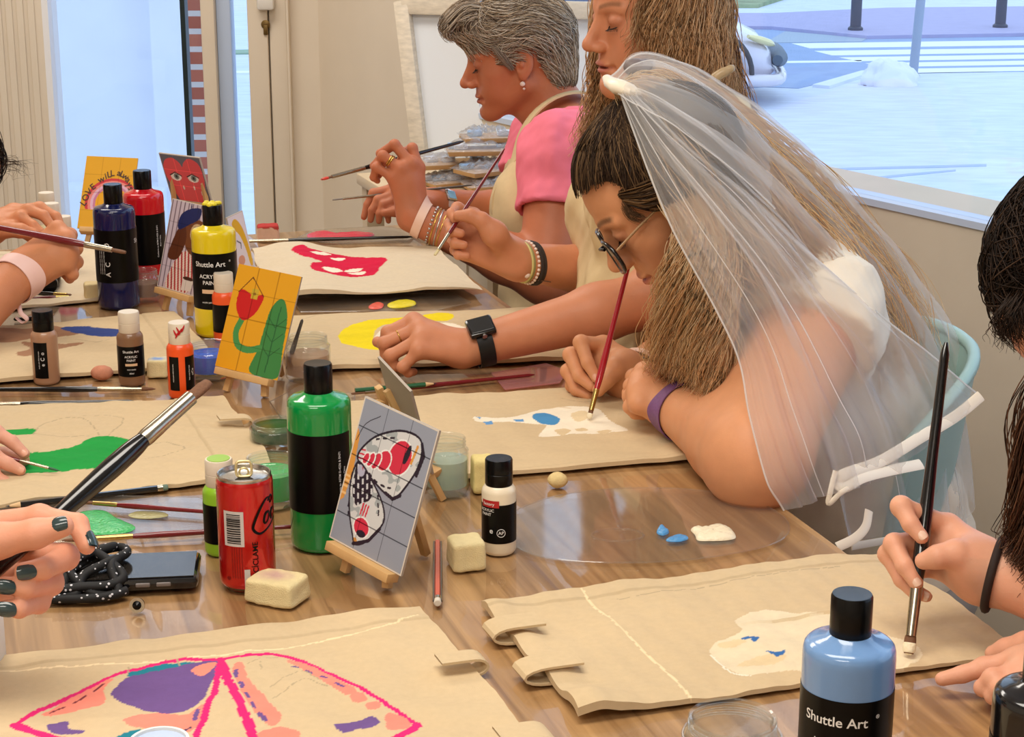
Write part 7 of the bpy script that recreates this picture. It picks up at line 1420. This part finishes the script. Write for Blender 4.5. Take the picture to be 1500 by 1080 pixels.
# ---------------------------------------------------------------- people at the edges
def sitter(label, H, N, hip, fwd, base, seed, arms, tee, haircol, hair=None, fine=(), face=None, ears=True, bw=1.05, sleeve=.45, torso=True):
    """arms: list of (shoulder, elbow, wrist, hand kwargs)"""
    B = Body(N, hip, fwd, bw, 1.05); t = person(B.at(0)*np.array([1, 1, 0]), label); pr = Prims(); B.trunk(pr, .9); neck(pr, H, N); add_head(pr, H, 1., ears=ears); fb = list(fine)
    for sh, el, wr, hk, rr in arms:
        pr.cone(B.at(.93, 0, ((sh-B.at(.93))@B.l)*.7), sh, .05, rr[0], .05); add_arm(pr, sh, el, wr, rr)
        add_hand(pr, wr, **hk); pts = hk['mcps']+[p for f_ in hk['fingers'] for p in f_]+hk['thumb']+[wr]; fb.append(boxaround(pts, .018)+(.0021,))
    skin_mesh(t, pr, .0075, fb, base, seed, H, face or {})
    lashes('eyelashes', H, t, dark)
    tp = Prims(); B.trunk(tp, .9); cloth('t_shirt', t, tp, tee, .011, .010, cut=lambda P: np.maximum(.07-np.linalg.norm(P-(N+B.up*.05+B.f*.02), axis=-1), (P-B.at(1.0))@B.up-.02), fold=.004, seed=seed)
    for sh, el, wr, hk, rr in arms:
        sp_ = Prims(); ax = nrm(el-sh); hem = sh+(el-sh)*sleeve; sp_.cone(sh-ax*.015, hem+ax*.03, rr[0]+.012, rr[0]+.012, .03); sp_.cone(sh+(B.at(.90)-sh)*.5, sh, .055, rr[0]+.01, .05); cloth('sleeve', t, sp_, tee, .003, .008, cut=lambda P, hem=hem, ax=ax: (P-hem)@ax, fold=.004, seed=seed+3)
    tr = Prims(); legs(tr, B, fwd); V, Q = grow(tr, .014); mkmesh('trousers', V, Q, denim, t, 60)
    if hair: hair(t, H)
    return t, B
def capped(haircol, strandcols, hl=.07, nst=1800, back=-.06, wave=.003, seed=1, len_=.07, pull=None, frontz=.066):
    def go(t, H):
        E = [((-.012, 0, .045), (.110, .088, .096)), ((-.06, 0, -.01), (.05, .075, .07))]
        keep = lambda L_: np.where(L_[..., 0] > .03, frontz-L_[..., 2], np.where(L_[..., 0] > -.02, .02-L_[..., 2], back-L_[..., 2])); capmesh('hair', H, t, E, keep, haircol, .005, .03, -.002, .002)
        cf, cg = capfun(E, .03); r = np.random.default_rng(seed); c = r.normal(size=(nst*6, 3)); c /= np.linalg.norm(c, axis=1)[:, None]; c = c*np.array([.13, .1, .12])+np.array([-.01, 0, .04]); c = c-cf(c)[:, None]*cg(c); c = c[keep(c) < -.002][:nst]
        pp = np.array(pull if pull is not None else (-.13, 0, .02)); S_ = comb(H, cf, cg, c, lambda p: pp-p, len_, 9, r.uniform(-.001, .006, len(c)), wave, 60., seed, .12); strands('hair_strands', t, S_, .0008, hcol(len(S_), strandcols, seed), hairm)
    return go
def edge_people():
    # right edge: dark haired woman holding the upright black brush
    f, u = headdir(47, 6); H = Head(A1(1640, 436, 1.66), f, u, .96); hd = 1.665; wr = A1(1440, 838, 1.655); el = A1(1640, 880, 1.60); sh = A1(1800, 640, 1.75)
    hk = dict(mcps=D_(hd, (1388, 772, .020), (1381, 788, .032), (1378, 808, .036), (1380, 830, .032)), fingers=[D_(hd, (1320, 742, .0), (1334, 768, -.012), (1350, 787, -.018)), D_(hd, (1310, 797, .012), (1325, 829, -.006), (1342, 854, -.012)), D_(hd, (1301, 812, .022), (1321, 849, .010), (1343, 872, .004)), D_(hd, (1319, 840, .024), (1337, 864, .014), (1357, 874, .006))], thumb=D_(hd, (1420, 824, -.018), (1398, 812, -.028), (1374, 816, -.030), (1353, 822, -.024)), s=1.04, thick=1.15)
    w2 = onz(1545, 975, TZ+.03); d2 = 1.60; m2 = [onz(1490, 968, TZ+.035), onz(1496, 985, TZ+.034), onz(1502, 1002, TZ+.03), onz(1512, 1016, TZ+.026)]
    hk2 = dict(mcps=m2, fingers=[[onz(1442, 978, TZ+.026), onz(1410, 988, TZ+.020), onz(1380, 995, TZ+.016)], [onz(1455, 995, TZ+.03), onz(1440, 1008, TZ+.02), onz(1450, 1012, TZ+.012)], [onz(1466, 1010, TZ+.026), onz(1455, 1020, TZ+.018), onz(1465, 1024, TZ+.012)], [onz(1480, 1022, TZ+.022), onz(1470, 1030, TZ+.016), onz(1480, 1034, TZ+.012)]], thumb=[onz(1525, 955, TZ+.03), onz(1500, 948, TZ+.03), onz(1475, 952, TZ+.024), onz(1455, 958, TZ+.018)], s=1.0)
    sh2 = A1(1760, 760, 1.50); el2 = A1(1700, 1010, 1.50); N = A1(1730, 520, 1.66); hip = N+np.array([.16, -.03, -.43])
    def hair(t, H):
        capped((34, 24, 18), [(38, 26, 20), (28, 20, 16), (54, 38, 28), (74, 54, 40)], nst=3600, back=-.10, wave=.002, seed=41, len_=.09, pull=(-.06, 0, .16), frontz=.075)(t, H)
        cols = [(96, 62, 44), (120, 80, 56), (74, 48, 34), (140, 100, 74)]
        g = [[H.w((.0, .08, .06)), A1(1560, 500, 1.6), A1(1512, 600, 1.6), A1(1500, 700, 1.61), A1(1486, 770, 1.62), A1(1478, 800, 1.62)], [H.w((-.02, .085, .05)), A1(1580, 520, 1.58), A1(1540, 620, 1.58), A1(1520, 720, 1.6), A1(1505, 790, 1.61), A1(1498, 830, 1.61)], [H.w((-.04, .08, .02)), A1(1610, 540, 1.58), A1(1570, 640, 1.58), A1(1550, 740, 1.6), A1(1530, 830, 1.6), A1(1520, 870, 1.6)]]
        L = lock(g, 900, [.008, .016, .020, .018, .014, .008], 42, 30, .006, 2., frizz=.0012); strands('long_hair', t, L, .0007, hcol(900, cols, 43), hairm)
        fl = lock([[H.w((.075, .03, .09)), H.w((.10, .03, .085)), H.w((.11, .03, .07))], [H.w((.06, .05, .09)), H.w((.085, .06, .085)), H.w((.095, .065, .06))]], 160, [.012, .012, .010], 44, 10, .003, 1.2, frizz=.002); strands('flyaway_hair', t, fl, .0004, hcol(160, [(44, 32, 24), (70, 52, 40)], 45), hairm)
    t, B = sitter('person with dark hair at the right edge gripping an upright black brush', H, N, hip, (-.95, .1, -.1), (220, 160, 130), 51, [(sh, el, wr, hk, (.05, .043, .038, .027)), (sh2, el2, w2, hk2, (.05, .043, .038, .027))], mat('pink knit', rgb(238, 122, 130), .85), None, hair, [boxaround([H.w(p) for p in ((-.02, -.09, -.12), (.13, .09, .1), (-.02, .09, .1), (.13, -.09, -.12))], .008)+(.003,)], ears=False)
    ax = nrm(el-wr); bangle('hair_elastic', t, wr+ax*.010, nrm(ax+np.array([.0, .1, -.1])), .0325, .0040, mat('dark brown elastic', rgb(40, 26, 20), .8), 1.0); nail_mesh(t, [(hk['fingers'][0][1], hk['fingers'][0][2], (.3, -1, .2)), (hk['fingers'][1][1], hk['fingers'][1][2], (.1, -1, .2)), (hk['fingers'][3][1], hk['fingers'][3][2], (.6, -.8, -.1))], mat('pale nails', rgb(232, 196, 172), .2), .98)
    # far left: joined hands with a pale pink wristband
    f = np.array([.86, .1, -.5]); u = np.array([.5, 0, .86]); H = Head(A1(-103, 262, 2.95), f, u, .97); hd = 2.74; wr = A1(30, 402, hd); el = A1(-95, 505, 2.62); sh = A1(-230, 330, 2.72)
    hk = dict(mcps=D_(hd, (84, 336, .004), (97, 350, -.008), (101, 368, -.014), (97, 386, -.012)), fingers=[D_(hd, (103, 344, .030), (98, 352, .050), (90, 352, .055)), D_(hd, (111, 364, .014), (108, 374, .036), (98, 376, .044)), D_(hd, (112, 384, .004), (108, 392, .024), (98, 392, .034)), D_(hd, (106, 402, -.002), (102, 408, .014), (94, 402, .024))], thumb=D_(hd, (58, 378, .020), (76, 360, .040), (88, 350, .050), (96, 342, .050)), s=1.12, thick=1.25)
    hd2 = 2.83; wr2 = A1(-38, 350, hd2); el2 = A1(-190, 440, 2.95); sh2 = A1(-260, 330, 3.05)
    hk2 = dict(mcps=D_(hd2, (20, 310, .010), (10, 318, -.006), (2, 328, -.018), (-6, 338, -.024)), fingers=[D_(hd2, (58, 305, .012), (82, 318, .008), (90, 334, .004)), D_(hd2, (42, 308, -.008), (64, 316, -.014), (76, 332, -.016)), D_(hd2, (30, 318, -.022), (48, 330, -.028), (60, 340, -.028)), D_(hd2, (18, 332, -.030), (34, 342, -.034), (44, 350, -.032))], thumb=D_(hd2, (-16, 340, -.036), (8, 336, -.046), (30, 338, -.046), (48, 342, -.040)), s=1.10, thick=1.2)
    N = A1(-190, 340, 2.98); hip = N+np.array([-.12, .02, -.46])
    t, B = sitter('person at the far left holding a dark red brush in both hands', H, N, hip, (.95, -.05, -.1), (206, 136, 96), 61, [(sh, el, wr, hk, (.052, .046, .042, .031)), (sh2, el2, wr2, hk2, (.05, .044, .04, .028))], mat('grey tee', rgb(150, 150, 156), .85), None, capped((52, 38, 30), [(60, 44, 34), (40, 30, 24), (84, 64, 50)], seed=62, nst=1500, wave=.004, frontz=.05))
    fl = lock([[H.w((.08, y, .075)), H.w((.105, y, .085)), H.w((.125, y, .08+z))] for y, z in ((.0, .02), (.03, -.02), (-.03, .03))], 40, [.012, .016, .022], 63, 10, .006, 1.4, frizz=.003); strands('flyaway_hair', t, fl, .0003, hcol(40, [(84, 66, 54)], 64), hairm)
    ax = nrm(el-wr); pa = Prims(); add_arm(pa, sh, el, wr, (.052, .046, .042, .031)); add_hand(pa, wr, **hk); skinband('paper_wristband', t, pa, wr+ax*.012, nrm(ax+np.array([.1, 0, .12])), .018, mat('pink paper band', rgb(244, 206, 198), .5)); m = MB(); q = wr+ax*.012+np.array([.008, -.02, -.034]); m.tube(spline([q, q+np.array([.004, -.006, -.012]), q+np.array([.012, -.004, -.022]), q+np.array([.004, 0, -.028]), q+np.array([-.006, 0, -.020])], 20), .0035, 8, flat=.4); m.build('band_end', MATS['pink paper band'], t, 60)
    # middle left: fingers with a thin brush
    f = np.array([.9, .1, -.42]); H = Head(A1(-330, 330, 2.25), f, (.4, 0, .9), .97); hd = 2.15; wr = A1(-95, 668, hd); el = A1(-270, 760, 2.08); sh = A1(-420, 520, 2.15)
    hk = dict(mcps=D_(hd, (-42, 642, .0), (-44, 662, -.016), (-44, 684, -.024), (-42, 702, -.022)), fingers=[D_(hd, (-6, 634, -.002), (18, 648, -.006), (36, 665, -.008)), D_(hd, (-10, 668, -.024), (12, 680, -.026), (30, 689, -.024)), D_(hd, (-12, 696, -.030), (8, 708, -.030), (26, 713, -.026)), D_(hd, (-16, 716, -.026), (0, 722, -.024), (14, 723, -.020))], thumb=D_(hd, (-70, 668, .022), (-30, 668, .026), (4, 668, .020), (34, 674, .012)), s=1.02)
    sh2 = A1(-440, 520, 2.45); el2 = A1(-330, 700, 2.5); wr2 = A1(-230, 640, 2.42); m2 = D_(2.42, (-190, 632, .01), (-192, 640, 0), (-194, 648, -.01), (-196, 656, -.015)); hk2 = dict(mcps=m2, fingers=[[p+np.array([.03, 0, .0]), p+np.array([.045, 0, -.02]), p+np.array([.04, 0, -.035])] for p in m2], thumb=[m2[0]+np.array([-.02, .0, .0]), m2[0]+np.array([.0, .02, -.01]), m2[0]+np.array([.02, .02, -.02]), m2[0]+np.array([.035, .015, -.025])], s=1.)
    N = A1(-430, 430, 2.30); hip = N+np.array([-.12, .0, -.42])
    t, B = sitter('person at the middle left whose fingertips hold a thin brush over the green bag', H, N, hip, (.95, -.05, -.1), (218, 158, 132), 71, [(sh, el, wr, hk, (.05, .043, .038, .026)), (sh2, el2, wr2, hk2, (.05, .043, .038, .026))], mat('white tee', rgb(226, 222, 216), .85), None, capped((84, 60, 42), [(96, 70, 50), (70, 50, 36)], seed=72, nst=900))
    nail_mesh(t, [(hk['fingers'][k][1], hk['fingers'][k][2], (.55, -.8, .15)) for k in (0, 1, 2)], mat('bare nails', (1, 1, 1)), .95)
    # near left: dark nails, large black brush
    f = np.array([.8, .3, -.5]); H = Head(A1(-560, 200, 1.65), f, (.45, .1, .88), .97); hd = 1.52; wr = A1(-110, 822, hd); el = A1(-400, 960, 1.50); sh = A1(-640, 600, 1.55)
    hk = dict(mcps=D_(hd, (-28, 772, .034), (-20, 796, .046), (-26, 830, .044), (-40, 862, .038)), fingers=[D_(hd, (58, 758, .030), (114, 768, .022), (127, 800, .010)), D_(hd, (96, 816, .026), (64, 833, -.006), (34, 837, -.012)), D_(hd, (74, 854, .022), (38, 861, -.008), (6, 857, -.012)), D_(hd, (56, 882, .016), (28, 892, -.010), (8, 890, -.012))], thumb=D_(hd, (-48, 808, -.004), (0, 792, -.020), (52, 782, -.026), (92, 771, -.026)), s=1.20, thick=1.1)
    sh2 = A1(-640, 700, 1.85); el2 = A1(-460, 900, 1.9); wr2 = A1(-300, 860, 1.85); m2 = D_(1.85, (-230, 850, .01), (-232, 862, 0), (-234, 874, -.01), (-238, 884, -.015)); hk2 = dict(mcps=m2, fingers=[[p+np.array([.03, 0, .0]), p+np.array([.045, 0, -.02]), p+np.array([.04, 0, -.035])] for p in m2], thumb=[m2[0]+np.array([-.02, .0, .0]), m2[0]+np.array([.0, .02, -.01]), m2[0]+np.array([.02, .02, -.02]), m2[0]+np.array([.035, .015, -.025])], s=1.)
    N = A1(-650, 380, 1.72); hip = N+np.array([-.08, .0, -.40])
    t, B = sitter('person at the near left with dark nail polish raising a large black brush', H, N, hip, (.95, .1, -.1), (222, 156, 126), 81, [(sh, el, wr, hk, (.05, .044, .040, .030)), (sh2, el2, wr2, hk2, (.05, .043, .038, .026))], mat('dark green tee', rgb(60, 80, 70), .85), None, capped((70, 48, 34), [(80, 56, 40), (60, 42, 30)], seed=82, nst=700))
    F_ = hk['fingers']; nail_mesh(t, [(F_[1][1], F_[1][2], (0, -1, .15)), (F_[2][1], F_[2][2], (0, -1, .15)), (F_[3][1], F_[3][2], (0, -1, .15)), (hk['thumb'][2], hk['thumb'][3], (.1, -.75, .65)), (F_[0][1], F_[0][2], (.9, -.2, .3))], mat('dark green nail polish', rgb(50, 66, 68), .15, coat=.5), 1.45)
edge_people()
a = A1(1386, 502, 1.70); b = onz(1331, 958, TZ+.011); brush(a, b, .0068, 'black', 'upright black brush with a long silver ferrule loaded with white paint at the right', flen=.17, blen=.055, tipcol=mat('thick white paint', (1, 1, 1)), flat=.7)
a = A1(-60, 322, 2.72); b = A1(184, 370, 2.70); brush(a, b, .0058, 'red', 'dark red flat brush gripped by the joined hands at the far left', flen=.16, blen=.08, flat=.6)
a = A1(-50, 655, 2.14); b = onz(88, 690, TZ+.010); brush(a, b, .0024, 'red', 'very thin brush touching the green wing shape', flen=.30, blen=.12, flat=.9, bristle=mat('dark green tip', rgb(24, 90, 48), .4))
a = A1(-60, 884, 1.50); b = A1(305, 560, 1.66); brush(a, b, .0095, 'black', 'large black flat brush with a shining ferrule raised diagonally at the left', flen=.20, blen=.075, flat=.55, bristle=hb, tipcol=None)
# ================================================================ side table with bagged kits, and the leaning frame behind the woman in pink
def shelf():
    z = .745; p = [onz(590, 262, z), onz(790, 250, z), onz(800, 200, z), onz(600, 205, z)]; c = sum(p)/4; ex = nrm(np.append((p[1]-p[0])[:2], 0)); ey = np.cross([0, 0, 1], ex); w = .36; dp = .40
    c = aty(672, 238, 4.02); c[2] = z; t = thing('side_table', (c[0], c[1], 0), 'small cream side table against the wall behind the woman in pink', 'side table'); wd_ = mat('cream wood', rgb(212, 190, 156), .6, noise=.04, nscale=20); R = np.array([ex, ey, [0, 0, 1]])
    MB().box(c-np.array([0, 0, .012]), (w, dp, .024), R, bev=.003).build('tabletop', wd_, t, 30); MB().box(c-np.array([0, 0, .07])-ey*(dp/2-.015), (w-.03, .018, .09), R).build('front_rail', wd_, t, 0)
    for sx in (-1, 1):
        for sy in (-1, 1): q = c+ex*sx*(w/2-.03)+ey*sy*(dp/2-.03); MB().box((q[0], q[1], (z-.024)/2), (.04, .04, z-.024), R).build('leg', wd_, t, 0)
    plast = film('crinkled clear bag', tint=(.96, .97, .98), rough=.12, fres=1.55, opac=.22, col=rgb(226, 232, 244), bump=.9, bscale=60); cardb = mat('kraft board', rgb(190, 150, 100), .8, noise=.06, nscale=60)
    r = np.random.default_rng(12)
    spots = [((712, 198), .985, .105, 'topmost clear bagged kit under the chin of the woman in pink'), ((706, 217), .945, .15, 'clear bagged kit second from the top of the stack'), ((660, 236), .905, .17, 'clear bagged kit with jumbled contents at the left of the stack'), ((716, 246), .90, .13, 'clear bagged kit behind the black brush handle'), ((722, 268), .845, .12, 'lowest clear bagged kit by the slim dark brush'), ((668, 262), .84, .14, 'lowest clear bagged kit at the left of the stack')]
    zz = z
    for i, ((px, py), zt, wl, lab) in enumerate(spots):
        g = aty(px, py+8, (4.0, 3.97, 4.02, 3.94, 3.92, 4.0)[i]); b = thing('bagged_kit', g, lab, 'craft kit', 'clear bagged kits on the side table'); ang = r.uniform(-.3, .3); a1 = ex*math.cos(ang)+ey*math.sin(ang); a2 = np.cross([0, 0, 1], a1); R2 = np.array([a1, a2, [0, 0, 1]])
        MB().box(g+np.array([0, 0, .006]), (wl, .085, .010), R2, bev=.002).build('board', cardb, b, 30)
        nx, ny = 28, 18; X, Y = np.meshgrid(np.linspace(-1, 1, nx), np.linspace(-1, 1, ny), indexing='ij'); H_ = .012+.016*np.clip(1-np.abs(X)**4, 0, 1)*np.clip(1-np.abs(Y)**4, 0, 1)*(1+.6*vnoise(np.stack([X*3, Y*3], -1), i+3, 3.)); P = g+(X*wl*.55)[..., None]*a1+(Y*.05)[..., None]*a2+np.stack([0*X, 0*X, H_], -1); m = MB(); m.grid(P); m.build('clear_bag', plast, b, 180)
        for k in range(3): q = g+a1*r.uniform(-.4, .4)*wl+a2*r.uniform(-.02, .02)+np.array([0, 0, .018]); MB().box(q, (.03, .02, .012), R2, bev=.003).build('contents', mat('pale kit piece %d' % (k % 2), (rgb(214, 220, 234), rgb(150, 186, 226))[k % 2], .4), b, 30)
    # whitewashed frame with a blank pale panel
    yb = 4.30; t = None; A = aty(618, 222, yb); wv = nrm(np.array([.90, -.30, 0])); lean = nrm(np.array([-.055, .10, 1.]))
    t = thing('picture_frame', A, 'whitewashed wooden frame with a blank pale panel leaning behind the side table', 'picture frame'); W_, H_ = .62, .62; n = nrm(np.cross(wv, lean)); up = nrm(np.cross(n, wv)); 
    A = A-up*.03; fm_ = mat('whitewashed wood', rgb(220, 208, 188), .7, noise=.16, nscale=40, stretch=(1, 1, 3)); sh_ = lambda a: a
    up2 = nrm(up+wv*-.10)
    def bar(a, b, wd2, nm): d = nrm(b-a); s = nrm(np.cross(n, d)); MB().box((a+b)/2, (np.linalg.norm(b-a), wd2, .03), np.array([d, s, n]), bev=.003).build(nm, fm_, t, 30)
    TLc = aty(590, 8, yb+.09); bar(A, TLc+(TLc-A)*.03, .036, 'stile'); T2 = TLc+wv*W_; bar(TLc, T2, .040, 'top_rail'); A2 = A+wv*W_; bar(A2, T2, .036, 'stile'); bar(A, A2, .036, 'bottom_rail')
    m = MB(); o_ = -n*np.sign(n[1])*-.008; m.add([A+o_, A2+o_, T2+o_, TLc+o_, A+o_*2.2, A2+o_*2.2, T2+o_*2.2, TLc+o_*2.2], [(0, 1, 2, 3), (7, 6, 5, 4), (0, 4, 5, 1), (1, 5, 6, 2), (2, 6, 7, 3), (3, 7, 4, 0)]); m.build('blank_panel', mat('pale panel', rgb(226, 230, 234), .35), t, 0)
shelf()
for pts in ([(1215, 247), (1330, 244), (1445, 241), (1445, 244), (1330, 247), (1215, 250)], [(1222, 266), (1330, 255), (1400, 249), (1400, 251), (1330, 258), (1222, 269)]):
    gpoly('paving_joint', pts, mat('joint grey', rgb(178, 192, 214), .8), z=GZ, h=.004)
